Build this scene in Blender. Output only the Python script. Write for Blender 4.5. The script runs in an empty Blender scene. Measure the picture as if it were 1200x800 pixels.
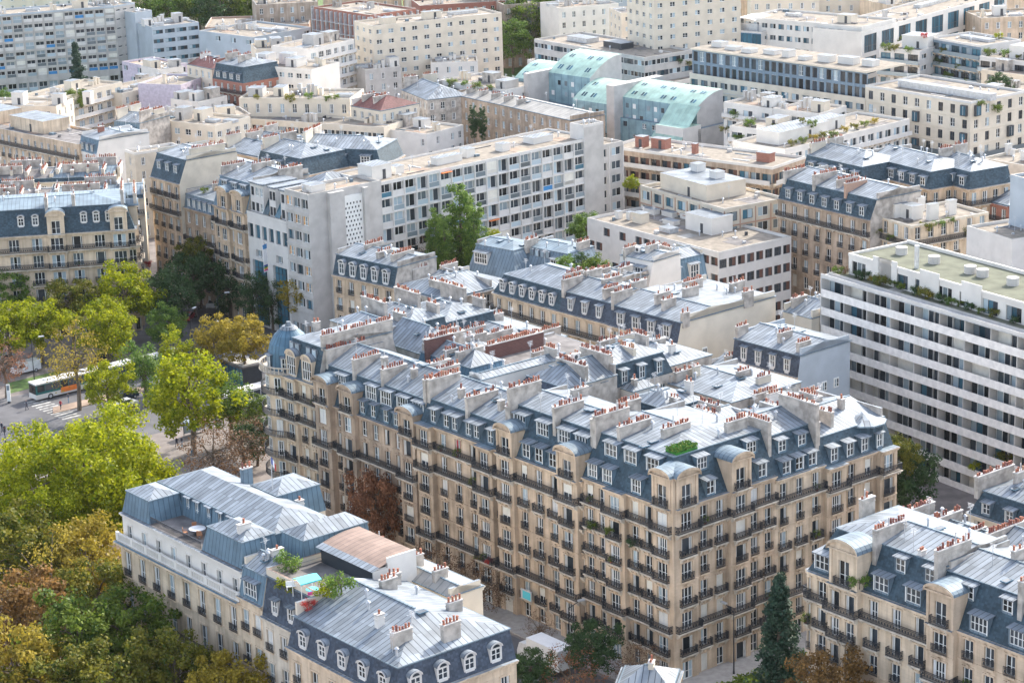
import bpy, math, random
from mathutils import Vector, Matrix
rnd = random.Random(7)
S = bpy.context.scene
COL = S.collection
# ------------------------------------------------------------------ camera model
F, TH, RO, CH = 2760.0, math.radians(16.2), math.radians(-1.7), 115.0
cR, sR = math.cos(RO), math.sin(RO)
def P(px, py, z=0.0):
    """point of the photograph + height above the ground -> plan position in metres"""
    x = (px-600)/F; y = (400-py)/F
    r = x*cR-y*sR; u = x*sR+y*cR
    d = (r, math.cos(TH)+u*math.sin(TH), -math.sin(TH)+u*math.cos(TH))
    t = (z-CH)/d[2]
    return (d[0]*t, d[1]*t)
CX, CY = P(791, 800, 0); LX, LY = P(325, 593, 0)
_l = math.hypot(CX-LX, CY-LY); KA = ((LX-CX)/_l, (LY-CY)/_l); KB = (-KA[1]*-1 if False else KA[1], -KA[0])
def K(s, t):
    """plan frame of the big block: s back along its avenue front, t into the block"""
    return (CX+KA[0]*s+KB[0]*t, CY+KA[1]*s+KB[1]*t)
cam = bpy.data.cameras.new('camera'); co = bpy.data.objects.new('camera', cam); COL.objects.link(co)
Rv = Vector((1, 0, 0)); Fv = Vector((0, math.cos(TH), -math.sin(TH))); Uv = Vector((0, math.sin(TH), math.cos(TH)))
X_ = Rv*cR+Uv*sR; Y_ = Uv*cR-Rv*sR; Z_ = -Fv
m = Matrix((X_, Y_, Z_)).transposed().to_4x4(); m.translation = (0, 0, CH); co.matrix_world = m
cam.sensor_fit = 'HORIZONTAL'; cam.angle = 2*math.atan(600/F); cam.clip_start = 1; cam.clip_end = 20000
S.camera = co
# ------------------------------------------------------------------ materials
M = {}
def new_mat(name):
    mt = bpy.data.materials.new(name); mt.use_nodes = True; M[name] = mt
    nt = mt.node_tree; b = nt.nodes['Principled BSDF']
    return mt, nt, b
def N(nt, t, **kw):
    n = nt.nodes.new(t)
    for k, v in kw.items():
        if k in n.inputs.keys() if isinstance(k, str) else False: n.inputs[k].default_value = v
        else: setattr(n, k, v)
    return n
def noise_col(nt, b, c1, c2, scale=.4, detail=5, vec=None, extra=None, lo=.35, hi=.65):
    no = nt.nodes.new('ShaderNodeTexNoise'); no.inputs['Scale'].default_value = scale; no.inputs['Detail'].default_value = detail
    g = nt.nodes.new('ShaderNodeNewGeometry')
    nt.links.new(g.outputs['Position'] if vec is None else vec, no.inputs['Vector'])
    r = nt.nodes.new('ShaderNodeValToRGB'); r.color_ramp.elements[0].position = lo; r.color_ramp.elements[1].position = hi
    r.color_ramp.elements[0].color = (*c1, 1); r.color_ramp.elements[1].color = (*c2, 1)
    nt.links.new(no.outputs['Fac'], r.inputs['Fac'])
    return r
def mul(nt, a, bsock, fac=1.0, mode='MULTIPLY'):
    mx = nt.nodes.new('ShaderNodeMix'); mx.data_type = 'RGBA'; mx.blend_type = mode
    mx.inputs[0].default_value = fac
    nt.links.new(a, mx.inputs[6])
    if isinstance(bsock, tuple): mx.inputs[7].default_value = (*bsock, 1)
    else: nt.links.new(bsock, mx.inputs[7])
    return mx.outputs[2]
def plain(name, c, rough=.7, metal=0., var=.12, scale=1.5, spec=.5):
    mt, nt, b = new_mat(name)
    c1 = tuple(x*(1-var) for x in c); c2 = tuple(min(1, x*(1+var)) for x in c)
    r = noise_col(nt, b, c1, c2, scale)
    nt.links.new(r.outputs[0], b.inputs['Base Color'])
    b.inputs['Roughness'].default_value = rough; b.inputs['Metallic'].default_value = metal
    b.inputs['Specular IOR Level'].default_value = spec
    return mt
def stone(name, c, joint=.35, row=.42, streak=.25, jc=.72):
    """ashlar: fine horizontal joints, rain streaks and patchy weathering"""
    mt, nt, b = new_mat(name)
    uv = nt.nodes.new('ShaderNodeUVMap')
    br = nt.nodes.new('ShaderNodeTexBrick'); nt.links.new(uv.outputs[0], br.inputs['Vector'])
    br.inputs['Scale'].default_value = 1; br.inputs['Brick Width'].default_value = row*2.4; br.inputs['Row Height'].default_value = row
    br.inputs['Mortar Size'].default_value = .02; br.inputs['Mortar Smooth'].default_value = .3; br.inputs['Bias'].default_value = 0
    br.inputs['Color1'].default_value = (1, 1, 1, 1); br.inputs['Color2'].default_value = (.86, .86, .88, 1); br.inputs['Mortar'].default_value = (jc, jc*.97, jc*.95, 1)
    r = noise_col(nt, b, tuple(x*(1-streak) for x in c), tuple(min(1, x*1.07) for x in c), .35, 6)
    mp = nt.nodes.new('ShaderNodeMapping'); g = nt.nodes.new('ShaderNodeNewGeometry'); nt.links.new(g.outputs['Position'], mp.inputs['Vector'])
    mp.inputs['Scale'].default_value = (1.6, 1.6, .12)
    r2 = noise_col(nt, b, (.60, .56, .52), (1, 1, 1), 1, 6, vec=mp.outputs[0], lo=.34, hi=.56)
    o = mul(nt, r.outputs[0], br.outputs['Color'], joint); o = mul(nt, o, r2.outputs[0], .6)
    nt.links.new(o, b.inputs['Base Color']); b.inputs['Roughness'].default_value = .85; b.inputs['Specular IOR Level'].default_value = .25
    bp = nt.nodes.new('ShaderNodeBump'); bp.inputs['Strength'].default_value = .4; bp.inputs['Distance'].default_value = .03
    nt.links.new(br.outputs['Fac'], bp.inputs['Height']); bp.invert = True
    nt.links.new(bp.outputs[0], b.inputs['Normal'])
    return mt
def seamed(name, c, pitch=.7, rough=.55, metal=.08, var=.22, seam=.55, sheet=2.4):
    """standing seam metal or slate courses: the pattern follows the roof's own slope"""
    mt, nt, b = new_mat(name)
    uv = nt.nodes.new('ShaderNodeUVMap'); sp = nt.nodes.new('ShaderNodeSeparateXYZ'); nt.links.new(uv.outputs[0], sp.inputs[0])
    def mth(op, a, bb=None):
        n = nt.nodes.new('ShaderNodeMath'); n.operation = op
        if isinstance(a, (int, float)): n.inputs[0].default_value = a
        else: nt.links.new(a, n.inputs[0])
        if bb is not None:
            if isinstance(bb, (int, float)): n.inputs[1].default_value = bb
            else: nt.links.new(bb, n.inputs[1])
        return n.outputs[0]
    ud = mth('DIVIDE', sp.outputs[0], pitch); vd = mth('DIVIDE', sp.outputs[1], sheet)
    fr = mth('FRACT', ud); line = mth('LESS_THAN', fr, .14)
    cb = nt.nodes.new('ShaderNodeCombineXYZ'); nt.links.new(mth('FLOOR', ud), cb.inputs[0]); nt.links.new(mth('FLOOR', vd), cb.inputs[1])
    wn = nt.nodes.new('ShaderNodeTexWhiteNoise'); nt.links.new(cb.outputs[0], wn.inputs['Vector'])
    rr = nt.nodes.new('ShaderNodeMapRange'); nt.links.new(wn.outputs['Value'], rr.inputs[0]); rr.inputs[3].default_value = 1-var; rr.inputs[4].default_value = 1+var*.35
    r = noise_col(nt, b, tuple(x*.8 for x in c), tuple(min(1, x*1.08) for x in c), .5, 6)
    sc = nt.nodes.new('ShaderNodeVectorMath'); sc.operation = 'SCALE'; nt.links.new(r.outputs[0], sc.inputs[0]); nt.links.new(rr.outputs[0], sc.inputs[3])
    mx = nt.nodes.new('ShaderNodeMix'); mx.data_type = 'RGBA'; mx.blend_type = 'MULTIPLY'
    nt.links.new(line, mx.inputs[0]); nt.links.new(sc.outputs[0], mx.inputs[6]); mx.inputs[7].default_value = (seam, seam*1.04, seam*1.1, 1)
    nt.links.new(mx.outputs[2], b.inputs['Base Color'])
    b.inputs['Roughness'].default_value = rough; b.inputs['Metallic'].default_value = metal; b.inputs['Specular IOR Level'].default_value = .18
    bp = nt.nodes.new('ShaderNodeBump'); bp.inputs['Strength'].default_value = .5; bp.inputs['Distance'].default_value = .05
    nt.links.new(line, bp.inputs['Height']); nt.links.new(bp.outputs[0], b.inputs['Normal'])
    return mt
def brickm(name, c1, c2, mortar):
    mt, nt, b = new_mat(name)
    uv = nt.nodes.new('ShaderNodeUVMap'); br = nt.nodes.new('ShaderNodeTexBrick'); nt.links.new(uv.outputs[0], br.inputs['Vector'])
    br.inputs['Scale'].default_value = 1; br.inputs['Brick Width'].default_value = .5; br.inputs['Row Height'].default_value = .2; br.inputs['Mortar Size'].default_value = .02
    br.inputs['Color1'].default_value = (*c1, 1); br.inputs['Color2'].default_value = (*c2, 1); br.inputs['Mortar'].default_value = (*mortar, 1)
    nt.links.new(br.outputs['Color'], b.inputs['Base Color']); b.inputs['Roughness'].default_value = .85
    return mt
def foliage(name, c1, c2, trans=.42):
    mt, nt, b = new_mat(name)
    g = nt.nodes.new('ShaderNodeNewGeometry')
    no = nt.nodes.new('ShaderNodeTexNoise'); no.inputs['Scale'].default_value = .55; no.inputs['Detail'].default_value = 3; nt.links.new(g.outputs['Position'], no.inputs['Vector'])
    ad = nt.nodes.new('ShaderNodeMath'); ad.operation = 'MULTIPLY_ADD'; nt.links.new(g.outputs['Random Per Island'], ad.inputs[0]); ad.inputs[1].default_value = .45; nt.links.new(no.outputs['Fac'], ad.inputs[2])
    r = nt.nodes.new('ShaderNodeValToRGB'); r.color_ramp.elements[0].position = .45; r.color_ramp.elements[1].position = .95
    r.color_ramp.elements[0].color = (*c1, 1); r.color_ramp.elements[1].color = (*c2, 1); nt.links.new(ad.outputs[0], r.inputs['Fac'])
    nt.links.new(r.outputs[0], b.inputs['Base Color']); b.inputs['Roughness'].default_value = .6; b.inputs['Specular IOR Level'].default_value = .25
    tr = nt.nodes.new('ShaderNodeBsdfTranslucent'); nt.links.new(r.outputs[0], tr.inputs['Color'])
    ms = nt.nodes.new('ShaderNodeMixShader'); ms.inputs[0].default_value = trans
    nt.links.new(b.outputs[0], ms.inputs[1]); nt.links.new(tr.outputs[0], ms.inputs[2])
    nt.links.new(ms.outputs[0], nt.nodes['Material Output'].inputs['Surface'])
    return mt
stone('stone_warm', (.68, .53, .39)); stone('stone_cream', (.74, .60, .45)); stone('stone_grey', (.46, .38, .31)); stone('stone_rose', (.54, .42, .32), streak=.35); stone('stone_aged', (.60, .47, .35), streak=.38); stone('stone_pale', (.70, .62, .52), .2)
plain('render_grey', (.42, .38, .34), .9, var=.3, scale=.9); plain('render_white', (.68, .65, .61), .85, var=.07, scale=.35); plain('render_cream', (.66, .585, .48), .85, var=.07, scale=.4)
plain('render_tan', (.58, .52, .43), .9, var=.1, scale=.5); plain('concrete', (.48, .46, .44), .9, var=.1, scale=.5); plain('concrete_blue', (.42, .47, .52), .9, var=.08, scale=.3)
plain('render_lilac', (.55, .50, .58), .9); plain('panel_white', (.63, .61, .59), .6, var=.06, scale=.6); plain('marble_band', (.82, .78, .745), .55, var=.1, scale=1.3)
brickm('brick', (.36, .13, .09), (.28, .10, .07), (.3, .22, .18)); brickm('brick_dark', (.16, .07, .06), (.12, .055, .05), (.16, .1, .09)); brickm('brick_tan', (.48, .28, .2), (.42, .25, .18), (.4, .32, .26))
seamed('zinc', (.255, .29, .33), seam=.34, var=.30); seamed('zinc_dark', (.10, .185, .26), var=.15); seamed('slate', (.055, .09, .118), .35, .55, 0, .35, .8, .25)
seamed('slate_grey', (.075, .095, .13), .35, .6, 0, .35, .8, .25); seamed('zinc_teal', (.15, .23, .295), var=.12); seamed('copper', (.40, .56, .48), 1.1, .6, 0, .1, .85, 3); seamed('copper_blue', (.26, .40, .45), 2.2, .5, 0, .15, .75, 1.4)
seamed('zinc_pink', (.30, .215, .175), .8, .6, 0, .1, .7, 4); seamed('roof_brown', (.16, .07, .07), .3, .7, 0, .3, .7, .3); seamed('zinc_pale', (.36, .345, .32), 1.2, .55, .1, .12, .7, 5); seamed('zinc_mid', (.19, .25, .30), var=.15)
plain('gravel', (.235, .205, .17), .95, var=.22, scale=.9); plain('roof_grey', (.16, .15, .15), .95, var=.3, scale=.6); plain('panel_slate', (.17, .235, .30), .5); plain('roof_green', (.12, .128, .09), .95, var=.2, scale=.5)
plain('frame_white', (.78, .78, .76), .5, var=.03); plain('frame_dark', (.05, .055, .065), .5); plain('shutter', (.66, .67, .68), .6, var=.05); plain('blind', (.72, .69, .62), .8, var=.06)
plain('iron', (.018, .024, .034), .5, var=.1); plain('terracotta', (.34, .13, .08), .8, var=.35, scale=3); plain('pot_buff', (.42, .25, .16), .8, var=.3, scale=3); plain('pot_dark', (.20, .07, .055), .8, var=.3, scale=3); plain('curtain', (.60, .57, .52), .9, var=.1)
plain('metal_light', (.55, .57, .60), .4, .5); plain('steel_blue', (.10, .22, .34), .5); plain('blue_panel', (.03, .22, .50), .5); plain('orange', (.75, .20, .04), .6); plain('red', (.42, .05, .04), .6); plain('wood', (.35, .16, .08), .7)
plain('asphalt', (.105, .105, .115), .9, var=.18, scale=.3); plain('paving', (.19, .165, .155), .9, var=.2, scale=.5); plain('sand', (.30, .22, .17), .95, var=.25, scale=.35); plain('kerb', (.36, .34, .32), .9)
plain('paint_road', (.36, .36, .35), .8, var=.55, scale=1.2); plain('bark', (.13, .10, .075), .95, var=.3, scale=2); plain('grass', (.075, .13, .03), .95, var=.4, scale=.8); plain('rubber', (.02, .02, .02), .8)
plain('car_white', (.75, .76, .78), .3); plain('car_dark', (.02, .035, .05), .25); plain('car_grey', (.25, .27, .29), .3, .3); plain('car_red', (.32, .02, .03), .3); plain('bus_green', (.015, .13, .13), .35); plain('canvas_teal', (.12, .6, .68), .7, var=.03)
plain('turf', (.03, .17, .02), .9, var=.3, scale=2); plain('skin', (.5, .3, .22), .6); plain('cloth_dark', (.03, .035, .06), .9); plain('cloth_red', (.30, .04, .05), .9); plain('brown_panel', (.13, .06, .045), .6); plain('white_sheet', (.85, .86, .88), .6, var=.03)
plain('ochre', (.75, .38, .06), .7); plain('pink', (.8, .1, .35), .7); plain('flag_blue', (.02, .06, .35), .7)
def glass(name, c, rough, spec=.5):
    mt, nt, b = new_mat(name)
    oi = nt.nodes.new('ShaderNodeObjectInfo'); g = nt.nodes.new('ShaderNodeNewGeometry')
    ad = nt.nodes.new('ShaderNodeMath'); ad.operation = 'ADD'; nt.links.new(oi.outputs['Random'], ad.inputs[0]); nt.links.new(g.outputs['Random Per Island'], ad.inputs[1])
    fr = nt.nodes.new('ShaderNodeMath'); fr.operation = 'FRACT'; nt.links.new(ad.outputs[0], fr.inputs[0])
    r = nt.nodes.new('ShaderNodeValToRGB'); nt.links.new(fr.outputs[0], r.inputs['Fac'])
    r.color_ramp.elements[0].color = (*[x*.35 for x in c], 1); r.color_ramp.elements[1].color = (*[x*2.2 for x in c], 1)
    nt.links.new(r.outputs[0], b.inputs['Base Color']); b.inputs['Roughness'].default_value = rough; b.inputs['Specular IOR Level'].default_value = spec
glass('glass', (.028, .036, .045), .12); glass('glass_blue', (.03, .085, .12), .1); glass('glass_pale', (.22, .27, .30), .2); glass('glass_amber', (.4, .2, .06), .3)
foliage('leaf_lime', (.11, .17, .006), (.42, .43, .012), .5); foliage('leaf_green', (.035, .085, .015), (.20, .26, .035)); foliage('leaf_dark', (.02, .055, .02), (.07, .13, .045), .3)
foliage('leaf_gold', (.20, .165, .025), (.46, .35, .045)); foliage('leaf_olive', (.045, .085, .012), (.25, .225, .03)); foliage('leaf_rust', (.14, .06, .035), (.36, .17, .09), .35); foliage('leaf_brown', (.10, .055, .035), (.22, .13, .07), .3)
foliage('leaf_amber', (.12, .075, .03), (.34, .19, .06)); foliage('leaf_fir', (.02, .05, .035), (.05, .10, .06), .15); foliage('leaf_mid', (.05, .12, .03), (.20, .30, .05)); foliage('petals', (.35, .03, .04), (.6, .1, .08))
# ------------------------------------------------------------------ mesh builder
class MB:
    def __init__(s): s.v = []; s.f = []; s.m = []; s.mats = []
    def mi(s, mat):
        if mat not in s.mats: s.mats.append(mat)
        return s.mats.index(mat)
    def face(s, pts, mat):
        n = len(s.v); s.v.extend(pts); s.f.append(tuple(range(n, n+len(pts)))); s.m.append(s.mi(mat))
    def box(s, o, dx, dy, x0, x1, y0, y1, z0, z1, mat, top=None, bottom=True):
        """box in a plan frame: origin o, unit axes dx, dy"""
        def q(x, y, z): return (o[0]+dx[0]*x+dy[0]*y, o[1]+dx[1]*x+dy[1]*y, z)
        a, b, c, d = q(x0, y0, z0), q(x1, y0, z0), q(x1, y1, z0), q(x0, y1, z0)
        e, f, g, h = q(x0, y0, z1), q(x1, y0, z1), q(x1, y1, z1), q(x0, y1, z1)
        for p in ((a, b, f, e), (b, c, g, f), (c, d, h, g), (d, a, e, h)): s.face(p, mat)
        s.face((e, f, g, h), top or mat)
        if bottom: s.face((d, c, b, a), mat)
    def bx(s, x0, x1, y0, y1, z0, z1, mat, top=None): s.box((0, 0), (1, 0), (0, 1), x0, x1, y0, y1, z0, z1, mat, top)
    def poly(s, pts2, z0, z1, mat, top=None):
        n = len(pts2)
        for i in range(n):
            a, b = pts2[i], pts2[(i+1) % n]; s.face(((a[0], a[1], z0), (b[0], b[1], z0), (b[0], b[1], z1), (a[0], a[1], z1)), mat)
        s.face([(p[0], p[1], z1) for p in pts2], top or mat); s.face([(p[0], p[1], z0) for p in reversed(pts2)], mat)
    def cyl(s, x, y, z0, z1, r0, r1, mat, n=8, top=True):
        a = [(x+r0*math.cos(6.2832*i/n), y+r0*math.sin(6.2832*i/n), z0) for i in range(n)]
        b = [(x+r1*math.cos(6.2832*i/n), y+r1*math.sin(6.2832*i/n), z1) for i in range(n)]
        for i in range(n): s.face((a[i], a[(i+1) % n], b[(i+1) % n], b[i]), mat)
        if top: s.face(b, mat)
    def tube(s, p, q, r0, r1, mat, n=6):
        p = Vector(p); q = Vector(q); d = (q-p).normalized(); e = d.orthogonal().normalized(); g = d.cross(e)
        a = [p+(e*math.cos(6.2832*i/n)+g*math.sin(6.2832*i/n))*r0 for i in range(n)]; b = [q+(e*math.cos(6.2832*i/n)+g*math.sin(6.2832*i/n))*r1 for i in range(n)]
        for i in range(n): s.face((tuple(a[i]), tuple(a[(i+1) % n]), tuple(b[(i+1) % n]), tuple(b[i])), mat)
        s.face([tuple(v) for v in b], mat); s.face([tuple(v) for v in reversed(a)], mat)
    def mesh(s, name):
        me = bpy.data.meshes.new(name); me.from_pydata(s.v, [], s.f)
        for k in s.mats: me.materials.append(M[k])
        me.polygons.foreach_set('material_index', s.m)
        uvl = me.uv_layers.new(name='UVMap'); uv = []
        for fi in s.f:
            a, b, c = s.v[fi[0]], s.v[fi[1]], s.v[fi[2]]
            ux, uy, uz = b[0]-a[0], b[1]-a[1], b[2]-a[2]; vx, vy, vz = c[0]-a[0], c[1]-a[1], c[2]-a[2]
            nx, ny, nz = uy*vz-uz*vy, uz*vx-ux*vz, ux*vy-uy*vx; l = math.sqrt(nx*nx+ny*ny+nz*nz) or 1; nx /= l; ny /= l; nz /= l
            h = math.hypot(nx, ny)
            if h < .02: hx, hy = AX[0]; wx, wy, wz = AX[1][0], AX[1][1], 0
            else: hx, hy = -ny/h, nx/h; wx, wy, wz = -nz*hy, nz*hx, nx*hy-ny*hx
            for i in fi:
                p = s.v[i]; uv.append(p[0]*hx+p[1]*hy); uv.append(p[0]*wx+p[1]*wy+p[2]*wz)
        uvl.data.foreach_set('uv', uv); me.update()
        return me
    def add(s, other, mat4):
        """append another builder's faces through a matrix"""
        n = len(s.v); s.v.extend([tuple(mat4 @ Vector(p)) for p in other.v])
        for f, mi_ in zip(other.f, other.m): s.f.append(tuple(i+n for i in f)); s.m.append(s.mi(other.mats[mi_]))
AX = [KA, KB]
def link(name, me, parent=None, mat4=None):
    o = bpy.data.objects.new(name, me); COL.objects.link(o)
    if parent is not None: o.parent = parent
    if mat4 is not None: o.matrix_local = mat4
    return o
def tag(o, label=None, cat=None, group=None, kind=None):
    if label: o['label'] = label
    if cat: o['category'] = cat
    if group: o['group'] = group
    if kind: o['kind'] = kind
    return o
def empty(name, loc, rz=0, label=None, cat=None, group=None):
    o = bpy.data.objects.new(name, None); COL.objects.link(o); o.location = loc; o.rotation_euler = (0, 0, rz); o.empty_display_size = .5
    return tag(o, label, cat, group)
def copy_tree(o, parent=None):
    c = o.copy(); COL.objects.link(c)
    if parent is not None: c.parent = parent; c.matrix_parent_inverse = o.matrix_parent_inverse
    for ch in list(o.children): copy_tree(ch, c)
    return c
def TR(x, y, z, a=0): return Matrix.Translation((x, y, z)) @ Matrix.Rotation(a, 4, 'Z')
# ------------------------------------------------------------------ windows, railings, dormers (shared meshes)
CACHE = {}
def cached(key, fn):
    if key not in CACHE:
        mb = fn(); CACHE[key] = (mb, mb.mesh(key[0]))
    return CACHE[key]
def win(w, h, st):
    w = round(w, 1); h = round(h, 1)
    def mk():
        m = MB(); W = w/2
        fr = 'frame_white'
        if st in ('dk', 'strip', 'stripb', 'curt', 'brownp'): fr = 'frame_dark'
        if st[0] == 'L':       # loggia: glazing at the back of the recess, parapet at the front
            dp = .5; t = .06; g = {'a': 'glass', 'b': 'glass_pale', 'c': 'blind', 'd': 'glass'}[st[1]]
            m.face(((-W, 0, 0), (W, 0, 0), (W, 0, h), (-W, 0, h)), g)
            for x in (-W, -.06, W-.1): m.bx(x, x+.1, -.06, .0, 0, h, 'frame_white')
            m.bx(-W, W, -.06, 0, h-.12, h, 'frame_white')
            if st[1] == 'c': m.bx(-W, W, -dp, -dp+.05, .2, h, 'blind')
            if st[1] == 'd': m.bx(-W, W, -dp-.6, -dp, h-.15, h-.05, 'orange' if st[2:] else 'blind')
            pm = {'1': 'panel_white', '2': 'glass_blue', '3': 'glass_pale', '': 'panel_white', '4': 'blue_panel'}.get(st[2:3], 'panel_white')
            m.bx(-W, W, -dp, -dp+.05, 0, .85, pm); m.bx(-W, W, -dp-.02, -dp+.07, .85, .92, 'frame_white')
            return m
        if st == 'sh':         # closed shutters
            m.bx(-W, -.02, -.08, 0, 0, h, 'shutter'); m.bx(.02, W, -.08, 0, 0, h, 'shutter'); m.face(((-W, 0, 0), (W, 0, 0), (W, 0, h), (-W, 0, h)), 'frame_dark')
            for k in range(int(h/.22)):
                for s in (-1, 1): m.bx(s*W/2-W*.4, s*W/2+W*.4, -.1, -.08, .08+k*.22, .16+k*.22, 'blind')
            return m
        if st == 'bl':         # roller blind down
            m.face(((-W, -.05, 0), (W, -.05, 0), (W, -.05, h), (-W, -.05, h)), 'blind'); m.bx(-W, W, -.12, 0, h-.15, h, 'frame_white'); return m
        if st in ('strip', 'stripb', 'brownp', 'curt'):
            n = max(1, round(w/1.1)); 
            for k in range(n):
                a = -W+w*k/n; b = -W+w*(k+1)/n
                g = ('glass', 'glass', 'glass_pale', 'glass')[(k*7+n) % 4] if st != 'stripb' else ('glass_blue', 'glass', 'glass_blue', 'glass_pale')[(k*5+n) % 4]
                if st == 'brownp': g = ('glass', 'brown_panel')[k % 2]
                if st == 'curt': g = 'glass_blue'
                m.face(((a+.03, 0, 0), (b-.03, 0, 0), (b-.03, 0, h), (a+.03, 0, h)), g); m.bx(b-.04, b+.04, -.06, .02, 0, h, fr if st != 'strip' else 'frame_white')
            m.bx(-W, W, -.07, .02, -.03, .07, 'frame_white' if st == 'strip' else fr); m.bx(-W, W, -.07, .02, h-.07, h, 'frame_white' if st == 'strip' else fr); 
            if st == 'curt':
                for k in range(1, int(h/1.5)): m.bx(-W, W, -.06, .02, k*1.5-.04, k*1.5+.04, fr)
            return m
        if st in ('hb', 'aw', 'cr', 'tq'):
            g = {'hb': 'glass', 'aw': 'glass', 'cr': 'cloth_red', 'tq': 'canvas_teal'}[st]
            m.face(((-W, 0, 0), (W, 0, 0), (W, 0, h), (-W, 0, h)), 'glass')
            if st == 'hb': m.bx(-W+.04, W-.04, -.1, -.07, h*.45, h, 'blind')
            if st == 'aw':
                m.face(((-W-.1, -.3, h), (W+.1, -.3, h), (W+.1, -1.1, h-.45), (-W-.1, -1.1, h-.45)), 'red'); m.face(((-W-.1, -1.1, h-.45), (W+.1, -1.1, h-.45), (W+.1, -1.1, h-.6), (-W-.1, -1.1, h-.6)), 'red')
            if st in ('cr', 'tq'): m.face(((-W, -.01, 0), (-W*.25, -.01, 0), (-W*.3, -.01, h), (-W, -.01, h)), g); m.face(((W*.3, -.01, 0), (W, -.01, 0), (W, -.01, h), (W*.3, -.01, h)), g)
            for x in (-W, 0, W): m.bx(x-.05, x+.05, -.06, .01, 0, h, fr)
            m.bx(-W, W, -.05, .01, 0, .1, fr); m.bx(-W, W, -.05, .01, h-.09, h, fr); return m
        if st == 'dkbox':
            m.bx(-W-.2, W+.2, -.8, .2, -.2, h+.2, 'frame_dark'); m.face(((-W, -.82, 0), (W, -.82, 0), (W, -.82, h), (-W, -.82, h)), 'glass_blue'); m.bx(-.04, .04, -.86, -.8, 0, h, 'metal_light'); return m
        # french casements
        gl = {'fd': ('glass', 'glass'), 'fc': ('glass_pale', 'glass_pale'), 'fm': ('glass_pale', 'glass'), 'fh': ('glass', 'glass'), 'fo': ('glass', 'glass'), 'dk': ('glass', 'glass'), 'am': ('glass_amber', 'glass_pale')}[st]
        iw = W
        if st == 'fh':
            iw = W*.66
            for s in (-1, 1): m.bx(s*(W+iw)/2-(W-iw)/2+.02, s*(W+iw)/2+(W-iw)/2, -.1, 0, .02, h-.02, 'shutter')
        if st == 'fo':
            m.face(((-W, .25, 0), (W, .25, 0), (W, .25, h), (-W, .25, h)), 'glass')
            for s in (-1, 1): m.bx(s*W-.05, s*W+.05, -.1, .25, 0, h, fr); m.bx(s*W*.72-.06, s*W*.72+.06, -.02, .02, 0, h, fr)
            m.bx(-W, W, -.06, 0, h-.08, h, fr)
            return m
        nb = max(2, int(round(w/.65)))
        for k in range(nb):
            a = -iw+2*iw*k/nb; b = -iw+2*iw*(k+1)/nb
            m.face(((a, 0, .0), (b, 0, .0), (b, 0, h), (a, 0, h)), gl[k % 2])
        for k in range(nb+1):
            a = -iw+2*iw*k/nb; t = .05 if 0 < k < nb else .05
            m.bx(a-t, a+t, -.06, .01, 0, h, fr)
        for zz in (.0, h*.42, h-.09): m.bx(-iw, iw, -.05, .01, zz, zz+(.12 if zz == 0 else .045 if zz < h-.1 else .09), fr)
        return m
    return cached(('window', w, h, st), mk)
def rail_into(m, x0, x1, y, ax, z=0, h=.98, mat='iron', step=.13):
    """iron balustrade from x0 to x1 (ax 0: along x, 1: along y at x=y)"""
    def b(a0, a1, t0, t1, z0, z1):
        if ax == 0: m.bx(a0, a1, y+t0, y+t1, z0, z1, mat)
        else: m.bx(y+t0, y+t1, a0, a1, z0, z1, mat)
    L = x1-x0; b(x0, x1, -.035, .035, z+h-.05, z+h); b(x0, x1, -.02, .02, z+.08, z+.13); b(x0, x1, -.015, .015, z+.33, z+.37); b(x0, x1, -.015, .015, z+.76, z+.8)
    n = max(2, int(L/step))
    for k in range(n+1):
        a = x0+L*k/n; b(a-.018, a+.018, -.015, .015, z+.05, z+h-.05)
    n2 = max(1, int(L/.39))
    for k in range(n2):
        a = x0+L*(k+.5)/n2; b(a-.07, a+.07, -.012, .012, z+.38, z+.62)
def balc(L, dp, st='iron'):
    L = max(.6, round(L, 1)); dp = round(dp, 2)
    def mk():
        m = MB(); slabm = 'stone_pale' if dp > .3 else 'stone_warm'
        m.bx(-L/2, L/2, -dp, .02, -.16, 0, slabm)
        if dp > .3:
            m.bx(-L/2-.06, L/2+.06, -dp-.06, .02, -.08, -.02, slabm)
            n = max(2, int(L/1.6)); 
            for k in range(n):
                a = -L/2+.2+(L-.4)*k/(n-1); m.bx(a-.1, a+.1, -dp*.8, .02, -.4, -.16, slabm); m.bx(a-.1, a+.1, -dp*.4, .02, -.62, -.4, slabm)
        if st == 'iron':
            rail_into(m, -L/2, L/2, -dp+.06, 0)
            if dp > .3:
                for s in (-1, 1): rail_into(m, -dp+.06, 0, s*(L/2-.04), 1)
        elif st == 'stone':
            m.bx(-L/2, L/2, -dp, -dp+.2, .8, .95, 'stone_pale'); m.bx(-L/2, L/2, -dp, -dp+.2, 0, .12, 'stone_pale')
            n = int(L/.3)
            for k in range(n+1): m.cyl(-L/2+.1+(L-.2)*k/n, -dp+.1, .1, .82, .07, .07, 'stone_pale', 6, False)
        elif st == 'glass': m.bx(-L/2, L/2, -dp, -dp+.04, 0, .95, 'glass_pale'); m.bx(-L/2, L/2, -dp-.02, -dp+.06, .95, 1.0, 'frame_dark')
        elif st == 'white': m.bx(-L/2, L/2, -dp, -dp+.1, 0, .85, 'panel_white')
        return m
    return cached(('balcony', L, dp, st), mk)
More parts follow.
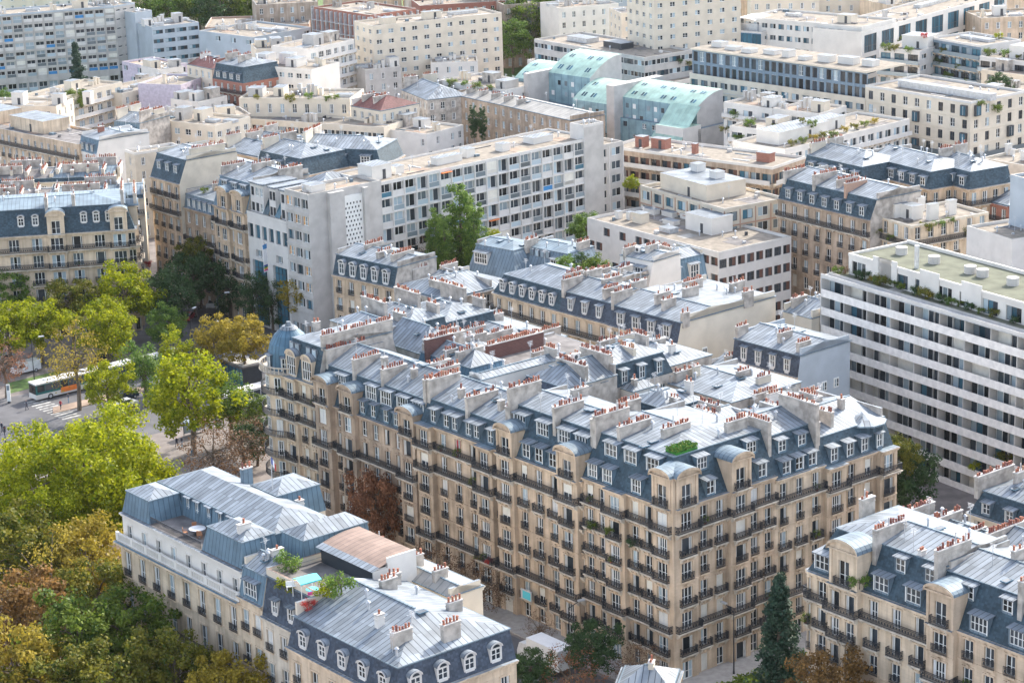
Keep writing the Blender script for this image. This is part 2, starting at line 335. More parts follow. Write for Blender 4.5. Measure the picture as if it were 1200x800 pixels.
def dorm(w, h, st, dep):
    w = round(w, 1); h = round(h, 1); dep = round(dep, 1)
    def mk():
        m = MB(); W = w/2; side = {'box': 'zinc_dark', 'teal': 'zinc_teal', 'arch': 'panel_white', 'white': 'panel_white', 'stone': 'stone_cream', 'slate': 'slate', 'velux': 'frame_dark', 'light': 'zinc_mid'}[st]
        if st == 'velux':
            m.bx(-W, W, -.12, .2, 0, h, 'zinc'); m.face(((-W+.1, -.13, .1), (W-.1, -.13, .1), (W-.1, -.13, h-.1), (-W+.1, -.13, h-.1)), 'glass_pale'); return m
        fw = .16; zt = h
        m.bx(-W, -W+fw, 0, dep, 0, zt, side); m.bx(W-fw, W, 0, dep, 0, zt, side); m.bx(-W+fw, W-fw, 0, dep, zt-.18, zt, side); m.bx(-W+fw, W-fw, 0, dep, -.3, .12, side)
        trim = 'frame_white' if st != 'stone' else 'stone_cream'
        if st in ('box', 'teal', 'slate', 'light'):
            for x in (-W, W-fw): m.bx(x+.02, x+fw-.02, -.03, 0, .02, zt-.05, trim if rnd.random() < .6 else side)
        g = 'glass'; 
        m.face(((-W+fw, .12, .12), (W-fw, .12, .12), (W-fw, .12, zt-.18), (-W+fw, .12, zt-.18)), g)
        nb = max(2, round((w-2*fw)/.55))
        for k in range(nb+1):
            a = -W+fw+(w-2*fw)*k/nb; m.bx(a-.045, a+.045, .04, .12, .12, zt-.18, 'frame_white')
        for zz in (.12, .12+(zt-.3)*.5, zt-.26): m.bx(-W+fw, W-fw, .05, .12, zz, zz+.06, 'frame_white')
        if st in ('arch', 'stone'):
            n = 8; pts = [(-(W+.08)*math.cos(math.pi*k/n), zt+(W*.75)*math.sin(math.pi*k/n)) for k in range(n+1)]
            m.face([(x, -.04, z) for x, z in pts], side)
            for k in range(n):
                (xa, za), (xb, zb) = pts[k], pts[k+1]
                m.face(((xa, -.14, za), (xb, -.14, zb), (xb, dep+.6, zb), (xa, dep+.6, za)), 'zinc'); m.face(((xa, -.14, za), (xa*.86, -.14, zt+(za-zt)*.82), (xb*.86, -.14, zt+(zb-zt)*.82), (xb, -.14, zb)), side)
            m.face([(x*.55, -.06, zt+(z-zt)*.6) for x, z in pts], 'glass' if st == 'arch' else 'stone_grey')
        else:
            o = .16; z2 = zt+.28
            top = 'zinc_pale' if st != 'light' else 'zinc'
            a, b, c, d = (-W-o, -.28, zt+.02), (W+o, -.28, zt+.02), (W+o, dep+.9, z2), (-W-o, dep+.9, z2)
            m.face((a, b, c, d), 'zinc')
            for p, q in ((a, b), (b, c), (c, d), (d, a)): m.face(((p[0], p[1], p[2]-.1), (q[0], q[1], q[2]-.1), q, p), 'zinc')
            m.face([(x, y, z-.1) for x, y, z in (d, c, b, a)], side)
        return m
    return cached(('dormer', w, h, st, dep), mk)
# ------------------------------------------------------------------ building
PLANTS = []
SIDE = {'fd': 5, 'fc': 3, 'fm': 3, 'fh': 4, 'fo': 2, 'sh': 1, 'bl': 1}
def pick(d):
    ks = list(d); return rnd.choices(ks, [d[k] for k in ks])[0]
class Bld:
    def __init__(s, name, label, A, Bp, D, cat, group=None, zb=0):
        s.A = A; L = math.hypot(Bp[0]-A[0], Bp[1]-A[1]); s.L = L; s.D = D
        s.d = ((Bp[0]-A[0])/L, (Bp[1]-A[1])/L); s.i = (-s.d[1], s.d[0])   # i: inward
        c = s.q(L/2, D/2); s.loc = (c[0], c[1], zb)
        s.root = empty(name, s.loc, 0, label, cat, group)
        s.wall = MB(); s.roof = MB(); s.pool = {}; s.rpool = {}
    def q(s, x, y, z=None):
        X = s.A[0]+s.d[0]*x+s.i[0]*y; Y = s.A[1]+s.d[1]*x+s.i[1]*y
        return (X, Y) if z is None else (X, Y, z)
    def edge(s, e):
        """start point, end point of edge 0 front, 1 right, 2 back, 3 left (counter-clockwise)"""
        c = [s.q(0, 0), s.q(s.L, 0), s.q(s.L, s.D), s.q(0, s.D)]
        return c[e], c[(e+1) % 4]
    def part(s, name, key, x, y, z, a): s.pool.setdefault(name, []).append((key, x, y, z, a))
    def rpart(s, name, key, x, y, z, a): s.rpool.setdefault(name, []).append((key, x, y, z, a))
    def _emit(s, pool, parent):
        for name, lst in pool.items():
            lst.sort(key=lambda t: t[1]**2+t[2]**2+(t[3]-CH)**2)
            for key, x, y, z, a in lst[:100]:
                mt = TR(x-s.loc[0], y-s.loc[1], z-s.loc[2], a)
                link(name, key[1], parent, mt)
            if len(lst) > 100:
                m = MB()
                for key, x, y, z, a in lst[100:]: m.add(key[0], TR(x, y, z, a))
                tag(link(name, m.mesh(name), parent, Matrix.Translation([-c for c in s.loc])), kind='stuff')
    def finish(s):
        off = Matrix.Translation([-c for c in s.loc])
        AX[0] = s.d; AX[1] = s.i
        if s.wall.f: link('wall', s.wall.mesh('wall'), s.root, off)
        s._emit(s.pool, s.root)
        if s.roof.f or s.rpool:
            r = link('roof', s.roof.mesh('roof'), s.root, off)
            # children of the roof sit in the roof's frame, whose mesh is in world metres
            for name, lst in s.rpool.items():
                lst.sort(key=lambda t: t[1]**2+t[2]**2)
                for key, x, y, z, a in lst[:100]: link(name, key[1], r, TR(x, y, z, a))
        return s.root
def one(name, mb): return (mb, mb.mesh(name))
def facade(b, A, Bp, z1, sp, off0=0.0):
    z0 = sp.get('z0', 0); fh = sp.get('fh', 3.1); gf = sp.get('gf', 3.8); mat = sp.get('mat', 'stone_warm'); bay = sp.get('bay', 2.6)
    ww = sp.get('ww', 1.15); wh = sp.get('wh', 2.15); sill = sp.get('sill', .12); rec = sp.get('rec', .24); rails = sp.get('rails', ''); trim = sp.get('trim', 1)
    st = sp.get('st', SIDE); bd = sp.get('bd', .75); bst = sp.get('bst', 'iron')
    L = math.hypot(Bp[0]-A[0], Bp[1]-A[1]); d = ((Bp[0]-A[0])/L, (Bp[1]-A[1])/L); n = (d[1], -d[0]); inn = (-n[0], -n[1]); ang = math.atan2(d[1], d[0])
    nf = max(1, round((z1-z0-gf)/fh)); gh = (z1-z0)-nf*fh
    if gh < 2.4: nf -= 1; gh += fh
    W = b.wall
    segs = []; u = 0
    for (c, w, o, *_r) in sorted(sp.get('pav', [])):
        a0 = max(0, c*L-w/2); a1 = min(L, c*L+w/2)
        if a0 > u+.3: segs.append((u, a0, 0))
        else: a0 = u
        segs.append((a0, a1, o)); u = a1
    if L-u > .3 or not segs: segs.append((u, L, 0))
    else: segs[-1] = (segs[-1][0], L, segs[-1][2])
    def pt(u, o, z): return (A[0]+d[0]*u+n[0]*o, A[1]+d[1]*u+n[1]*o, z)
    floors = [(z0, gh)]+[(z0+gh+k*fh, fh) for k in range(nf)]
    prev = None
    for (ua, ub, o) in segs:
        if prev is not None and abs(prev-o) > .01:
            hi = max(prev, o); lo = min(prev, o)
            p, q = pt(ua, lo, 0), pt(ua, hi, 0)
            if prev > o: p, q = q, p
            # return wall faces sideways
            W.face(((q[0], q[1], z0), (p[0], p[1], z0), (p[0], p[1], z1), (q[0], q[1], z1)) if False else ((p[0], p[1], z0), (q[0], q[1], z0), (q[0], q[1], z1), (p[0], p[1], z1)), mat)
        for (ue, ok) in ((ua, ua < .01), (ub, ub > L-.01)):
            if ok and o > .01:
                p, q = (pt(ue, 0, 0), pt(ue, o, 0)) if ue == ub else (pt(ue, o, 0), pt(ue, 0, 0))
                W.face(((q[0], q[1], z0), (p[0], p[1], z0), (p[0], p[1], z1), (q[0], q[1], z1)), mat)
        prev = o
        sl = ub-ua; nb = sp['nb'] if sp.get('nb') and len(segs) == 1 else max(1, round(sl/bay))
        for fi, (zf, h) in enumerate(floors):
            ft = len(floors)-1-fi; rk = rails[ft] if ft < len(rails) else 'n'
            fst = sp.get('stf', {}).get(ft, st); w_ = ww; h_ = min(wh, h-.35); si = sill; rc = rec
            if fi == 0: h_ = min(sp.get('gwh', 2.3), h-.6); fst = sp.get('gst', fst); w_ = sp.get('gww', ww)
            if ft in sp.get('whf', {}): h_ = sp['whf'][ft]
            ops = []
            if rk != 'x':
                for k in range(nb):
                    c = ua+sl*(k+.5)/nb; cw = w_
                    if nb == 1 and sl > 2.2 and sp.get('wide', 1) and o > 0: cw = min(sl-.8, w_*1.45)
                    cw = min(cw, sl/nb-.12)
                    if sp.get('skip') and rnd.random() < sp['skip']: continue
                    ops.append((c, cw))
            x = ua; zs = zf+si; zt = zs+h_; mt = sp.get('gmat', mat) if fi == 0 else mat
            def quad(u0, u1, a, c_): 
                if u1-u0 > .01 and c_-a > .01: W.face((pt(u0, o, a), pt(u1, o, a), pt(u1, o, c_), pt(u0, o, c_)), mt)
            for (c, cw) in ops:
                u0, u1 = c-cw/2, c+cw/2; quad(x, u0, zf, zf+h); quad(u0, u1, zf, zs); quad(u0, u1, zt, zf+h); x = u1
                W.face((pt(u0, o, zs), pt(u1, o, zs), pt(u1, o-rc, zs), pt(u0, o-rc, zs)), mt)
                W.face((pt(u0, o-rc, zt), pt(u1, o-rc, zt), pt(u1, o, zt), pt(u0, o, zt)), mt)
                W.face((pt(u0, o, zs), pt(u0, o-rc, zs), pt(u0, o-rc, zt), pt(u0, o, zt)), mt)
                W.face((pt(u1, o-rc, zs), pt(u1, o, zs), pt(u1, o, zt), pt(u1, o-rc, zt)), mt)
                p = pt(c, o-rc, zs); b.part('window', win(cw, h_, pick(fst)), p[0], p[1], zs, ang)
                if trim:
                    og = pt(0, o, 0)[:2]
                    W.box(og, d, n, u0-.18, u1+.18, 0, .12, zt+.02, zt+.2, mt); W.box(og, d, n, u0-.13, u0-.01, 0, .06, zs, zt+.02, mt); W.box(og, d, n, u1+.01, u1+.13, 0, .06, zs, zt+.02, mt)
                    if trim > 1: W.box(og, d, n, c-.16, c+.16, .0, .2, zt+.03, zt+.42, mt)
                if fi > 1 and rk in 'CG' and sp.get('trim', 1) > 1 and rnd.random() < .08: q_ = pt(c+rnd.uniform(-.4, .4), o+bd*.5, 0); PLANTS.append((q_[0], q_[1], zf+.06, rnd.uniform(.35, .6)))
                if fi > 0 or sp.get('grail'):
                    if rk == 'g': q_ = pt(c, o, 0); b.part('balcony', balc(cw+.25, .26, bst), q_[0], q_[1], zf+.05, ang)
                    elif rk == 'G': q_ = pt(c, o, 0); b.part('balcony', balc(min(cw+.75, sl/nb-.3), bd*.8, bst), q_[0], q_[1], zf+.05, ang)
            quad(x, ub, zf, zf+h)
            if rk == 'C' and fi > 0:
                q_ = pt((ua+ub)/2, o, 0); b.part('balcony', balc(sl+(.0 if o <= 0 else bd*.5), bd, bst), q_[0], q_[1], zf+.05, ang)
            og = pt(0, o, 0)[:2]
            if trim and fi > 0 and rk in 'ng' : W.box(og, d, n, ua, ub, 0, .1, zf-.12, zf+.04, mt)
            if sp.get('band') and fi > 0:
                W.box(og, d, n, ua, ub, 0, sp['band'][1], zf-.18, zf-.18+sp['band'][0], sp.get('bandmat', 'panel_white'))
            if sp.get('fins'):
                for k in range(nb+1):
                    c = ua+sl*k/nb; W.box(og, d, n, c-.1, c+.1, 0, sp['fins'], zf, zf+h, sp.get('bandmat', 'panel_white'))
        if o > .01: W.face((pt(ua, o, z1-.01), pt(ub, o, z1-.01), pt(ub, -.3, z1-.01), pt(ua, -.3, z1-.01)), 'zinc_mid')
        if sp.get('cornice', 1):
            og = pt(0, o, 0)[:2]; W.box(og, d, n, ua-.02, ub+.02, 0, .22, z1-.45, z1-.2, mat); W.box(og, d, n, ua-.03, ub+.03, 0, .42, z1-.2, z1-.02, mat, 'zinc')
            if trim > 0 and L < 60:
                for k in range(int((ub-ua)/.8)): W.box(og, d, n, ua+.3+k*.8, ua+.5+k*.8, .0, .3, z1-.38, z1-.2, mat)
    # raised stone gables over the projecting bays
    for (c, w, o, *r) in sp.get('pav', []):
        if not r or not r[0]: continue
        hr = r[0]; u0 = c*L-w/2; u1 = c*L+w/2; og = pt(0, o, 0)[:2]; zz = z1
        cw = min(w-1.0, 1.5); cc = (u0+u1)/2; zt = zz+hr*.72
        for (a, e, f, g) in ((u0, cc-cw/2, zz, zz+hr), (cc+cw/2, u1, zz, zz+hr), (cc-cw/2, cc+cw/2, zt, zz+hr)):
            W.box(og, d, n, a, e, -2.6, 0, f, g, mat)
        pz = pt(cc, o-.25, 0); b.part('window', win(cw, hr*.72, 'fd'), pz[0], pz[1], zz, ang)
        q_ = pt(cc, o, 0)
        if len(r) > 1 and r[1] == 'b': b.part('balcony', balc(cw+.8, .5, bst), q_[0], q_[1], zz+.05, ang)
        for s_ in (u0, u1-.35): W.box(og, d, n, s_, s_+.35, 0, .12, zz, zz+hr, mat)
        k_ = 10; ph = .9 if w < 4 else 1.2
        pts = [((u0+u1)/2-(w/2+.25)*math.cos(math.pi*k/k_), zz+hr+ph*math.sin(math.pi*k/k_)) for k in range(k_+1)]
        W.box(og, d, n, u0-.25, u1+.25, -.3, .35, zz+hr-.02, zz+hr+.16, mat)
        W.face([pt(u, o+.1, z+.1) for u, z in pts], mat)
        for k in range(k_):
            (ua_, za), (ub_, zb) = pts[k], pts[k+1]
            W.face((pt(ua_, o+.42, za+.16), pt(ub_, o+.42, zb+.16), pt(ub_, o-3.0, zb+.16), pt(ua_, o-3.0, za+.16)), 'zinc_mid')
            W.face((pt(ua_, o+.42, za+.16), pt(ua_, o+.42, za-.16), pt(ub_, o+.42, zb-.16), pt(ub_, o+.42, zb+.16)), mat)
            W.face((pt(ua_, o+.42, za-.16), pt(ua_, o+.1, za-.16), pt(ub_, o+.1, zb-.16), pt(ub_, o+.42, zb-.16)), mat)
def plainwall(b, A, Bp, z1, mat, z0=0, wins=0):
    W = b.wall; L = math.hypot(Bp[0]-A[0], Bp[1]-A[1]); d = ((Bp[0]-A[0])/L, (Bp[1]-A[1])/L); ang = math.atan2(d[1], d[0]); n = (d[1], -d[0])
    W.face(((A[0], A[1], z0), (Bp[0], Bp[1], z0), (Bp[0], Bp[1], z1), (A[0], A[1], z1)), mat)
    for k in range(wins):
        u = L*(.15+.7*(k+.5)/wins) if wins > 1 else L*.5
        for zz in (z1-3.2, z1-6.3, z1-9.4):
            if zz > z0+2 and rnd.random() < .85:
                W.box(A, d, n, u-.55, u+.55, 0, .06, zz-.08, zz+1.38, 'frame_white'); b.part('window', win(.9, 1.3, 'fm'), A[0]+d[0]*u+n[0]*.07, A[1]+d[1]*u+n[1]*.07, zz, ang)
def chimney_mb(L, h, th=.55, mat='render_grey', pots=True, dark=False, potn=None):
    m = MB(); m.bx(-th/2, th/2, -L/2, L/2, 0, h, mat); m.bx(-th/2-.08, th/2+.08, -L/2-.08, L/2+.08, h, h+.12, 'concrete')
    m.bx(-th/2-.05, th/2+.05, -L/2-.05, L/2+.05, h-.45, h-.33, mat)
    n = potn or max(1, int((L-.2)/.36)); pms = ('pot_dark', 'pot_dark', 'terracotta') if dark else rnd.choice([('terracotta',)*5+('pot_buff', 'pot_dark'), ('terracotta', 'terracotta', 'pot_dark'), ('pot_dark', 'terracotta')])
    for k in range(n):
        if rnd.random() < .14 and n > 3: continue
        pm = rnd.choice(pms)
        if rnd.random() < .06: m.cyl(0, -L/2+.2+(L-.4)*(k/(n-1) if n > 1 else .5), h+.1, h+rnd.uniform(.9, 1.5), .07, .07, 'metal_light', 6); continue
        y = -L/2+.2+(L-.4)*(k/(n-1) if n > 1 else .5); hh = rnd.uniform(.3, .68); r = rnd.uniform(.11, .14)
        m.cyl(rnd.uniform(-.06, .06), y, h+.1, h+.12+hh, r*1.1, r*.85, pm, 7); m.cyl(0, y, h+.12+hh*.8, h+.12+hh*.9, r*1.15, r*1.15, pm, 7)
    return m
def chimney(b, x, y0, y1, zlo, zhi, along='y', **kw):
    mb = chimney_mb(abs(y1-y0), zhi-zlo, **kw)
    if along == 'y': p = b.q(x, (y0+y1)/2); a = math.atan2(b.d[1], b.d[0])
    else: p = b.q((y0+y1)/2, x); a = math.atan2(b.d[1], b.d[0])+math.pi/2
    b.rpart('chimney', one('chimney', mb), p[0], p[1], zlo, a)
def mansard(b, kinds, z, h1=3.0, ins=1.1, m1='slate', h2=1.6, m2='zinc', rf=.5, partym='render_grey', gable=.35):
    R = b.roof; L, D = b.L, b.D; i = [ins if k in 'fs' else 0 for k in kinds]
    x0, x1, y0, y1 = i[3], L-i[1], i[0], D-i[2]; zm = z+h1
    O = [(0, 0), (L, 0), (L, D), (0, D)]; I = [(x0, y0), (x1, y0), (x1, y1), (x0, y1)]
    if h1 > .05:
        for e in range(4):
            a, c = O[e], O[(e+1) % 4]; p, q_ = I[e], I[(e+1) % 4]
            mt = m1 if kinds[e] in 'fs' else partym
            R.face((b.q(*a, z), b.q(*c, z), b.q(*q_, zm), b.q(*p, zm)), mt)
            if kinds[e] in 'fs':  # gutter at the eave and roll at the break
                pass
    # zinc break strip
    t = .14
    R.box(b.q(0, 0), b.d, b.i, x0-t, x1+t, y0-t, y1+t, zm-.02, zm+.1, 'zinc_mid' if h1 > .05 else 'zinc_mid')
    zl = zm+.105; hl = min((x1-x0)/2-.2, (y1-y0)/2)*.9; ym = y0+(y1-y0)*rf
    xa = x0+(hl if kinds[3] in 'fs' else 0); xb = x1-(hl if kinds[1] in 'fs' else 0)
    if h2 < .05:
        R.face((b.q(x0, y0, zl), b.q(x1, y0, zl), b.q(x1, y1, zl), b.q(x0, y1, zl)), m2)
    else:
        zr = zl+h2
        R.face((b.q(x0, y0, zl), b.q(x1, y0, zl), b.q(xb, ym, zr), b.q(xa, ym, zr)), m2)
        R.face((b.q(x1, y1, zl), b.q(x0, y1, zl), b.q(xa, ym, zr), b.q(xb, ym, zr)), m2)
        R.face((b.q(x1, y0, zl), b.q(x1, y1, zl), b.q(xb, ym, zr)), m2 if kinds[1] in 'fs' else partym)
        R.face((b.q(x0, y1, zl), b.q(x0, y0, zl), b.q(xa, ym, zr)), m2 if kinds[3] in 'fs' else partym)
        R.box(b.q(0, 0), b.d, b.i, xa, xb, ym-.12, ym+.12, zr-.05, zr+.07, 'zinc_mid')
    # party parapets rising a little above the metal
    if gable:
        for e, xx in ((3, .0), (1, L-.35)):
            if kinds[e] in 'pwm':
                R.box(b.q(0, 0), b.d, b.i, xx, xx+.35, y0+.2, ym, zl-.3, zl+gable+h2*.5, partym, 'zinc'); R.box(b.q(0, 0), b.d, b.i, xx, xx+.35, ym, y1-.2, zl-.3, zl+gable+h2*.4, partym, 'zinc')
    def rz(x, y):
        if h2 < .05 or y < y0 or y > y1: return zl
        if y < ym: k = (y-y0)/(ym-y0)
        else: k = (y1-y)/(y1-ym)
        if kinds[3] in 'fs' and hl > 0: k = min(k, (x-x0)/hl)
        if kinds[1] in 'fs' and hl > 0: k = min(k, (x1-x)/hl)
        return zl+h2*max(0, k)
    b.rz = rz; b.zm = zm; b.ins = ins; b.h1 = h1; b.z = z
    return rz
def dormers(b, e, zo, w, h, sp_, st, us=None, inset=None, h1=None):
    """a row of dormers on edge e, zo metres above the eave"""
    A, Bp = b.edge(e); L = math.hypot(Bp[0]-A[0], Bp[1]-A[1]); d = ((Bp[0]-A[0])/L, (Bp[1]-A[1])/L); inn = (-d[1], d[0]); ang = math.atan2(d[1], d[0])
    k = (inset or b.ins)/(h1 or b.h1); y = k*zo-.05 if st != 'velux' else k*zo+.0
    if us is None:
        n = max(1, round((L-1.6)/sp_)); us = [.8+(L-1.6)*(j+.5)/n for j in range(n)]
    for u in us:
        b.rpart('dormer', dorm(w, h, st, k*h+.35), A[0]+d[0]*u+inn[0]*y, A[1]+d[1]*u+inn[1]*y, b.z+zo, ang)
def skylight_mb():
    m = MB(); m.bx(-.4, .4, -.6, .6, 0, .12, 'zinc_dark'); m.face(((-.32, -.52, .125), (.32, -.52, .125), (.32, .52, .125), (-.32, .52, .125)), 'glass'); return m
def vent_mb():
    m = MB(); m.cyl(0, 0, 0, .9, .13, .13, 'metal_light', 8); m.cyl(0, 0, .9, 1.1, .26, .08, 'metal_light', 8); return m
def ac_mb():
    m = MB(); m.bx(-.5, .5, -.25, .25, .1, 1.0, 'panel_white'); m.cyl(0, 0, 0, .1, .3, .3, 'frame_dark', 6)
    m.face([(.3*math.cos(k*.785), -.26, .55+.3*math.sin(k*.785)) for k in range(8)], 'frame_dark'); return m
def roofbox_mb(w, d_, h, mat='render_white'):
    m = MB(); m.bx(-w/2, w/2, -d_/2, d_/2, 0, h, mat, 'roof_grey'); m.bx(-w/2-.08, w/2+.08, -d_/2-.08, d_/2+.08, h-.1, h+.06, mat, 'zinc')
    
    if h > 1.9 and w > 1.8: m.bx(w*.12-.35, w*.12+.35, -d_/2-.03, -d_/2, 0, 1.75, 'frame_dark')
    return m
def antenna_mb():
    m = MB(); m.cyl(0, 0, 0, 2.6, .035, .03, 'metal_light', 5)
    for k in range(5): m.bx(-.45+.05*k, .45-.05*k, -.02, .02, 2.55-.16*k, 2.58-.16*k, 'metal_light')
    m.bx(-.02, .02, -.6, .6, 2.2, 2.23, 'metal_light'); return m
def stuff_roof(b, n_sky=2, n_vent=2, n_ac=0, n_ant=1, margin=2.0):
    n_vent += 1 if n_vent else 0; n_ant += 1 if n_ant and b.L > 9 else 0
    ang = math.atan2(b.d[1], b.d[0])
    for nm, cnt, fn in (('skylight', n_sky, skylight_mb), ('roof_vent', n_vent, vent_mb), ('air_conditioner', n_ac, ac_mb), ('antenna', n_ant, antenna_mb)):
        for k in range(cnt):
            x = rnd.uniform(margin, max(margin+.1, b.L-margin)); y = rnd.uniform(margin, max(margin+.1, b.D-margin))
            p = b.q(x, y); b.rpart(nm, cached((nm,), fn), p[0], p[1], b.rz(x, y)+(.08 if nm == 'skylight' else -.1), ang)
def flat(b, z, mat='gravel', par=.5, pm='render_white', boxes=(), vents=4, ac=0, coping='zinc_pale'):
    R = b.roof; L, D = b.L, b.D
    R.face((b.q(0, 0, z), b.q(L, 0, z), b.q(L, D, z), b.q(0, D, z)), mat)
    t = .3
    for (xa, xb, ya, yb) in ((0, L, 0, t), (0, L, D-t, D), (0, t, t, D-t), (L-t, L, t, D-t)): R.box(b.q(0, 0), b.d, b.i, xa, xb, ya, yb, z+.004, z+par, pm, coping)
    b.rz = lambda x, y: z+.0; b.z = z; b.zm = z; b.ins = 0; b.h1 = 1
    ang = math.atan2(b.d[1], b.d[0])
    for (x, y, w, dd, h, *mt) in boxes:
        p = b.q(x, y); b.rpart('rooftop_shed', one('rooftop_shed', roofbox_mb(w, dd, h, mt[0] if mt else 'render_white')), p[0], p[1], z, ang)
    rr = random.Random(int(L*100)); nd = int(L*D/45)
    for k in range(nd):
        x, y = rr.uniform(.8, L-2), rr.uniform(.8, D-1.6); w_, d_ = rr.choice([(.5, .5), (.9, .6), (.25, min(D-y-.6, 3.5)), (min(4, L-x-.6), .2), (1.4, 1.0), (.4, .4)])
        hh = rr.uniform(.12, .7) if w_ < 2 and d_ < 2 else .14; R.box(b.q(0, 0), b.d, b.i, x, x+w_, y, y+d_, z+.003+.001*(k % 7), z+hh, rr.choice(['metal_light', 'zinc_mid', 'roof_grey', 'render_white', 'frame_dark', 'concrete']))
    for k in range(int(L*D/90)):
        x, y = rr.uniform(.8, max(.9, L-6)), rr.uniform(.8, max(.9, D-4)); R.box(b.q(0, 0), b.d, b.i, x, min(L-.5, x+rr.uniform(2, 6)), y, min(D-.5, y+rr.uniform(1.5, 4)), z+.001, z+.02+.002*k, rr.choice(['roof_grey', 'zinc_pale', 'sand', 'roof_grey']))
    if vents or ac: stuff_roof(b, 0, vents, ac, 0 if vents < 3 else 1, min(L, D)*.2)
def autobox(L, D, n, mat='render_white', hmax=2.8):
    out = []
    for k in range(n):
        x = (k+.5)*L/n+rnd.uniform(-.2, .2)*L/n; y = D*rnd.uniform(.3, .7); c = rnd.random(); mt = rnd.choice([mat, mat, 'concrete', 'render_grey', 'render_cream'])
        if c < .35: out.append((x, y, rnd.uniform(2.5, max(2.6, min(6, L/n*.7))), rnd.uniform(2, min(4.5, D*.45)), rnd.uniform(1.8, hmax), mt))
        elif c < .7:
            for j in range(rnd.randint(2, 4)): out.append((x+j*1.1-1.5, y+rnd.uniform(-.3, .3), .7, rnd.uniform(.6, 1.6), rnd.uniform(1.0, 2.4), mt))
        else: out.append((x, y, rnd.uniform(3, max(3.2, L/n*.7)), rnd.uniform(1.2, 2.5), rnd.uniform(.4, .8), 'metal_light'))
    return out
def W2(a): return a if isinstance(a, tuple) and len(a) == 2 else a
def PX(ax, ay, bx, by, z): return P(ax, ay, z), P(bx, by, z)
def H(label, AB, z, D, sp=None, kinds='fppb', roof='mansard', ro=None, dm=(), ch='auto', party='render_grey', name='apartment_building', cat='building', group=None, sky=(1, 2, 0, 1), zb=0, sp2=None, sp3=None, finish=True):
    A, Bp = AB; sp = dict(sp or {}); b = Bld(name, label, A, Bp, D, cat, group, zb); b.sp = sp
    specs = [sp, sp2 if sp2 is not None else {**sp, 'pav': []}, {**sp, 'pav': []}, sp3 if sp3 is not None else {**sp, 'pav': []}]
    for e, k in enumerate(kinds):
        a, c = b.edge(e)
        if k in 'fs': facade(b, a, c, z, specs[e])
        elif k == 'w': plainwall(b, a, c, z, party, zb, 3)
        else: plainwall(b, a, c, z, party, zb)
    ro = dict(ro or {})
    if roof == 'mansard':
        ro.setdefault('partym', party); rz = mansard(b, kinds, z, **ro)
        for row in dm: dormers(b, *row)
        stuff_roof(b, *sky)
    elif roof == 'flat': flat(b, z, **ro)
    if ch == 'auto' and roof == 'mansard':
        zt = b.zm+ro.get('h2', 1.6)+.9; y0 = b.ins+.3
        for e, x in ((3, .3), (1, b.L-.3)):
            if kinds[e] in 'pwm':
                n = 2 if D > 9 else 1
                for k in range(n):
                    a_ = y0+(D-2*y0)*k/n+.3; c_ = a_+min(3.6, (D-2*y0)/n-.6)
                    if rnd.random() < .85: chimney(b, x, a_, c_, z-.2, zt+rnd.uniform(-.3, .5), mat=rnd.choice(['render_grey', 'render_tan', 'render_grey']))
    elif isinstance(ch, (list, tuple)):
        for c in ch:
            x, ya, yb, hh = c[:4]; kw = c[4] if len(c) > 4 else {}
            al = kw.get('along', 'y'); kw = {k: v for k, v in kw.items() if k != 'along'}
            zl = min(b.rz(x, ya), b.rz(x, yb)) if al == 'y' else min(b.rz(ya, x), b.rz(yb, x))
            base = kw.pop('zlo', zl-1.0)
            chimney(b, x, ya, yb, base, zl+hh, along=al, **kw)
    if finish: b.finish()
    return b
# ------------------------------------------------------------------ light
w = bpy.data.worlds.new('World'); S.world = w; w.use_nodes = True
nt = w.node_tree; bg = nt.nodes['Background']; sky = nt.nodes.new('ShaderNodeTexSky'); sky.sky_type = 'NISHITA'; sky.sun_disc = False
SUN_AZ, SUN_EL = math.radians(37), math.radians(35)     # clockwise from the view direction, above the horizon
sky.sun_elevation = SUN_EL; sky.sun_rotation = SUN_AZ; sky.air_density = 1.0; sky.dust_density = 2.0; sky.ozone_density = 1.0
hs = nt.nodes.new('ShaderNodeHueSaturation'); hs.inputs['Saturation'].default_value = .6
nt.links.new(sky.outputs[0], hs.inputs['Color']); nt.links.new(hs.outputs[0], bg.inputs['Color']); bg.inputs['Strength'].default_value = .15
sl = bpy.data.lights.new('sun', 'SUN'); so = bpy.data.objects.new('sun', sl); COL.objects.link(so)
sl.energy = 2.25; sl.angle = math.radians(.6); sl.color = (1, .92, .79)
sd = Vector((math.sin(SUN_AZ)*math.cos(SUN_EL), math.cos(SUN_AZ)*math.cos(SUN_EL), math.sin(SUN_EL)))
so.rotation_euler = sd.to_track_quat('Z', 'Y').to_euler(); so.location = (0, 300, 200)
S.view_settings.view_transform = 'Standard'; S.view_settings.look = 'None'; S.view_settings.exposure = 1.72; S.view_settings.gamma = 1
S.render.engine = 'CYCLES'; S.cycles.max_bounces = 5; S.cycles.diffuse_bounces = 3; S.cycles.glossy_bounces = 2; S.cycles.transmission_bounces = 3; S.cycles.use_denoising = True
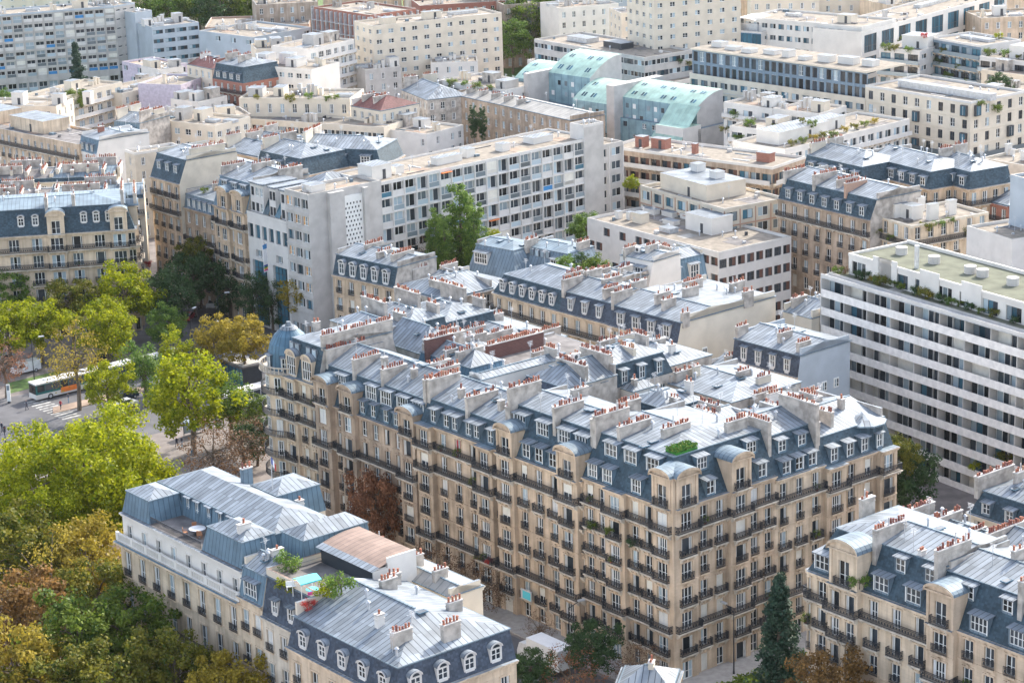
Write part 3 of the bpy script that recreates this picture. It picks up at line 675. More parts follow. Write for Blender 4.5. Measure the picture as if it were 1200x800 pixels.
# ------------------------------------------------------------------ the big block (frame K) and the street fronts near it
def KL(s1, s0, t=0): return K(s1, t), K(s0, t)          # front facing the avenue
def KR(t0, t1, s=0): return K(s, t0), K(s, t1)          # front facing the side street
HG = 'terraced apartment houses of the central block'
base = dict(fh=3.05, gf=3.4, bay=2.75, ww=1.2, wh=2.2, trim=1)
sw = {'fd': 7, 'fc': 1.5, 'fm': 3, 'fh': 4, 'fo': 4, 'sh': 1, 'bl': .8, 'hb': 2.5, 'cr': .08}
b = H('corner apartment house with arched stone attic windows and a green roof terrace', KL(15.5, 0), 21.5, 16.5,
  {**base, 'mat': 'stone_warm', 'rails': 'CGGGCG', 'bd': .62, 'st': sw, 'pav': [(.40, 3.4, .7, 0), (.9, 3.1, .35, 3.6, 'b')], 'trim': 2}, 'fsbp',
  sp2={**base, 'mat': 'stone_warm', 'rails': 'CGgGCG', 'bd': .62, 'st': sw, 'pav': [(.11, 3.4, .35, 3.6, 'b'), (.62, 3.2, .6, 3.6, 'b')], 'trim': 2},
  ro=dict(h1=5.0, ins=2.5, m1='slate', h2=.9, m2='zinc'), dm=[(0, .2, 1.7, 1.9, 3, 'teal', [1.6, 4.2, 9.2]), (0, 2.9, 2.2, 1.8, 3, 'teal', [3.4, 6.8, 10.6]), (1, .2, 1.5, 1.9, 3, 'teal', [6.0, 14.4]), (1, 2.9, 1.8, 1.7, 3, 'teal', [6, 14])],
  ch=[(.3, 1.6, 7, 2.0, {'zlo': 22.2}), (7.2, 4.2, 9, 1.2), (3.6, 3.4, 7.2, 1.4, {'zlo': 23.5}), (13, 8, 11, 1), (6, 12, 15, 1.0, {'along': 'x'})] if False else [(.3, 1.6, 7, 2.0, {'zlo': 22.2}), (8.2, 5.2, 9.5, 1.1), (3.9, 2.2, 7.2, 1.4, {'zlo': 23.5}), (11.6, 12.2, 15.5, 1.3)], sky=(2, 2, 0, 1), finish=False)
b.wall.box(b.q(0, 0), b.d, b.i, 15.5, 15.86, -.36, 0, 0, 25.2, 'stone_warm')
b.finish()
H('apartment house with rounded stone gables and large sloping dormers in two rows on blue slate', KL(31.2, 15.5), 20.9, 14,
  {**base, 'mat': 'stone_warm', 'rails': 'CGgGCG', 'bd': .65, 'st': sw, 'pav': [(.11, 3.0, .6, 3.1, 'b'), (.86, 3.6, .7, 3.1, 'b')], 'trim': 2}, 'fpfp',
  ro=dict(h1=5.4, ins=2.8, m1='slate', h2=.8, m2='zinc'), dm=[(0, .2, 1.6, 2.0, 3, 'teal', [5.0, 7.4, 10.0]), (0, 3.0, 2.4, 1.9, 3, 'teal', [2.2, 6.6, 10.6, 13.8])],
  ch=[(.3, 1.4, 6.5, 2.2, {'zlo': 21.2}), (8.4, 1.8, 6.4, 1.5, {'zlo': 23}), (15.3, 1.8, 7.5, 1.6, {'zlo': 22}), (4, 8.5, 11, 1.2), (12, 9, 12.5, 1.2)], sky=(2, 3, 0, 1))
H('apartment house with a long row of paired zinc dormers under plain zinc sheets', KL(47.3, 31.2), 21.0, 13,
  {**base, 'mat': 'stone_aged', 'rails': 'CCggCg', 'bd': .65, 'st': sw, 'pav': [(.1, 3.0, .8, 0), (.86, 3.2, .8, 0)], 'trim': 2}, 'fpfp',
  ro=dict(h1=2.7, ins=1.5, m1='slate', h2=1.7, m2='zinc', rf=.55), dm=[(0, .25, 1.3, 1.9, 2.1, 'light', [2.6, 5.3, 7.0, 9.8, 11.4, 14.2])],
  ch=[(.3, 1.2, 6.3, 2.4, {'zlo': 20}), (8.4, 1.0, 6.0, 1.9, {'zlo': 21}), (4.4, 3.0, 3.8, 1.2), (12.2, 3.2, 4.0, 1.3), (10, 8, 11.5, 1.6), (15.7, 1.6, 7, 2.2, {'zlo': 21})], sky=(3, 2, 0, 1))
H('soot darkened apartment house with three slender gabled bays and blue zinc dormers between chimney stacks', KL(70.3, 47.3), 18.7, 13,
  {**base, 'mat': 'stone_rose', 'fh': 3.0, 'rails': 'nCgggG', 'st': sw, 'bay': 2.5, 'pav': [(.09, 3.4, .9, 3.0, 'b'), (.33, 3.2, .7, 2.9, 'b'), (.91, 3.3, .8, 2.9, 'b')], 'trim': 2}, 'fpfp',
  ro=dict(h1=4.6, ins=1.6, m1='slate', h2=2.0, m2='zinc', rf=.5), dm=[(0, 2.2, 2.4, 2.1, 3, 'light', [4.4, 11.3, 14.6, 18.2, 21.6]), (0, .2, 1.3, 1.9, 3, 'teal', [10.2, 12.6, 15.4, 17.6])],
  ch=[(.3, 1.4, 8, 2.0, {'zlo': 18.5, 'dark': True}), (6.8, 1.2, 5.6, 2.0, {'zlo': 20}), (13.0, 1.4, 5.4, 1.9, {'zlo': 21, 'dark': True}), (16.4, 3.8, 4.6, 1.3), (9.6, 4, 4.8, 1.3), (18, 6.6, 10.4, 1.5), (22.7, 1.0, 6.4, 2.7, {'zlo': 19, 'dark': True}), (14, 8, 12, 1.4)], sky=(4, 3, 0, 1))
# the western corner house: round corner with a domed turret, long grey gable walls behind
b = H('apartment house with a round domed slate turret on its corner', KL(79.0, 70.3), 20.6, 14,
  {**base, 'mat': 'stone_cream', 'rails': 'CCgGGg', 'st': sw, 'pav': [(.28, 3.0, .5, 0)], 'trim': 2}, 'fpff',
  sp3={**base, 'mat': 'stone_cream', 'rails': 'CCggGg', 'trim': 1}, ro=dict(h1=5.0, ins=1.3, m1='slate', h2=.7, m2='zinc'),
  dm=[(0, .1, 2.4, 2.9, 3, 'stone', [2.4, 6.2]), (0, 3.4, 1.0, 1.2, 3, 'velux', [1.6, 2.9, 5.6, 7.0])],
  ch=[(8.4, 1.2, 13, 1.6, {'zlo': 21}), (1.0, 5, 6, 1.2)], sky=(2, 2, 0, 1), finish=False)
tc = K(80.6, 2.6); R_ = 3.6; nn = 20; Wm = MB(); zt = 20.6
for f in range(7):
    z0_, z1_ = (0, 2.3) if f == 0 else (2.3+(f-1)*3.05, 2.3+f*3.05)
    for k in range(nn):
        a0, a1 = 6.28318*k/nn, 6.28318*(k+1)/nn
        p = (tc[0]+R_*math.cos(a0), tc[1]+R_*math.sin(a0)); q = (tc[0]+R_*math.cos(a1), tc[1]+R_*math.sin(a1))
        b.wall.face(((p[0], p[1], z0_), (q[0], q[1], z0_), (q[0], q[1], z1_), (p[0], p[1], z1_)), 'stone_cream')
        if f and k in (11, 13, 15, 17):
            am = (a0+a1)/2; x, y = tc[0]+(R_*.985+.05)*math.cos(am), tc[1]+(R_*.985+.05)*math.sin(am)
            b.part('window', win(1.0, 2.2, pick(sw)), x, y, z0_+.15, am+math.pi/2)
    if f:
        m_ = b.wall; m_.cyl(tc[0], tc[1], z0_-.2, z0_, R_+.1, R_+.75, 'stone_pale', 24); rr = R_+.7
        for k in range(56):
            a0 = math.pi*.85+math.pi*1.1*k/56; x, y = tc[0]+rr*math.cos(a0), tc[1]+rr*math.sin(a0)
            m_.box((x, y), (math.cos(a0), math.sin(a0)), (-math.sin(a0), math.cos(a0)), -.02, .02, -.04, .04, z0_, z0_+.9, 'iron')
            m_.box((x, y), (math.cos(a0), math.sin(a0)), (-math.sin(a0), math.cos(a0)), -.03, .03, -.12, .12, z0_+.9, z0_+.97, 'iron')
b.wall.cyl(tc[0], tc[1], zt-.3, zt+.05, R_+.3, R_+.9, 'stone_pale', 28)
for k in range(40):
    a0 = 6.283*k/40; b.wall.cyl(tc[0]+(R_+.7)*math.cos(a0), tc[1]+(R_+.7)*math.sin(a0), zt, zt+.85, .09, .09, 'stone_pale', 5, False)
    p = (tc[0]+(R_+.7)*math.cos(a0), tc[1]+(R_+.7)*math.sin(a0)); b.wall.box(p, (math.cos(a0), math.sin(a0)), (-math.sin(a0), math.cos(a0)), -.14, .14, -.36, .36, zt+.85, zt+1.0, 'stone_pale')
for (za, zb_, ra, rb) in ((zt, zt+2.4, 3.1, 2.95), (zt+2.4, zt+3.6, 3.05, 2.75), (zt+3.6, zt+4.7, 2.75, 2.1), (zt+4.7, zt+5.5, 2.1, 1.2), (zt+5.5, zt+5.9, 1.3, .9), (zt+5.9, zt+6.5, .5, .3)): b.roof.cyl(tc[0], tc[1], za, zb_, ra, rb, 'zinc_dark' if za < zt+5.4 else 'zinc', 24)
for k in (11.5, 14.5, 17.5):
    am = 6.283*k/20; b.rpart('dormer', dorm(1.1, 2.0, 'slate', .6), tc[0]+3.25*math.cos(am), tc[1]+3.25*math.sin(am), zt+.2, am+math.pi/2)
b.finish()
# houses going back from the turret along the west side of the block: chimney walls seen end on
for i, (t0, t1, z) in enumerate(((14, 20.5, 20.5), (20.5, 27, 20.5), (27, 36, 19.5))):
    H(('zinc roofed house directly behind the domed slate turret', 'zinc roofed house second behind the domed turret with a tall grey metal flue', 'low zinc roofed house at the far west corner of the block')[i],
      KL(88+i*.6, 75.5, t0), z, t1-t0, {**base, 'rails': 'gggg', 'pav': []}, 'pspf', ro=dict(h1=3.2, ins=1.2, h2=1.2), ch=[(1.6+k, .2, t1-t0-.4, 2.4, {'zlo': 19, 'along': 'y'}) for k in ()]+[(t1-t0-.4, .8, 6.5, 2.3, {'along': 'x', 'zlo': 21}), (t1-t0-.4, 8.5, 11, 1.4, {'along': 'x'})], sky=(2, 3, 0, 0), group=HG)
b = H('grey walled house with a white zinc hipped roof behind the blue dormers', KL(76, 66, 15), 22.6, 8, {**base}, 'pffp', ro=dict(h1=.02, ins=.02, h2=2.6), ch=[(9.6, .4, 7.4, 1.6, {'zlo': 19})], sky=(1, 1, 0, 0))
# right wing along the side street
H('apartment house with white framed slate dormers between two broad chimney stacks above the side street', KR(16.5, 24.8), 20.9, 13, {**base, 'mat': 'stone_cream', 'rails': 'CgGgCg', 'st': sw, 'trim': 2, 'bay': 2.5}, 'fpfp',
  ro=dict(h1=4.6, ins=2.2, h2=1.2), dm=[(0, .2, 1.5, 1.8, 2.6, 'teal'), (0, 2.6, 1.5, 1.6, 3.4, 'teal')], ch=[(.3, 1.2, 6, 2.1, {'zlo': 20}), (8.0, .8, 7, 2.6, {'zlo': 19.5, 'dark': True})])
b = H('end apartment house with an octagonal slate turret on the side street', KR(24.8, 37.2), 20.4, 13, {**base, 'mat': 'stone_warm', 'rails': 'CgGgCg', 'st': sw, 'trim': 2, 'pav': [(.14, 3.3, .6, 0), (.88, 3.1, .7, 0)]}, 'fppp',
  ro=dict(h1=3.2, ins=1.6, h2=1.4), dm=[(0, .25, 1.4, 1.9, 2.6, 'light', [2.0, 4.8, 7.4])], ch=[(.3, 1.2, 4, 2.0, {'zlo': 20}), (4.2, 2.6, 8.4, 1.8, {'zlo': 22}), (8.8, 5, 5.8, 1.3), (9, 9, 12.4, 1.4)], finish=False)
c_ = K(2.6, 34.6)
for (za, zb_, ra, rb, mt) in ((20.4, 23.4, 2.7, 2.6, 'slate'), (23.4, 23.6, 2.9, 2.9, 'zinc_mid'), (23.6, 24.4, 2.8, .1, 'zinc')): b.roof.cyl(c_[0], c_[1], za, zb_, ra, rb, mt, 10)
am = math.atan2(-KB[1], -KB[0])*0+math.atan2(-KA[1], -KA[0]); b.rpart('dormer', dorm(1.2, 1.9, 'light', .5), c_[0]+2.75*math.cos(am), c_[1]+2.75*math.sin(am), 20.7, am+math.pi/2)
b.finish()

# ---- inside the block: wings round light wells, zinc roofs at slightly different heights, chimney walls
def wing(label, s0, s1, t0, t1, z, ax='s', kinds=None, h2=1.3, h1=.02, ins=.02, m2='zinc', party='render_grey', ch=None, dm=(), m1='slate', sky=(2, 2, 0, 1), rf=.5):
    if ax == 't' and kinds in (None, 'ffpp'): kinds = 'fppf'
    if ax == 's': AB = KL(s1, s0, t0); D = t1-t0; L = s1-s0
    else: AB = KR(t0, t1, s0); D = s1-s0; L = t1-t0
    if ch is None:
        ch = []
        for k in range(max(2, int(L/3.6))):
            x = L*(k+.5)/max(2, int(L/3.6))+rnd.uniform(-.8, .8); a = rnd.uniform(.4, D*.6); ch.append((x, a, a+rnd.uniform(.7, max(.8, min(4.2, D-a-.5))), rnd.uniform(.8, 1.7), {'dark': rnd.random() < .3, 'mat': rnd.choice(['render_grey', 'render_tan', 'render_white'])}))
        if rnd.random() < .6: ch.append((rnd.uniform(.3, .8), .6, min(D-.8, 5), 1.3, {}))
    return H(label, AB, z, D, {**base, 'rails': 'ggg', 'trim': 0, 'cornice': 0, 'ww': 1.0, 'wh': 1.7, 'mat': party, 'fh': 3.0, 'bay': 3.2}, kinds or 'ffpp', ro=dict(h1=h1, ins=ins, h2=h2, m2=m2, m1=m1, rf=rf), party=party, ch=ch, dm=dm, sky=sky, name='courtyard_wing', group='zinc roofed wings inside the central block')
wing('narrow zinc wing with one long bright white side wall in the middle of the block', 44.6, 47.2, 8, 21.5, 25.2, 't', 'pppp', .5, party='render_white', ch=[(13, .3, 2.3, 1.2, {})], sky=(0, 1, 0, 1))
wing('long zinc wing just right of the bright white wall, with two dark chimney walls', 35, 44.4, 13, 23, 22.6, 't', 'ppff', 1.9, h1=2.2, ins=1.4, m1='slate_grey', ch=[(5, .3, 6, 1.9, {'dark': True}), (9.6, 1, 6.5, 2.0, {'dark': True})], dm=[(0, .4, 1.0, 1.4, 2.6, 'light')], sky=(3, 1, 2, 1))
wing('L shaped zinc wing with blue dormers round a light well behind the white wall', 36, 44, 23, 34, 22.6, 't', 'ffpf', 1.4, h1=2.8, ins=1.0, dm=[(0, .3, 1.2, 1.9, 2.8, 'teal')], sky=(3, 2, 0, 1))
wing('small white round fronted stair tower under a zinc cap in the light well', 33.6, 36.2, 24.5, 28.5, 22.4, 't', 'ffff', .9, party='render_white', ch=[(1, .5, 1.1, .9, {'potn': 1})], sky=(0, 1, 0, 0))
wing('flat ended zinc wing with a sloping parapet wall pointing at the beige party wall', 40, 52, 34, 45, 21.8, 's', 'ffpp', 1.6, sky=(3, 2, 0, 1))
wing('zinc wing of pale sheets with slotted rooflights near the small slate fronted house', 24, 36, 33, 46, 21.2, 's', 'ffpp', 1.0, sky=(4, 3, 0, 1))
wing('blue slate courtyard wing with a bay dormer beside the square light well', 22.5, 32, 20, 29, 20.4, 't', 'ffff', 1.2, h1=2.6, ins=1.2, dm=[(0, .3, 1.8, 1.9, 3.4, 'teal')])
wing('grey zinc wing with a white end wall and orange pots behind the two rowed dormers', 14.6, 22, 15, 27, 22.6, 't', 'ffpp', 1.0, party='render_white', ch=[(.4, .4, 6.6, 1.5, {}), (7, 1, 4.5, 1.2, {}), (9.5, 3, 6.5, 1.2, {})])
wing('low zinc wing with a curved back wall behind the green terrace', 13.2, 20, 27, 36, 20.6, 't', 'ffpp', 1.0)
wing('zinc wing with a fanned hip roof beside the end house', 13.2, 24, 36, 45, 20.0, 's', 'ffpp', 1.3)
wing('zinc wing crowded with skylights behind the paired zinc dormers', 31.6, 40, 7, 13, 23.0, 's', 'pppp', .8, sky=(3, 1, 0, 0)) if False else None
wing('zinc wing behind the three gabled bays with a blue tarpaulin on its light well', 54, 66, 13.5, 20, 21.2, 's', 'ffpp', 1.5, h1=2.0, ins=1.0, m1='zinc_dark', ch=[(2, .3, 5, 2.2, {'mat': 'brick_dark'}), (8, 1, 5.5, 1.5, {}), (5.4, 1, 3, 1.2, {'dark': True})])
wing('broad white zinc wing with round headed party wall and many small stacks', 66, 82, 28, 41, 20.0, 's', 'ffpp', 1.5, ch=[(2, .3, 8, 1.6, {}), (7, 1, 5, 1.2, {}), (12, 1, 6, 1.5, {}), (5, 7, 10, 1.2, {}), (15.6, .5, 12, 1.4, {})], sky=(4, 4, 0, 1))
wing('zinc wing with two crossing chimney walls left of the brown brick wall', 64.5, 75, 20.5, 28, 21.2, 's', 'ffpp', 1.6, ch=[(2, .3, 6, 1.6, {}), (7.6, .5, 6.6, 1.7, {})])
b = wing('low wing with a flat grey asphalt roof and a dark brown brick chimney wall', 49.5, 64, 21, 37, 21.5, 's', 'ffpp', 0, m2='roof_grey', ch=[(3.2, 1, 11, 2.0, {'mat': 'brick_dark', 'th': .7}), (9.4, 4, 7.5, 1.6, {}), (12.6, 8, 12, 1.0, {}), (13.6, 1, 5, 1.4, {'dark': True})], sky=(1, 3, 0, 0))
wing('small patched zinc wing between the grey asphalt roof and the bright white wall', 47.6, 54, 12.8, 21, 20.6, 's', 'ffpp', 1.1, ch=[(1.5, .4, 4.5, 1.6, {'dark': True}), (4, 3, 6, 1.3, {})])
# green terrace on the corner house
tr = empty('terrace_planting', (*K(3.4, 4.6), 26.75), 0, 'bright green artificial lawn bed on the corner house roof terrace', 'terrace bed')
m_ = MB(); r_g = random.Random(3)
m_.box((0, 0), KA, KB, -.9, .9, -1.7, 1.7, -.3, .1, 'turf')
for k in range(1500):
    a_, c_ = r_g.uniform(-1, 1), r_g.uniform(-1.8, 1.8); h_ = .2+.25*abs(math.sin(a_*3+c_*2.2)); e_ = Vector((r_g.gauss(0, 1), r_g.gauss(0, 1), r_g.gauss(0, 1))).normalized()*.11; g2 = e_.orthogonal().normalized()*.09; p_ = Vector((KA[0]*a_+KB[0]*c_, KA[1]*a_+KB[1]*c_, h_*r_g.random()+.15))
    m_.face((tuple(p_-e_), tuple(p_-g2), tuple(p_+e_), tuple(p_+g2)), 'leaf_mid' if k % 3 else 'turf')
link('lawn', m_.mesh('lawn'), tr)
# ------------------------------------------------------------------ front left: three town houses
cl = dict(fh=4.3, gf=6.2, bay=3.1, ww=1.35, wh=3.0, mat='stone_cream', trim=1)
LB = 14.2
b = H('long classical mansion with a white balustraded attic, teal zinc pavilions and a roof terrace', KL(51.6, 25.4, -42.4), LB+.6, 15,
  {**cl, 'rails': 'gCn', 'bd': .9, 'gwh': 4.2, 'gst': {'sh': 3, 'bl': 2, 'fd': 1}, 'st': {'fc': 3, 'fh': 3, 'fd': 1}, 'nb': 8}, 'fppp', roof=None, ch=(), finish=False, party='render_cream')
L, D = b.L, b.D; W_ = b.wall; za = LB+.6
# attic storey set behind a balustrade
facade(b, b.q(0, .55), b.q(L, .55), za+3.4, {'z0': za, 'gf': 3.4, 'fh': 3.4, 'mat': 'render_white', 'ww': 1.0, 'gwh': 1.9, 'bay': 2.9, 'trim': 1, 'cornice': 1, 'st': {'fm': 1, 'fd': 1}, 'nb': 8})
W_.box(b.q(0, 0), b.d, b.i, -.1, L+.1, -.35, -.1, za-.02, za+.14, 'render_white'); W_.box(b.q(0, 0), b.d, b.i, -.1, L+.1, -.35, -.1, za+.85, za+1.0, 'render_white')
for k in range(int(L/.35)): W_.box(b.q(0, 0), b.d, b.i, .1+k*.35, .28+k*.35, -.3, -.16, za+.1, za+.86, 'render_white')
for k in range(9): W_.box(b.q(0, 0), b.d, b.i, k*L/8-.3, k*L/8+.3, -.38, -.08, za, za+1.05, 'render_white')
W_.box(b.q(0, 0), b.d, b.i, -.3, L+.2, -.8, .3, za-.35, za-.1, 'stone_cream', 'zinc_teal')
for (a, c) in ((b.q(0, D), b.q(0, .55)), (b.q(L, .55), b.q(L, D)), (b.q(L, D), b.q(0, D))): plainwall(b, a, c, za+3.4, 'render_cream', za-.4)
R = b.roof; zr = za+3.42
R.face((b.q(0, .5, zr), b.q(L, .5, zr), b.q(L, D, zr), b.q(0, D, zr)), 'roof_grey')
def pavil(b, x0, x1, y0, y1, z, h, ins, h2, mt='zinc_teal', mtop='zinc', wz=()):
    R = b.roof; i0 = ins; a = [(x0, y0), (x1, y0), (x1, y1), (x0, y1)]; c = [(x0+i0, y0+i0), (x1-i0, y0+i0), (x1-i0, y1-i0), (x0+i0, y1-i0)]
    for e in range(4): R.face((b.q(*a[e], z), b.q(*a[(e+1) % 4], z), b.q(*c[(e+1) % 4], z+h), b.q(*c[e], z+h)), mt)
    R.box(b.q(0, 0), b.d, b.i, x0+i0-.12, x1-i0+.12, y0+i0-.12, y1-i0+.12, z+h-.03, z+h+.1, 'zinc_mid')
    zz = z+h+.11; xm0, xm1, ym0, ym1 = c[0][0], c[1][0], c[0][1], c[2][1]; hw = min(xm1-xm0, ym1-ym0)/2*.95
    if xm1-xm0 > ym1-ym0: r0, r1 = ((xm0+hw), (ym0+ym1)/2), ((xm1-hw), (ym0+ym1)/2)
    else: r0, r1 = ((xm0+xm1)/2, ym0+hw), ((xm0+xm1)/2, ym1-hw)
    A4 = [b.q(*p, zz) for p in c]; P0, P1 = b.q(*r0, zz+h2), b.q(*r1, zz+h2)
    if xm1-xm0 > ym1-ym0:
        R.face((A4[0], A4[1], P1, P0), mtop); R.face((A4[1], A4[2], P1), mtop); R.face((A4[2], A4[3], P0, P1), mtop); R.face((A4[3], A4[0], P0), mtop)
    else:
        R.face((A4[0], A4[1], P0), mtop); R.face((A4[1], A4[2], P1, P0), mtop); R.face((A4[2], A4[3], P1), mtop); R.face((A4[3], A4[0], P0, P1), mtop)
pavil(b, 0, 6.2, .6, 5.6, zr, 2.6, .5, .7)
pavil(b, 17.5, 25.9, .7, 6.2, zr, 2.8, .6, .9)
pavil(b, .1, 25.6, 5.2, 13.6, zr, 2.6, .35, 1.4)
pavil(b, 10.4, 16.8, 11.6, 18.6, zr, 3.2, .5, .9)
W_.box(b.q(0, 0), b.d, b.i, 10.5, 16.7, 15.0, 18.5, 0, zr, 'render_cream')
pavil(b, 26.0, 31.2, 5.4, 15.0, zr, 3.3, .45, 1.0)
W_.box(b.q(0, 0), b.d, b.i, 26.1, 31.1, 5.7, 14.9, 0, zr, 'render_cream')
b.rz = lambda x, y: zr+3.6; b.zm = zr; b.h1 = 1; b.ins = 0
for u in (7.4, 9.4, 11.9, 14.4, 16.6):
    p = b.q(u, 5.3); b.rpart('dormer', dorm(1.1, 2.4, 'teal', .4), p[0], p[1], zr+.15, math.atan2(b.d[1], b.d[0]))
for k in range(60): 
    rx = 6.4+k*11/60; R.box(b.q(0, 0), b.d, b.i, rx-.02, rx+.02, .75, .79, zr, zr+.9, 'iron')
R.box(b.q(0, 0), b.d, b.i, 6.3, 17.4, .73, .81, zr+.88, zr+.95, 'iron')
p = b.q(14.6, 13.6); chimney(b, 9.6, 11.6, 13.0, zr+2.2, zr+5.0, mat='zinc_mid'); chimney(b, 17.4, 14.0, 14.9, zr-.2, zr+2.4, mat='render_white'); chimney(b, 23.5, 2.0, 3.6, zr+2.6, zr+4.2, mat='render_white', potn=1)
b.finish()
# terrace furniture
tz = zr+.01; tx = b.q(13.0, 3.0)
t_ = empty('garden_table', (tx[0], tx[1], tz), 0, 'oval grey table on the mansion roof terrace', 'table'); m_ = MB(); m_.cyl(0, 0, .7, .76, 1.0, 1.0, 'metal_light', 16); m_.cyl(0, 0, 0, .7, .12, .08, 'iron', 8); m_.cyl(0, 0, 0, .05, .5, .5, 'iron', 10); link('tabletop', m_.mesh('tabletop'), t_)
def chair_mesh():
    m = MB(); m.bx(-.28, .28, -.28, .28, .4, .46, 'wood'); m.bx(-.28, .28, .22, .28, .46, 1.0, 'wood')
    for x in (-.24, .24):
        for y in (-.24, .24): m.bx(x-.03, x+.03, y-.03, y+.03, 0, .4, 'wood')
        m.bx(x-.03, x+.03, -.26, .26, .62, .66, 'wood')
    return m
cm = chair_mesh().mesh('garden_chair')
for i, (dx, dy, a) in enumerate(((-1.4, -.3, 1.8), (-.5, 1.2, .2), (1.5, .2, -1.6), (.4, -1.3, 3.0), (2.3, 1.1, -1))):
    o = bpy.data.objects.new('garden_chair', cm); COL.objects.link(o); o.location = (tx[0]+dx, tx[1]+dy, tz); o.rotation_euler = (0, 0, a); tag(o, 'reddish wooden garden chair round the oval table on the roof terrace', 'chair', 'wooden chairs on the roof terrace')
# flag on the mansion
fp = b.q(16.2, 11.6); fl = empty('flag_pole', (fp[0], fp[1], zr+4.2), 0, 'thin pole with a limp blue, white and red flag on the mansion roof', 'flag'); m_ = MB(); m_.cyl(0, 0, 0, 4.0, .05, .04, 'metal_light', 6); link('pole', m_.mesh('pole'), fl)
m_ = MB()
for k, c_ in enumerate(('flag_blue', 'white_sheet', 'red')):
    x0_ = .05+k*.35; 
    for j in range(4): m_.face(((x0_, .05*math.sin(j*2+k), 5-j*.4-k*.7), (x0_+.35, .08*math.sin(j*2+k+1), 4.6-j*.4-k*.7), (x0_+.35, .08*math.sin(j*2+k+3), 4.2-j*.4-k*.7), (x0_, .05*math.sin(j*2+k+2), 4.6-j*.4-k*.7)), c_)
link('flag', m_.mesh('flag'), fl, Matrix.Translation((0, 0, 1.3)) @ Matrix.Diagonal((.5, .5, .55, 1)))
# second: slate fronted house with the garden terrace
b2 = H('narrow pale house with a dark slate front and a planted roof terrace beside the mansion', KL(17.6, 10.0, -42.9) if False else KL(25.3, 20.6, -42.6), 15.6, 5.6, {**cl, 'fh': 4.0, 'rails': 'ggn', 'gf': 6, 'mat': 'stone_cream', 'bay': 2.6, 'wh': 2.5, 'pav': []}, 'fppp', ro=dict(h1=3.2, ins=.8, m1='zinc_teal', h2=1.2), dm=[(0, .3, 2.6, 2.0, 3, 'teal')], ch=[(2.6, 3, 4.4, 1.2, {'mat': 'render_white', 'potn': 1})], party='render_cream') 
b3 = H('cream house with three small dormers in dark slate under a leafy roof garden', KL(20.6, 9.8, -42.7), 14.6, 13, {**cl, 'fh': 3.9, 'rails': 'ggn', 'mat': 'stone_pale', 'bay': 3.0, 'wh': 2.4, 'ww': 1.2}, 'fpfp', ro=dict(h1=4.3, ins=1.0, m1='slate_grey', h2=0, m2='roof_grey'), dm=[(0, .8, 1.2, 1.7, 3.0, 'white')], ch=[(10.4, 2.2, 4.6, 1.0, {})], party='render_cream', finish=False, sky=(0, 0, 0, 0))
zt3 = b3.zm+.1
R = b3.roof; L, D = b3.L, b3.D
for (xa, xb, ya, yb) in ((0, L, 1.0, 1.25), (L-.25, L, 1.25, D), (0, .25, 1.25, D)): R.box(b3.q(0, 0), b3.d, b3.i, xa, xb, ya, yb, zt3, zt3+.8, 'render_cream', 'zinc_pink')
# pink vaulted sheet roof on white walls
za = zt3; x0, x1, y0, y1 = .9, 11.0, 7.6, 12.8
for e, (a, c) in enumerate((((x0, y0), (x1, y0)), ((x1, y0), (x1, y1)), ((x1, y1), (x0, y1)), ((x0, y1), (x0, y0)))): b3.wall.face((b3.q(*a, za), b3.q(*c, za), b3.q(*c, za+2.0), b3.q(*a, za+2.0)), 'render_white' if e else 'glass')
n_ = 6
for k in range(n_):
    ya, yb = y0-.5+(y1-y0+.8)*k/n_, y0-.5+(y1-y0+.8)*(k+1)/n_; f_ = lambda t: za+1.75+1.0*math.sin(math.pi/2*min(1, .08+1.1*t))
    R.face((b3.q(x0-.3, ya, f_(k/n_)), b3.q(x1+.2, ya, f_(k/n_)), b3.q(x1+.2, yb, f_((k+1)/n_)), b3.q(x0-.3, yb, f_((k+1)/n_))), 'zinc_pink' if k else 'zinc')
R.box(b3.q(0, 0), b3.d, b3.i, x1-.0, x1+.2, y0-.3, y1+.3, za-3, za+1.9, 'render_white')
R.box(b3.q(0, 0), b3.d, b3.i, x1-.0, x1+.2, y0+1.6, y1+.3, za+1.9, za+3.0, 'render_white')
b3.finish()
def corner3():
    # corner house: arched white dormers in slate, zinc hipped roofs
    A = K(11.0, -48.0) if False else K(11.2, -43.2); b = H('corner house with white arched dormers in dark slate under hipped pale zinc roofs', (K(9.8, -46.6), K(-9.4, -46.6)), 15.6, 15.4, {**cl, 'fh': 4.0, 'rails': 'ggn', 'mat': 'stone_cream', 'bay': 3.0, 'wh': 2.4, 'ww': 1.2}, 'ffpp',
      ro=dict(h1=3.0, ins=1.0, m1='slate_grey', h2=2.3, m2='zinc', partym='render_cream'), dm=[(0, .5, 1.4, 1.5, 3.2, 'arch'), (1, .5, 1.5, 1.5, 3.4, 'arch')],
      ch=[(10.6, 4.0, 4.9, 1.4, {'potn': 1, 'mat': 'render_white'}), (15.2, 2.6, 5.0, 1.7, {}), (17.0, 7.6, 9.8, 1.7, {}), (4.0, 9.5, 11.5, 1.4, {}), (2.0, 12, 13.5, 1.4, {}), (12, 12.2, 14, 1.3, {})], party='render_cream', sky=(1, 3, 0, 1))
corner3()
H('low white roofed back building between the corner house and the street trees', KL(20.0, 3.0, -30.2), 18.4, 4.6, {**base, 'mat': 'render_cream', 'trim': 0, 'ww': .9, 'wh': 1.2, 'skip': .6}, 'ppff', ro=dict(h1=.02, ins=.02, h2=.9, m2='zinc_pale', rf=.3), ch=[(3, 1, 1.9, 1.4, {'potn': 2}), (9, 1, 2.6, 1.4, {}), (13.6, .6, 2.4, 1.3, {})], party='render_cream', sky=(0, 2, 0, 0))
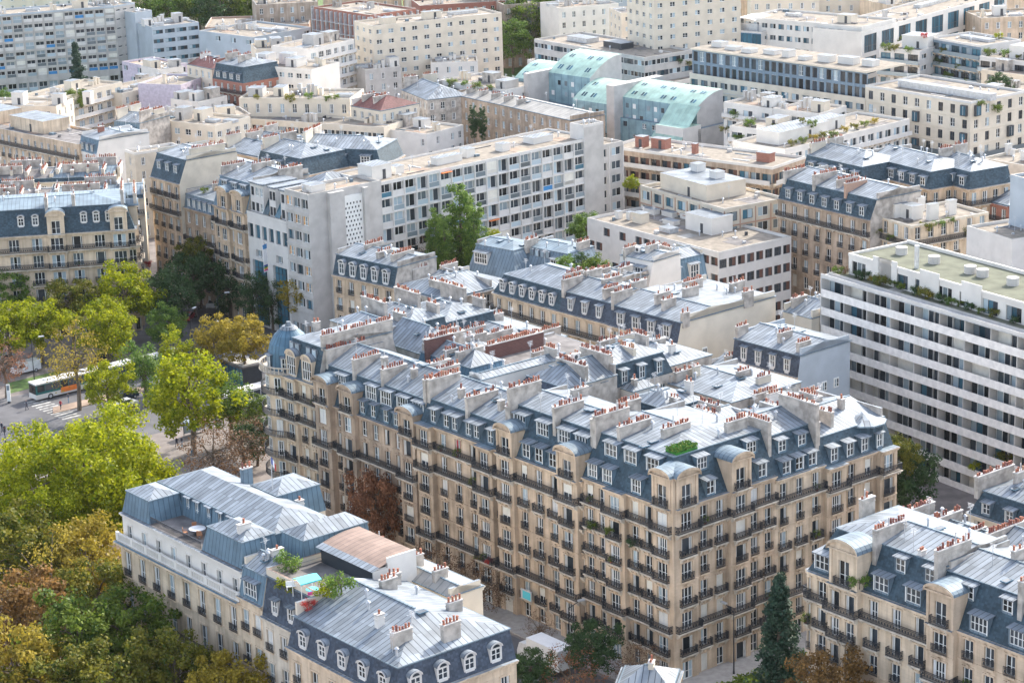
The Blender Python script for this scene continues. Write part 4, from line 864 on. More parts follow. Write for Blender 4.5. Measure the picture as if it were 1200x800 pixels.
# ------------------------------------------------------------------ front right
s3 = {**base, 'mat': 'stone_cream', 'fh': 3.1, 'rails': 'CGggg', 'st': {'fd': 6, 'fh': 2, 'fo': 3, 'fc': 1}, 'trim': 2, 'ww': 1.25}
H('cream corner apartment house with a square stone attic bay full of plants', KL(-18.9, -36.4, 2.2), 19, 12, {**s3, 'pav': [(.12, 3.2, .0, 0), (.34, 4.0, .8, 4.0, 'b')]}, 'fppf',
  ro=dict(h1=4.8, ins=2.2, m1='slate', h2=1.0), dm=[(0, .4, 2.2, 1.9, 3, 'light', [1.9, 10.4, 14.8]), (0, 2.8, 1.5, 1.7, 3, 'light', [12.0, 16.0])], ch=[(8.4, 1.2, 6, 1.6, {'zlo': 20, 'dark': True}), (17.2, .8, 6, 1.8, {'zlo': 20, 'dark': True}), (13.8, 2.2, 2.9, .5, {'potn': 2, 'zlo': 22, 'mat': 'panel_white'}), (1.2, 7, 9, 1.6, {})])
H('honey coloured apartment house with a great arched stone gable and wide picture dormers', KL(-36.4, -56, 2.2), 18.6, 12, {**s3, 'mat': 'stone_warm', 'rails': 'gCGgg', 'pav': [(.09, 3.6, .8, 3.6, 'b')]}, 'fppp',
  ro=dict(h1=4.8, ins=2.2, m1='slate', h2=1.0), dm=[(0, .3, 2.4, 1.9, 3, 'light', [6.0, 11.0, 16.2]), (0, 2.9, 1.5, 1.6, 3, 'light', [3.6, 8.6, 13.6])], ch=[(10.2, 1.2, 6, 1.8, {'zlo': 20, 'dark': True}), (4.6, 7, 10, 1.5, {})])
H('zinc roofed wing with rows of dark chimney pots behind the plant filled attic bay', (K(-18.0, 15.2), K(-30.5, 15.2)), 19.6, 9, {**base, 'trim': 0}, 'pppf', ro=dict(h1=.1, ins=.1, h2=1.8), ch=[(.4, .5, 8, 1.4, {'dark': True}), (5.6, 2, 6.6, 1.5, {'dark': True}), (10, 1.0, 5.4, 1.4, {'dark': True})], sky=(3, 2, 0, 1))
H('zinc roofed wing with a fan shaped hip behind the great arched stone gable', (K(-31.5, 15.4), K(-46, 15.4)), 18.8, 9, {**base, 'trim': 0}, 'fppp', ro=dict(h1=2.4, ins=1.2, h2=1.6), dm=[(0, .3, 1.3, 1.5, 2.8, 'light')], ch=[(.4, 1, 7, 1.6, {}), (7.5, 2, 6, 1.5, {})], sky=(3, 2, 0, 1))
H('cream courtyard house with a yellow potted shrub and teal awning on its roof', (K(-18, 30), K(-33, 30)), 18.2, 11, {**base, 'mat': 'render_cream', 'trim': 0, 'rails': 'gg'}, 'fppf', ro=dict(h1=2.6, ins=1.2, h2=1.3), dm=[(0, .3, 1.3, 1.5, 3.2, 'light')], ch=[(.6, .5, 7, 1.6, {'dark': True}), (3.4, 4, 9, 1.4, {}), (8, .6, 4, 1.8, {'dark': True}), (12, 2, 8, 1.5, {})], party='render_cream', sky=(3, 2, 0, 1))
H('cream house with slate back dormers at the right edge beyond the fan shaped hip', (K(-34, 26.5), K(-50, 26.5)), 18.4, 12, {**base, 'mat': 'render_cream', 'trim': 0, 'rails': 'gg'}, 'fppp', ro=dict(h1=3.6, ins=1.6, h2=1.3), dm=[(0, .5, 1.4, 1.7, 2.8, 'light')], ch=[(.6, .5, 7, 1.6, {'dark': True}), (7.4, .5, 4, 1.8, {}), (12, 2, 8, 1.5, {})], party='render_cream', sky=(3, 2, 0, 1))
H('tiny zinc hipped pavilion with one stubby chimney at the bottom edge', PX(722, 808, 788, 812, 9), 9, 6, {**base, 'mat': 'render_cream', 'trim': 0, 'rails': 'n'}, 'ffff', ro=dict(h1=.1, ins=.1, h2=1.6), ch=[(3.4, 2.4, 3.4, .7, {'mat': 'render_tan', 'potn': 2})], sky=(0, 0, 0, 0), name='garden_pavilion')
# ------------------------------------------------------------------ the second row, beyond the block
bs = {**base, 'fh': 3.1, 'mat': 'stone_cream', 'rails': 'Cggg', 'st': {'fh': 3, 'fc': 3, 'fd': 2, 'bl': 1}, 'bay': 2.7}
H('second row apartment house with tiny round and hooded dormers in slate', PX(578, 342, 655, 364, 18), 18, 11, bs, 'fppf', ro=dict(h1=2.9, ins=1.3, h2=1.5), dm=[(0, .5, 1.2, 1.5, 2.6, 'arch')], ch='auto')
H('second row apartment house with four white hooded dormers and purple shutters', PX(655, 364, 713, 379.5, 18), 18, 11, {**bs, 'rails': 'Cggg'}, 'fppp', ro=dict(h1=2.9, ins=1.1, m1='slate_grey', h2=1.3), dm=[(0, .5, 1.1, 1.9, 3.0, 'white')], ch=[(.3, .6, 4.5, 1.8, {}), (4.6, 5, 9, 1.2, {}), (8.6, 1.4, 4.6, 1.6, {}), (10, 6, 9, 1.5, {})])
b = H('second row end house with big white shuttered dormers and a long blank cream party wall', PX(713, 380, 794, 402, 18), 18, 21, {**bs, 'rails': 'CCgg'}, 'fwpp', ro=dict(h1=2.9, ins=.8, m1='slate_grey', h2=1.2, rf=.3, partym='render_cream'), dm=[(0, .35, 1.4, 2.0, 3.0, 'white')], ch=[(.3, .6, 4.6, 1.8, {}), (6.6, 3.5, 6.5, 1.6, {}), (9.2, 2.4, 5, 1.6, {}), (8, 8, 11, 1.5, {}), (14.6, 1, 2.4, 1.2, {}), (14.6, 14, 16, 1.4, {}), (4, 12, 16, 1.4, {}), (9, 17, 20, 1.5, {})], party='render_cream', sky=(3, 3, 0, 1))
H('cream gabled back building at the right end of the long blank wall', (K(56.5, 76), K(50.5, 76)), 18.6, 9, {**base, 'mat': 'render_cream', 'trim': 0, 'ww': .9, 'wh': 1.3}, 'pwpp', ro=dict(h1=.1, ins=.1, h2=1.6), party='render_cream', ch=[(1, 1, 4, 1.5, {})])
H('small house with a flat grey slate front and blank white side wall shade-tinted blue', PX(858, 421, 935, 442, 17), 17, 11, {**bs, 'rails': 'gCgg', 'mat': 'stone_cream'}, 'fwpp', ro=dict(h1=3.0, ins=.5, m1='slate_grey', h2=1.2, partym='concrete_blue'), dm=[(0, .4, 1.1, 2.0, 2.9, 'white')], ch=[(.3, .6, 2.8, 1.6, {}), (7.2, 2, 4.6, 1.4, {}), (11.7, 1, 3.5, 1.3, {})], party='concrete_blue', sky=(4, 1, 0, 1))  # pale blue of the side wall is shade put into a white wall's colour
H('low pale shed with three arched openings left of the flat slate front', PX(822, 434, 858, 446, 14.5), 14.5, 9, {**base, 'mat': 'render_white', 'ww': 1.0, 'wh': 1.9}, 'fppp', ro=dict(h1=.1, ins=.1, h2=1.6), ch=[(3, 2, 3.5, 1.4, {'dark': True})], party='render_white')
# ------------------------------------------------------------------ modern and far buildings
mod = dict(fh=2.75, gf=3.2, trim=0, cornice=0, rails='', rec=.2, mat='concrete', bay=3.2, ww=2.0, wh=1.4, sill=.95, st={'strip': 1})
def B_(label, px, z, D, sp, kinds='fppp', ro=None, nbox=2, party=None, name='apartment_block', roof='flat', **kw):
    AB = kw.pop('AB') if px is None else PX(*px, z); L = math.hypot(AB[1][0]-AB[0][0], AB[1][1]-AB[0][1]); pm = party or sp.get('mat', 'render_white')
    r = dict(ro or {})
    if roof == 'flat': r.setdefault('boxes', autobox(L, D, nbox, pm if pm in ('render_white', 'render_cream', 'panel_white') else 'render_white')); r.setdefault('pm', pm)
    return H(label, AB, z, D, {**mod, **sp}, kinds, roof=roof, ro=r, party=pm, name=name, **kw)
hs = {**base, 'trim': 1, 'fh': 3.1, 'st': {'fh': 3, 'fc': 2, 'fd': 3, 'bl': .5}, 'rails': 'Cggg', 'mat': 'stone_warm'}
# banded block on the right
b = B_('white banded apartment block with continuous balconies and a planted penthouse terrace', (971, 322, 1335, 430), 25, 15, {'mat': 'concrete', 'fh': 2.78, 'gf': 3, 'bay': 3.9, 'ww': 3.6, 'wh': 2.15, 'sill': .1, 'st': {'strip': 6, 'bl': 1.6, 'stripb': 1.5}, 'rec': .2, 'z0': 0}, 'fpps', ro=dict(mat='roof_green', par=.4, boxes=(), vents=3), finish=False)
L = b.L
for k in range(9):
    zf = 25-2.78*(k+1)
    m_ = MB(); m_.bx(-L/2, L/2, -1.5, 0, -.2, 0, 'concrete'); m_.bx(-L/2, L/2, -1.55, -1.45, -.25, .95, 'marble_band')
    for q_ in range(1, 12): m_.bx(-L/2+L*q_/12-.08, -L/2+L*q_/12+.08, -1.4, 0, 0, 2.55, 'concrete')
    p = b.q(L/2, 0); b.part('balcony', one('balcony', m_), p[0], p[1], zf, math.atan2(b.d[1], b.d[0]))
W_ = b.wall
W_.box(b.q(0, 0), b.d, b.i, -.02, .15, -1.55, 0, 0, 25.2, 'panel_white'); W_.box(b.q(0, 0), b.d, b.i, 0, L, -1.5, 0, 24.8, 25.0, 'metal_light'); W_.box(b.q(0, 0), b.d, b.i, 0, L, -1.55, -1.45, 25, 25.5, 'panel_white')
# penthouse
pz = 25.01
facade(b, b.q(1.5, 2.6), b.q(L, 2.6), 27.9, {**mod, 'z0': pz, 'gf': 2.9, 'fh': 2.9, 'mat': 'render_white', 'gwh': 2.1, 'sill': .1, 'bay': 4.5, 'ww': 3.0, 'gst': {'strip': 1, 'stripb': 1}})
plainwall(b, b.q(1.5, 14.5), b.q(1.5, 2.6), 27.9, 'render_white', pz)
b.roof.face((b.q(1.5, 2.6, 27.9), b.q(L, 2.6, 27.9), b.q(L, 14.5, 27.9), b.q(1.5, 14.5, 27.9)), 'roof_green')
for (a, c, e, f, hh) in ((1.5, L, 2.5, 2.8, .35), (1.5, 1.8, 2.8, 14.5, .35), (1.5, L, 14.2, 14.5, .5)): b.roof.box(b.q(0, 0), b.d, b.i, a, c, e, f, 27.85, 27.9+hh, 'render_white')
for x in (7, 8.2, 17, 25.5): b.roof.box(b.q(0, 0), b.d, b.i, x, x+4.0, 2.45, 2.6, 26, 28.9, 'render_white')
for x in (4, 11, 18.5, 21.0, 27, 33): p = b.q(x+2, 9); mb = MB(); mb.cyl(0, 0, 0, 1.1, .9, .9, 'concrete', 12); b.rpart('roof_vent', one('roof_vent', mb), p[0], p[1], 27.9, 0)
p = b.q(13.6, 5); mb = MB(); mb.cyl(0, 0, 0, 3.4, .35, .35, 'metal_light', 10); b.rpart('chimney', one('chimney', mb), p[0], p[1], 27.9, 0)
b.finish()
B_('tall pale blue panelled tower at the right edge behind the planted penthouse', (1184, 208, 1260, 228), 30, 12, {'mat': 'concrete_blue', 'skip': 1.1, 'z0': 0}, 'fpps', nbox=1)
B_('blank white stair block with a sunken tan roof next to the pale blue tower', (1133, 268, 1186, 284), 22, 12, {'mat': 'panel_white', 'skip': 1.1}, 'fpps', nbox=0)
# haussmann group behind it
H('soot grey apartment house with white dormers and a long iron balcony', PX(912, 232, 1020, 258, 21), 21, 12, {**hs, 'mat': 'stone_rose', 'bay': 2.8}, 'fppp', ro=dict(h1=3.3, ins=1.5, h2=1.4), dm=[(0, .3, 1.4, 1.8, 3.0, 'light')], ch=[(.4, 1, 6, 1.3, {}), (8, 1, 6.5, 1.8, {}), (13, 2, 7, 1.5, {}), (16, 1, 6, 1.6, {'mat': 'brick_tan'})])
B_('cream flat roofed apartment house with white chimney slabs and a planted balcony', (1020, 254, 1068, 268, ), 20.5, 17, {**hs, 'mat': 'stone_cream', 'rails': 'Cggg', 'bay': 3}, 'ffpp', ro=dict(mat='gravel', boxes=((3, 4, 1, 3, 2.4), (5, 5, 3, 2.5, 2.4), (8, 7, 1, 2, 2.8), (2, 9, 1, 2, 2.6), (7, 12, 1, 1.6, 2.6)), vents=2), party='render_cream')
for i, (px, D, lab) in enumerate((((940, 200, 1010, 216), 12, 'zinc roofed house with crowded stacks directly behind the soot grey apartment house'), ((1010, 202, 1090, 222), 12, 'slate fronted house with blue zinc penthouse boxes behind the cream flat roof'), ((1090, 210, 1136, 222), 10, 'white gable ended zinc house left of the small brick chimneys'))):
    H(lab, PX(*px, 21), 21, D, {**hs, 'trim': 0}, 'ffpp', ro=dict(h1=2.8, ins=1.2, h2=1.5), dm=[(0, .3, 1.5, 1.7, 3.0, 'light')], party='render_white' if i == 2 else 'render_grey', sky=(2, 3, 0, 2))
H('low zinc roofed house with red brick chimneys near the pale blue tower', PX(1125, 228, 1182, 242, 18), 18, 10, {**hs, 'trim': 0, 'mat': 'brick'}, 'ffpp', ro=dict(h1=.1, ins=.1, h2=1.6), ch=[(2, 1, 3, 1.6, {'mat': 'brick'}), (7, 2, 4, 1.6, {'mat': 'brick'})], party='brick')
B_('pale beige block with buttress ribs at the right edge', (1150, 188, 1230, 202), 20, 12, {'mat': 'render_tan', 'skip': 1.1, 'fins': .5, 'bandmat': 'render_tan', 'bay': 6}, 'fppp', nbox=3)
# middle group
B_('beige apartment block with brown framed panels and a set back penthouse', (750, 220, 849, 248), 19.5, 14, {'mat': 'render_tan', 'bay': 3.4, 'ww': 2.3, 'wh': 1.7, 'sill': .7, 'band': (.25, .12), 'bandmat': 'brick_tan', 'fins': .1, 'st': {'stripb': 2, 'strip': 1}}, 'ffpp', ro=dict(mat='gravel', boxes=((10, 7, 14, 9, 2.9, 'render_cream'), (6, 9, 2, 2, 4.4), (13, 8, 2, 2, 4.2)), vents=4), party='render_tan')
b = B_('long white grid fronted apartment slab with loggias, railings and a tan roof', (445, 216, 697, 162), 26, 13, {'mat': 'panel_white', 'fh': 2.72, 'gf': 3, 'bay': 2.75, 'ww': 2.4, 'wh': 2.3, 'sill': .15, 'rec': .5, 'st': {'strip': 4, 'La3': 6, 'La': 3, 'Lb3': 5, 'Lb': 3, 'La4': .5, 'Lc': .7, 'Ldo': .3, 'La2': .6}, 'fins': .18, 'band': (.22, .14)}, 'fppp', ro=dict(mat='gravel', par=.35, boxes=((3, 5, 4.5, 4, 2.6), (8, 5, 2, 2, 1.4), (20, 5, 6, 2, 1.3), (26, 6, 2, 2, 1.6), (34, 5, 2, 2, 1.4), (44, 6, 5, 3, 1.2)), vents=6, pm='panel_white'), party='concrete')
b = H('grey end block of the slab with a panel of small square openings', KR(51.5, 67.2, 146.2), 26.4, 7.2, {**mod, 'mat': 'concrete', 'skip': 1.1}, 'fpps', sp3={**mod, 'mat': 'concrete', 'fh': 3.0, 'gf': 3.5, 'bay': 2.4, 'ww': 1.9, 'wh': 1.7, 'sill': .7, 'rec': .3, 'st': {'strip': 3, 'am': .7, 'stripb': 1}, 'band': (.2, .12), 'bandmat': 'concrete'}, roof='flat', ro=dict(mat='gravel', pm='concrete', boxes=((4, 4, 3, 3, 1.2),), vents=2), party='concrete', name='stair_tower', finish=False)

L = b.L
b.wall.box(b.q(0, 0), b.d, b.i, L*.25, L*.45, -.9, 0, 0, 26.6, 'concrete'); b.wall.box(b.q(0, 0), b.d, b.i, L*.45, L*.72, -.25, 0, 0, 25.4, 'frame_white'); b.wall.box(b.q(0, 0), b.d, b.i, L*.72, L*.78, -.9, 0, 0, 26.4, 'concrete')
for r in range(22):
    for c in range(5):
        x = L*.47+(L*.23)*(c+.5*(r % 2)+.25)/5.2; b.wall.box(b.q(0, 0), b.d, b.i, x, x+.24, -.28, -.25, 7+r*.8, 7.36+r*.8, 'iron')
b.finish()
B_('short grey end block of the slab with a projecting stair fin and clear corner windows', (697, 175, 730, 168), 22, 11, {'mat': 'concrete', 'bay': 3.2, 'ww': 2.4, 'wh': 1.6, 'sill': .7, 'fins': .1}, 'fppp', nbox=1, party='concrete')
B_('tall blank lift tower rising at the far end of the slab', (684, 150, 707, 145.5), 28.5, 4, {'mat': 'concrete', 'skip': 1.1}, 'fppp', nbox=0, party='panel_white', name='lift_tower')
B_('low grey block with a planted roof corner beyond the end of the slab', (722, 196, 746, 191), 16, 10, {'mat': 'concrete', 'skip': .5}, 'fppp', nbox=0, party='concrete')
# the avenue front, running away to the left
off = {'mat': 'concrete', 'fh': 3.0, 'gf': 3.5, 'bay': 3.3, 'ww': 2.6, 'wh': 1.7, 'sill': .7, 'st': {'strip': 3, 'am': .6}, 'rec': .35}
b = B_('office building with tall dark glass bays between white piers and a double attic', None, 20.5, 16, {**off, 'mat': 'panel_white', 'z0': 15.6, 'gf': 4.9, 'fh': 3.6, 'bay': 2.0, 'ww': 1.5, 'wh': 2.3, 'sill': .7, 'st': {'curt': 1, 'dk': 1}, 'gst': {'curt': 1}, 'gwh': 2.5}, 'fppp', ro=dict(mat='roof_grey', boxes=(), vents=3), name='office_building', finish=False, AB=KL(166, 153, 51.5))
facade(b, b.q(0, .01), b.q(b.L, .01), 15.6, {**mod, 'gf': 15.6, 'fh': 3, 'mat': 'panel_white', 'bay': 5.2, 'gww': 4.5, 'gwh': 14.4, 'sill': .2, 'rec': .5, 'gst': {'curt': 1}})
for (u0, u1) in ((.4, 4.6), (6.4, 8.4), (10, 15)):
    u1 = min(u1, b.L-.3)
    facade(b, b.q(u0, .8), b.q(u1, .8), 26, {**mod, 'z0': 20.5, 'fh': 2.7, 'gf': 2.8, 'mat': 'panel_white', 'bay': 1.3, 'ww': 1.0, 'wh': 1.6, 'gwh': 1.6, 'sill': .5, 'gst': {'dk': 1, 'fc': 1}, 'st': {'dk': 2, 'fc': 1}})
    plainwall(b, b.q(u0, 8), b.q(u0, .8), 26, 'panel_white', 20.5); plainwall(b, b.q(u1, .8), b.q(u1, 8), 26, 'panel_white', 20.5)
    b.roof.box(b.q(0, 0), b.d, b.i, u0-.2, u1+.2, .5, 8, 26, 26.3, 'zinc')
for (u0, u1) in ((4.6, 6.4), (8.4, 10)): b.roof.face((b.q(u0, .4, 21), b.q(u1, .4, 21), b.q(u1, 3, 25.6), b.q(u0, 3, 25.6)), 'glass_blue')
pavil(b, 1, b.L-1, 8, 20, 21, 3.5, .3, 2.2, 'concrete', 'zinc')
b.finish()
aven = {**hs, 'mat': 'stone_warm', 'fh': 3.1}
H('apartment house with planted top balconies left of the dark glass offices', KL(177, 166, 51.5), 20.4, 14, {**aven, 'rails': 'CnGGgg', 'pav': [(.36, 3.4, .5, 3.0), (.8, 3.6, .4, 3.0)]}, 'fppp', ro=dict(h1=5.0, ins=1.8, h2=1.6, m1='zinc_teal'), dm=[(0, 3.0, 2.0, 1.7, 3.4, 'light')], ch=[(.4, 2, 7, 1.6, {}), (6, 5, 9, 1.5, {}), (11.6, 7, 12, 1.4, {})])
H('lower brown apartment house with a pale blue mansard and red geraniums on its long balcony', KL(187.6, 177, 51.7), 18.2, 13, {**aven, 'mat': 'stone_rose', 'rails': 'nCggg'}, 'fppp', ro=dict(h1=2.4, ins=.5, m1='zinc_mid', h2=.8), dm=[(0, .2, .9, 1.7, 1.9, 'teal')], ch=[(4, 4, 8, 1.2, {})])
H('tall narrow apartment house with a huge pale chimney wall and plants on its rounded balcony', KL(198, 187.6, 51.0), 22.6, 13, {**aven, 'rails': 'GCgggg', 'bay': 2.8}, 'fppp', ro=dict(h1=4.2, ins=1.8, h2=.8), dm=[(0, 1.6, 1.2, 1.6, 2.6, 'light')], ch=[(9.9, 3.0, 10.5, 1.6, {'zlo': 14, 'mat': 'render_tan', 'th': .7})], party='render_tan')
for i, (px, z, D, lab, kw) in enumerate((
    ((300, 196, 352, 207), 22, 12, 'slate roofed house with white dormers and a balcony tree behind the dark glass offices', dict(dm=[(0, .4, 1.6, 1.7, 4.0, 'light')])),
    ((352, 192, 447, 196), 22, 12, 'steep dark slate roof with ornate iron posts behind the stair tower', dict(dm=[(0, .4, 2.0, 1.7, 5.0, 'light')])),
    ((205, 190, 262, 205), 20, 11, 'zinc roofed backyard house with a tan smokestack block', dict(dm=())),
    ((262, 176, 330, 190), 19, 11, 'low white zinc roofed backyard house with round rooflights', dict(dm=())),
    ((290, 168, 360, 178), 18, 10, 'zinc roofed backyard house with orange pots along its ridge', dict(dm=())))):
    H(lab, PX(*px, z), z, D, {**hs, 'trim': 0}, 'ffpp', ro=dict(h1=3.0 if i < 2 else .1, ins=1.3 if i < 2 else .1, h2=1.5), sky=(3, 3, 0, 1), **kw)
B_('long low shed roof of ribbed grey metal behind the slab', (450, 196, 668, 152), 24, 12, {'mat': 'concrete', 'skip': 1.1}, 'fppp', roof='mansard', ro=dict(h1=.1, ins=.1, h2=2.2, m2='slate_grey'), name='shed_roofed_hall') if False else None
# left corner house by the park
fl_ = {**hs, 'mat': 'stone_cream', 'rails': 'CCGGg', 'bay': 3.9, 'ww': 1.8, 'wh': 2.3, 'st': {'fd': 3, 'fo': 1, 'fm': 1}, 'trim': 2, 'bd': .8}
H('cream apartment house with three round eyed stone gables in dark slate behind the yellow trees', PX(-62, 282, 158, 268, 18.8), 18.8, 14, {**fl_, 'pav': [(.12, 3, .5, 3.2), (.58, 3, .5, 3.4), (.915, 3, .5, 3.4)]}, 'ffpp', sp2={**fl_, 'bay': 3.0, 'pav': [(.35, 3.6, .5, 3.4)]},
  ro=dict(h1=4.4, ins=1.4, h2=.7, m2='zinc_mid'), dm=[(0, 1.6, 1.2, 1.6, 3.2, 'arch', [2.5, 8, 13, 15.5, 24, 26.2, 28.4])], ch=[(5.6, 1.2, 4, 1.6, {}), (17.6, 1.2, 3.4, 1.8, {}), (22.4, 1.4, 2.6, 2.0, {}), (31, 1.0, 2.6, 2.4, {}), (33.2, 3, 12, 1.2, {})], party='render_grey')
for i, (px, z, D, lab) in enumerate((((-40, 243, 60, 238), 19.5, 11, 'zinc and asphalt roofed house with brown chimney rows at the left edge'), ((60, 238, 168, 232), 19.5, 11, 'zinc and asphalt roofed house with brown chimney rows behind the round eyed gables'), ((-30, 216, 60, 213), 19, 11, 'flat brown roofed house with low stacks at the far left'), ((60, 213, 135, 210), 19, 11, 'flat brown roofed house with low stacks below the white gable wall'))):
    H(lab, PX(*px, z), z, D, {**hs, 'trim': 0, 'mat': 'render_tan'}, 'fppp', ro=dict(h1=.6, ins=.3, h2=.9, m2='zinc_mid' if i % 2 else 'roof_grey'), ch=[(x, 1+(x*3) % 2, 4+(x*7) % 4, 1.0, {'dark': x % 3 > 0, 'mat': ['render_grey', 'render_tan'][x % 2]}) for x in range(1, 14, 3)]+[(3, 2, 9, 1.5, {'along': 'x'}), (8, 6, 12, 1.6, {'along': 'x'})], party='render_tan', sky=(3, 4, 0, 2))
# upper left quarter
ul = {**mod, 'fh': 2.9, 'ww': 1.0, 'wh': 1.7, 'sill': .5, 'bay': 2.6, 'mat': 'render_cream', 'st': {'fc': 2, 'fh': 2, 'fd': 1}}
B_('long beige apartment house with a set back attic and shutters', (-60, 141, 92, 172), 17, 12, {**ul, 'mat': 'stone_warm', 'rails': 'Cggg', 'bay': 2.5, 'trim': 0}, 'fppp', ro=dict(mat='roof_grey', boxes=((8, 7, 12, 7, 2.8, 'stone_cream'), (26, 7, 13, 7, 2.8, 'stone_cream')), vents=3, pm='stone_warm'))
H('white rendered gable house with a pale zinc roof and blue end dormers', PX(92, 176, 113, 182, 16), 16, 13, {**ul, 'mat': 'render_white', 'bay': 2.2}, 'fppp', ro=dict(h1=3.0, ins=.9, m1='zinc_teal', h2=.8, partym='render_white'), dm=[(0, .4, 1.1, 1.6, 2.0, 'light')], party='render_white', ch=[(2, 4, 5.4, 1.2, {'mat': 'brick', 'potn': 2})])
B_('narrow tan party wall house with stair windows and a white flue', (146, 178, 158, 182), 18, 11, {**ul, 'mat': 'render_tan', 'bay': 4}, 'ffpp', nbox=0, party='render_white')
B_('cream house with sloping brown roof and square chimneys at the far left', (-50, 126, 66, 127), 15, 11, {**ul, 'bay': 4}, 'ffpp', ro=dict(mat='gravel', boxes=((14, 5, 3, 3, 3), (24, 5, 3, 2, 2.6), (31, 6, 2, 2, 3)), vents=3, pm='render_cream'))
B_('modern cream block with deep balconies and a roof tree', (66, 118, 143, 98), 15, 12, {**ul, 'rails': 'CCC', 'bst': 'white', 'bay': 3.5, 'ww': 2}, 'fppp', nbox=3)
H('small blue mansard house with three hooded dormers', PX(133, 157, 163, 160, 15), 15, 11, {**ul, 'mat': 'stone_warm', 'rails': 'nC'}, 'fppp', ro=dict(h1=2.8, ins=.6, m1='zinc_teal', h2=1.2), dm=[(0, .4, 1.0, 1.5, 2.3, 'light')])
B_('cream flats with a roof full of white flues left of the grey blank wall', (163, 140, 252, 150), 16, 12, {**ul, 'bay': 3.4, 'ww': 1.6, 'wh': 1.4}, 'ffpp', nbox=6, party='render_cream')
B_('blank grey walled terrace house with rooftop greenery', (252, 140, 294, 136), 15, 10, {**ul, 'mat': 'render_grey', 'skip': 1.1}, 'fppp', nbox=1, party='render_grey')
B_('long low white block with a row of flat awnings', (143, 112, 240, 90), 13, 11, {**ul, 'bay': 4, 'mat': 'render_cream'}, 'fppp', nbox=4)
B_('lilac rendered apartment house with open balconies', (212, 102, 244, 90), 15, 12, {**ul, 'mat': 'render_lilac', 'rails': 'CCC', 'bst': 'white'}, 'fppp', nbox=1)
H('narrow cream house under a maroon tiled roof', PX(219, 76, 248, 82, 18), 18, 10, {**ul}, 'ffpp', ro=dict(h1=.1, ins=.1, h2=1.8, m2='roof_brown'), party='render_grey', ch=[(2, 3, 6, 1.2, {'mat': 'render_white'})])
H('red brick apartment house with dark slate roof and blue balconies', PX(249, 92, 285, 98, 17), 17, 12, {**ul, 'mat': 'brick', 'rails': 'Cggg'}, 'ffpp', ro=dict(h1=3.6, ins=1.4, m1='slate', h2=1.2), dm=[(0, .5, 1.3, 1.5, 2.8, 'light')], party='brick', ch=[(2, 3, 7, 1.8, {}), (7, 3, 7, 1.8, {})])
B_('white building with rows of amber curtains and a round arched end', (285, 78, 365, 84), 19, 12, {**ul, 'mat': 'render_white', 'bay': 2.6, 'ww': 1.6, 'wh': 1.3, 'sill': .9, 'st': {'am': 1, 'fd': 2, 'fc': 2}}, 'fppp', nbox=4, party='render_white')
B_('white stepped apartment block with deep terraces', (363, 60, 415, 48), 19, 13, {**ul, 'mat': 'render_white', 'bay': 3.2, 'ww': 2, 'rails': 'CCCCC', 'bst': 'white'}, 'fppp', nbox=3, party='render_white')
B_('long cream house with tall windows under a cluttered roof garden', (280, 117, 410, 118), 16, 13, {**ul, 'mat': 'render_cream', 'bay': 3.0, 'fh': 3.6, 'wh': 2.2}, 'ffpp', nbox=5)
B_('low white arcade building with continuous glazed strips', (240, 138, 450, 152), 12, 9, {**ul, 'mat': 'render_cream', 'bay': 3.2, 'ww': 2.9, 'wh': 1.5, 'st': {'strip': 1}}, 'fppp', nbox=3)
H('cream house with a maroon tiled roof and red chimneys', PX(411, 125, 446, 131, 15), 15, 12, {**ul, 'mat': 'render_cream'}, 'ffpp', ro=dict(h1=.1, ins=.1, h2=2.4, m2='roof_brown'), ch=[(2, 2, 6, 1.6, {}), (6, 2, 6, 1.6, {})], party='render_white')
H('zinc roofed house with a grey rough gable beside the round tree', PX(470, 106, 500, 118, 15), 15, 11, {**ul, 'mat': 'render_grey'}, 'ffpp', ro=dict(h1=.1, ins=.1, h2=2.2), party='render_grey')
B_('low concrete and white terraced pavilion with planted edges', (440, 152, 500, 160), 11, 13, {**ul, 'mat': 'render_white', 'skip': .6}, 'ffpp', nbox=3, party='render_white')
B_('white apartment block with a planter filled upper terrace', (516, 96, 592, 108), 16, 13, {**ul, 'mat': 'render_white', 'bay': 4, 'ww': 2.2, 'wh': 1.4, 'rails': 'C', 'bst': 'white'}, 'ffpp', nbox=3, party='render_white')
B_('cream slab block with rows of small square windows and two stair strips', (437, 33, 588, 17), 22, 12, {**ul, 'mat': 'render_cream', 'fh': 2.7, 'bay': 3.6, 'ww': 1.5, 'wh': 1.2, 'sill': .9, 'st': {'fd': 1, 'fm': 1, 'fc': 1}}, 'fppf', nbox=3, party='render_cream')
B_('brick office building wrapped in scaffolding', (368, 10, 434, 20), 22, 16, {**ul, 'mat': 'brick', 'band': (.15, 1.0), 'bandmat': 'metal_light', 'bay': 2.2, 'fins': 1.0}, 'ffpp', nbox=3, party='brick')
B_('low red brick workshop with a flat roof', (240, 34, 362, 30), 13, 20, {**ul, 'mat': 'brick_tan', 'bay': 5, 'ww': 3, 'wh': 1.8, 'st': {'strip': 1}}, 'fppp', nbox=0, party='brick_tan')
B_('white and brick chequered block at the top edge', (492, 9, 592, 3), 18, 14, {**ul, 'mat': 'brick', 'band': (.9, .1), 'bandmat': 'render_white'}, 'fppp', nbox=2)
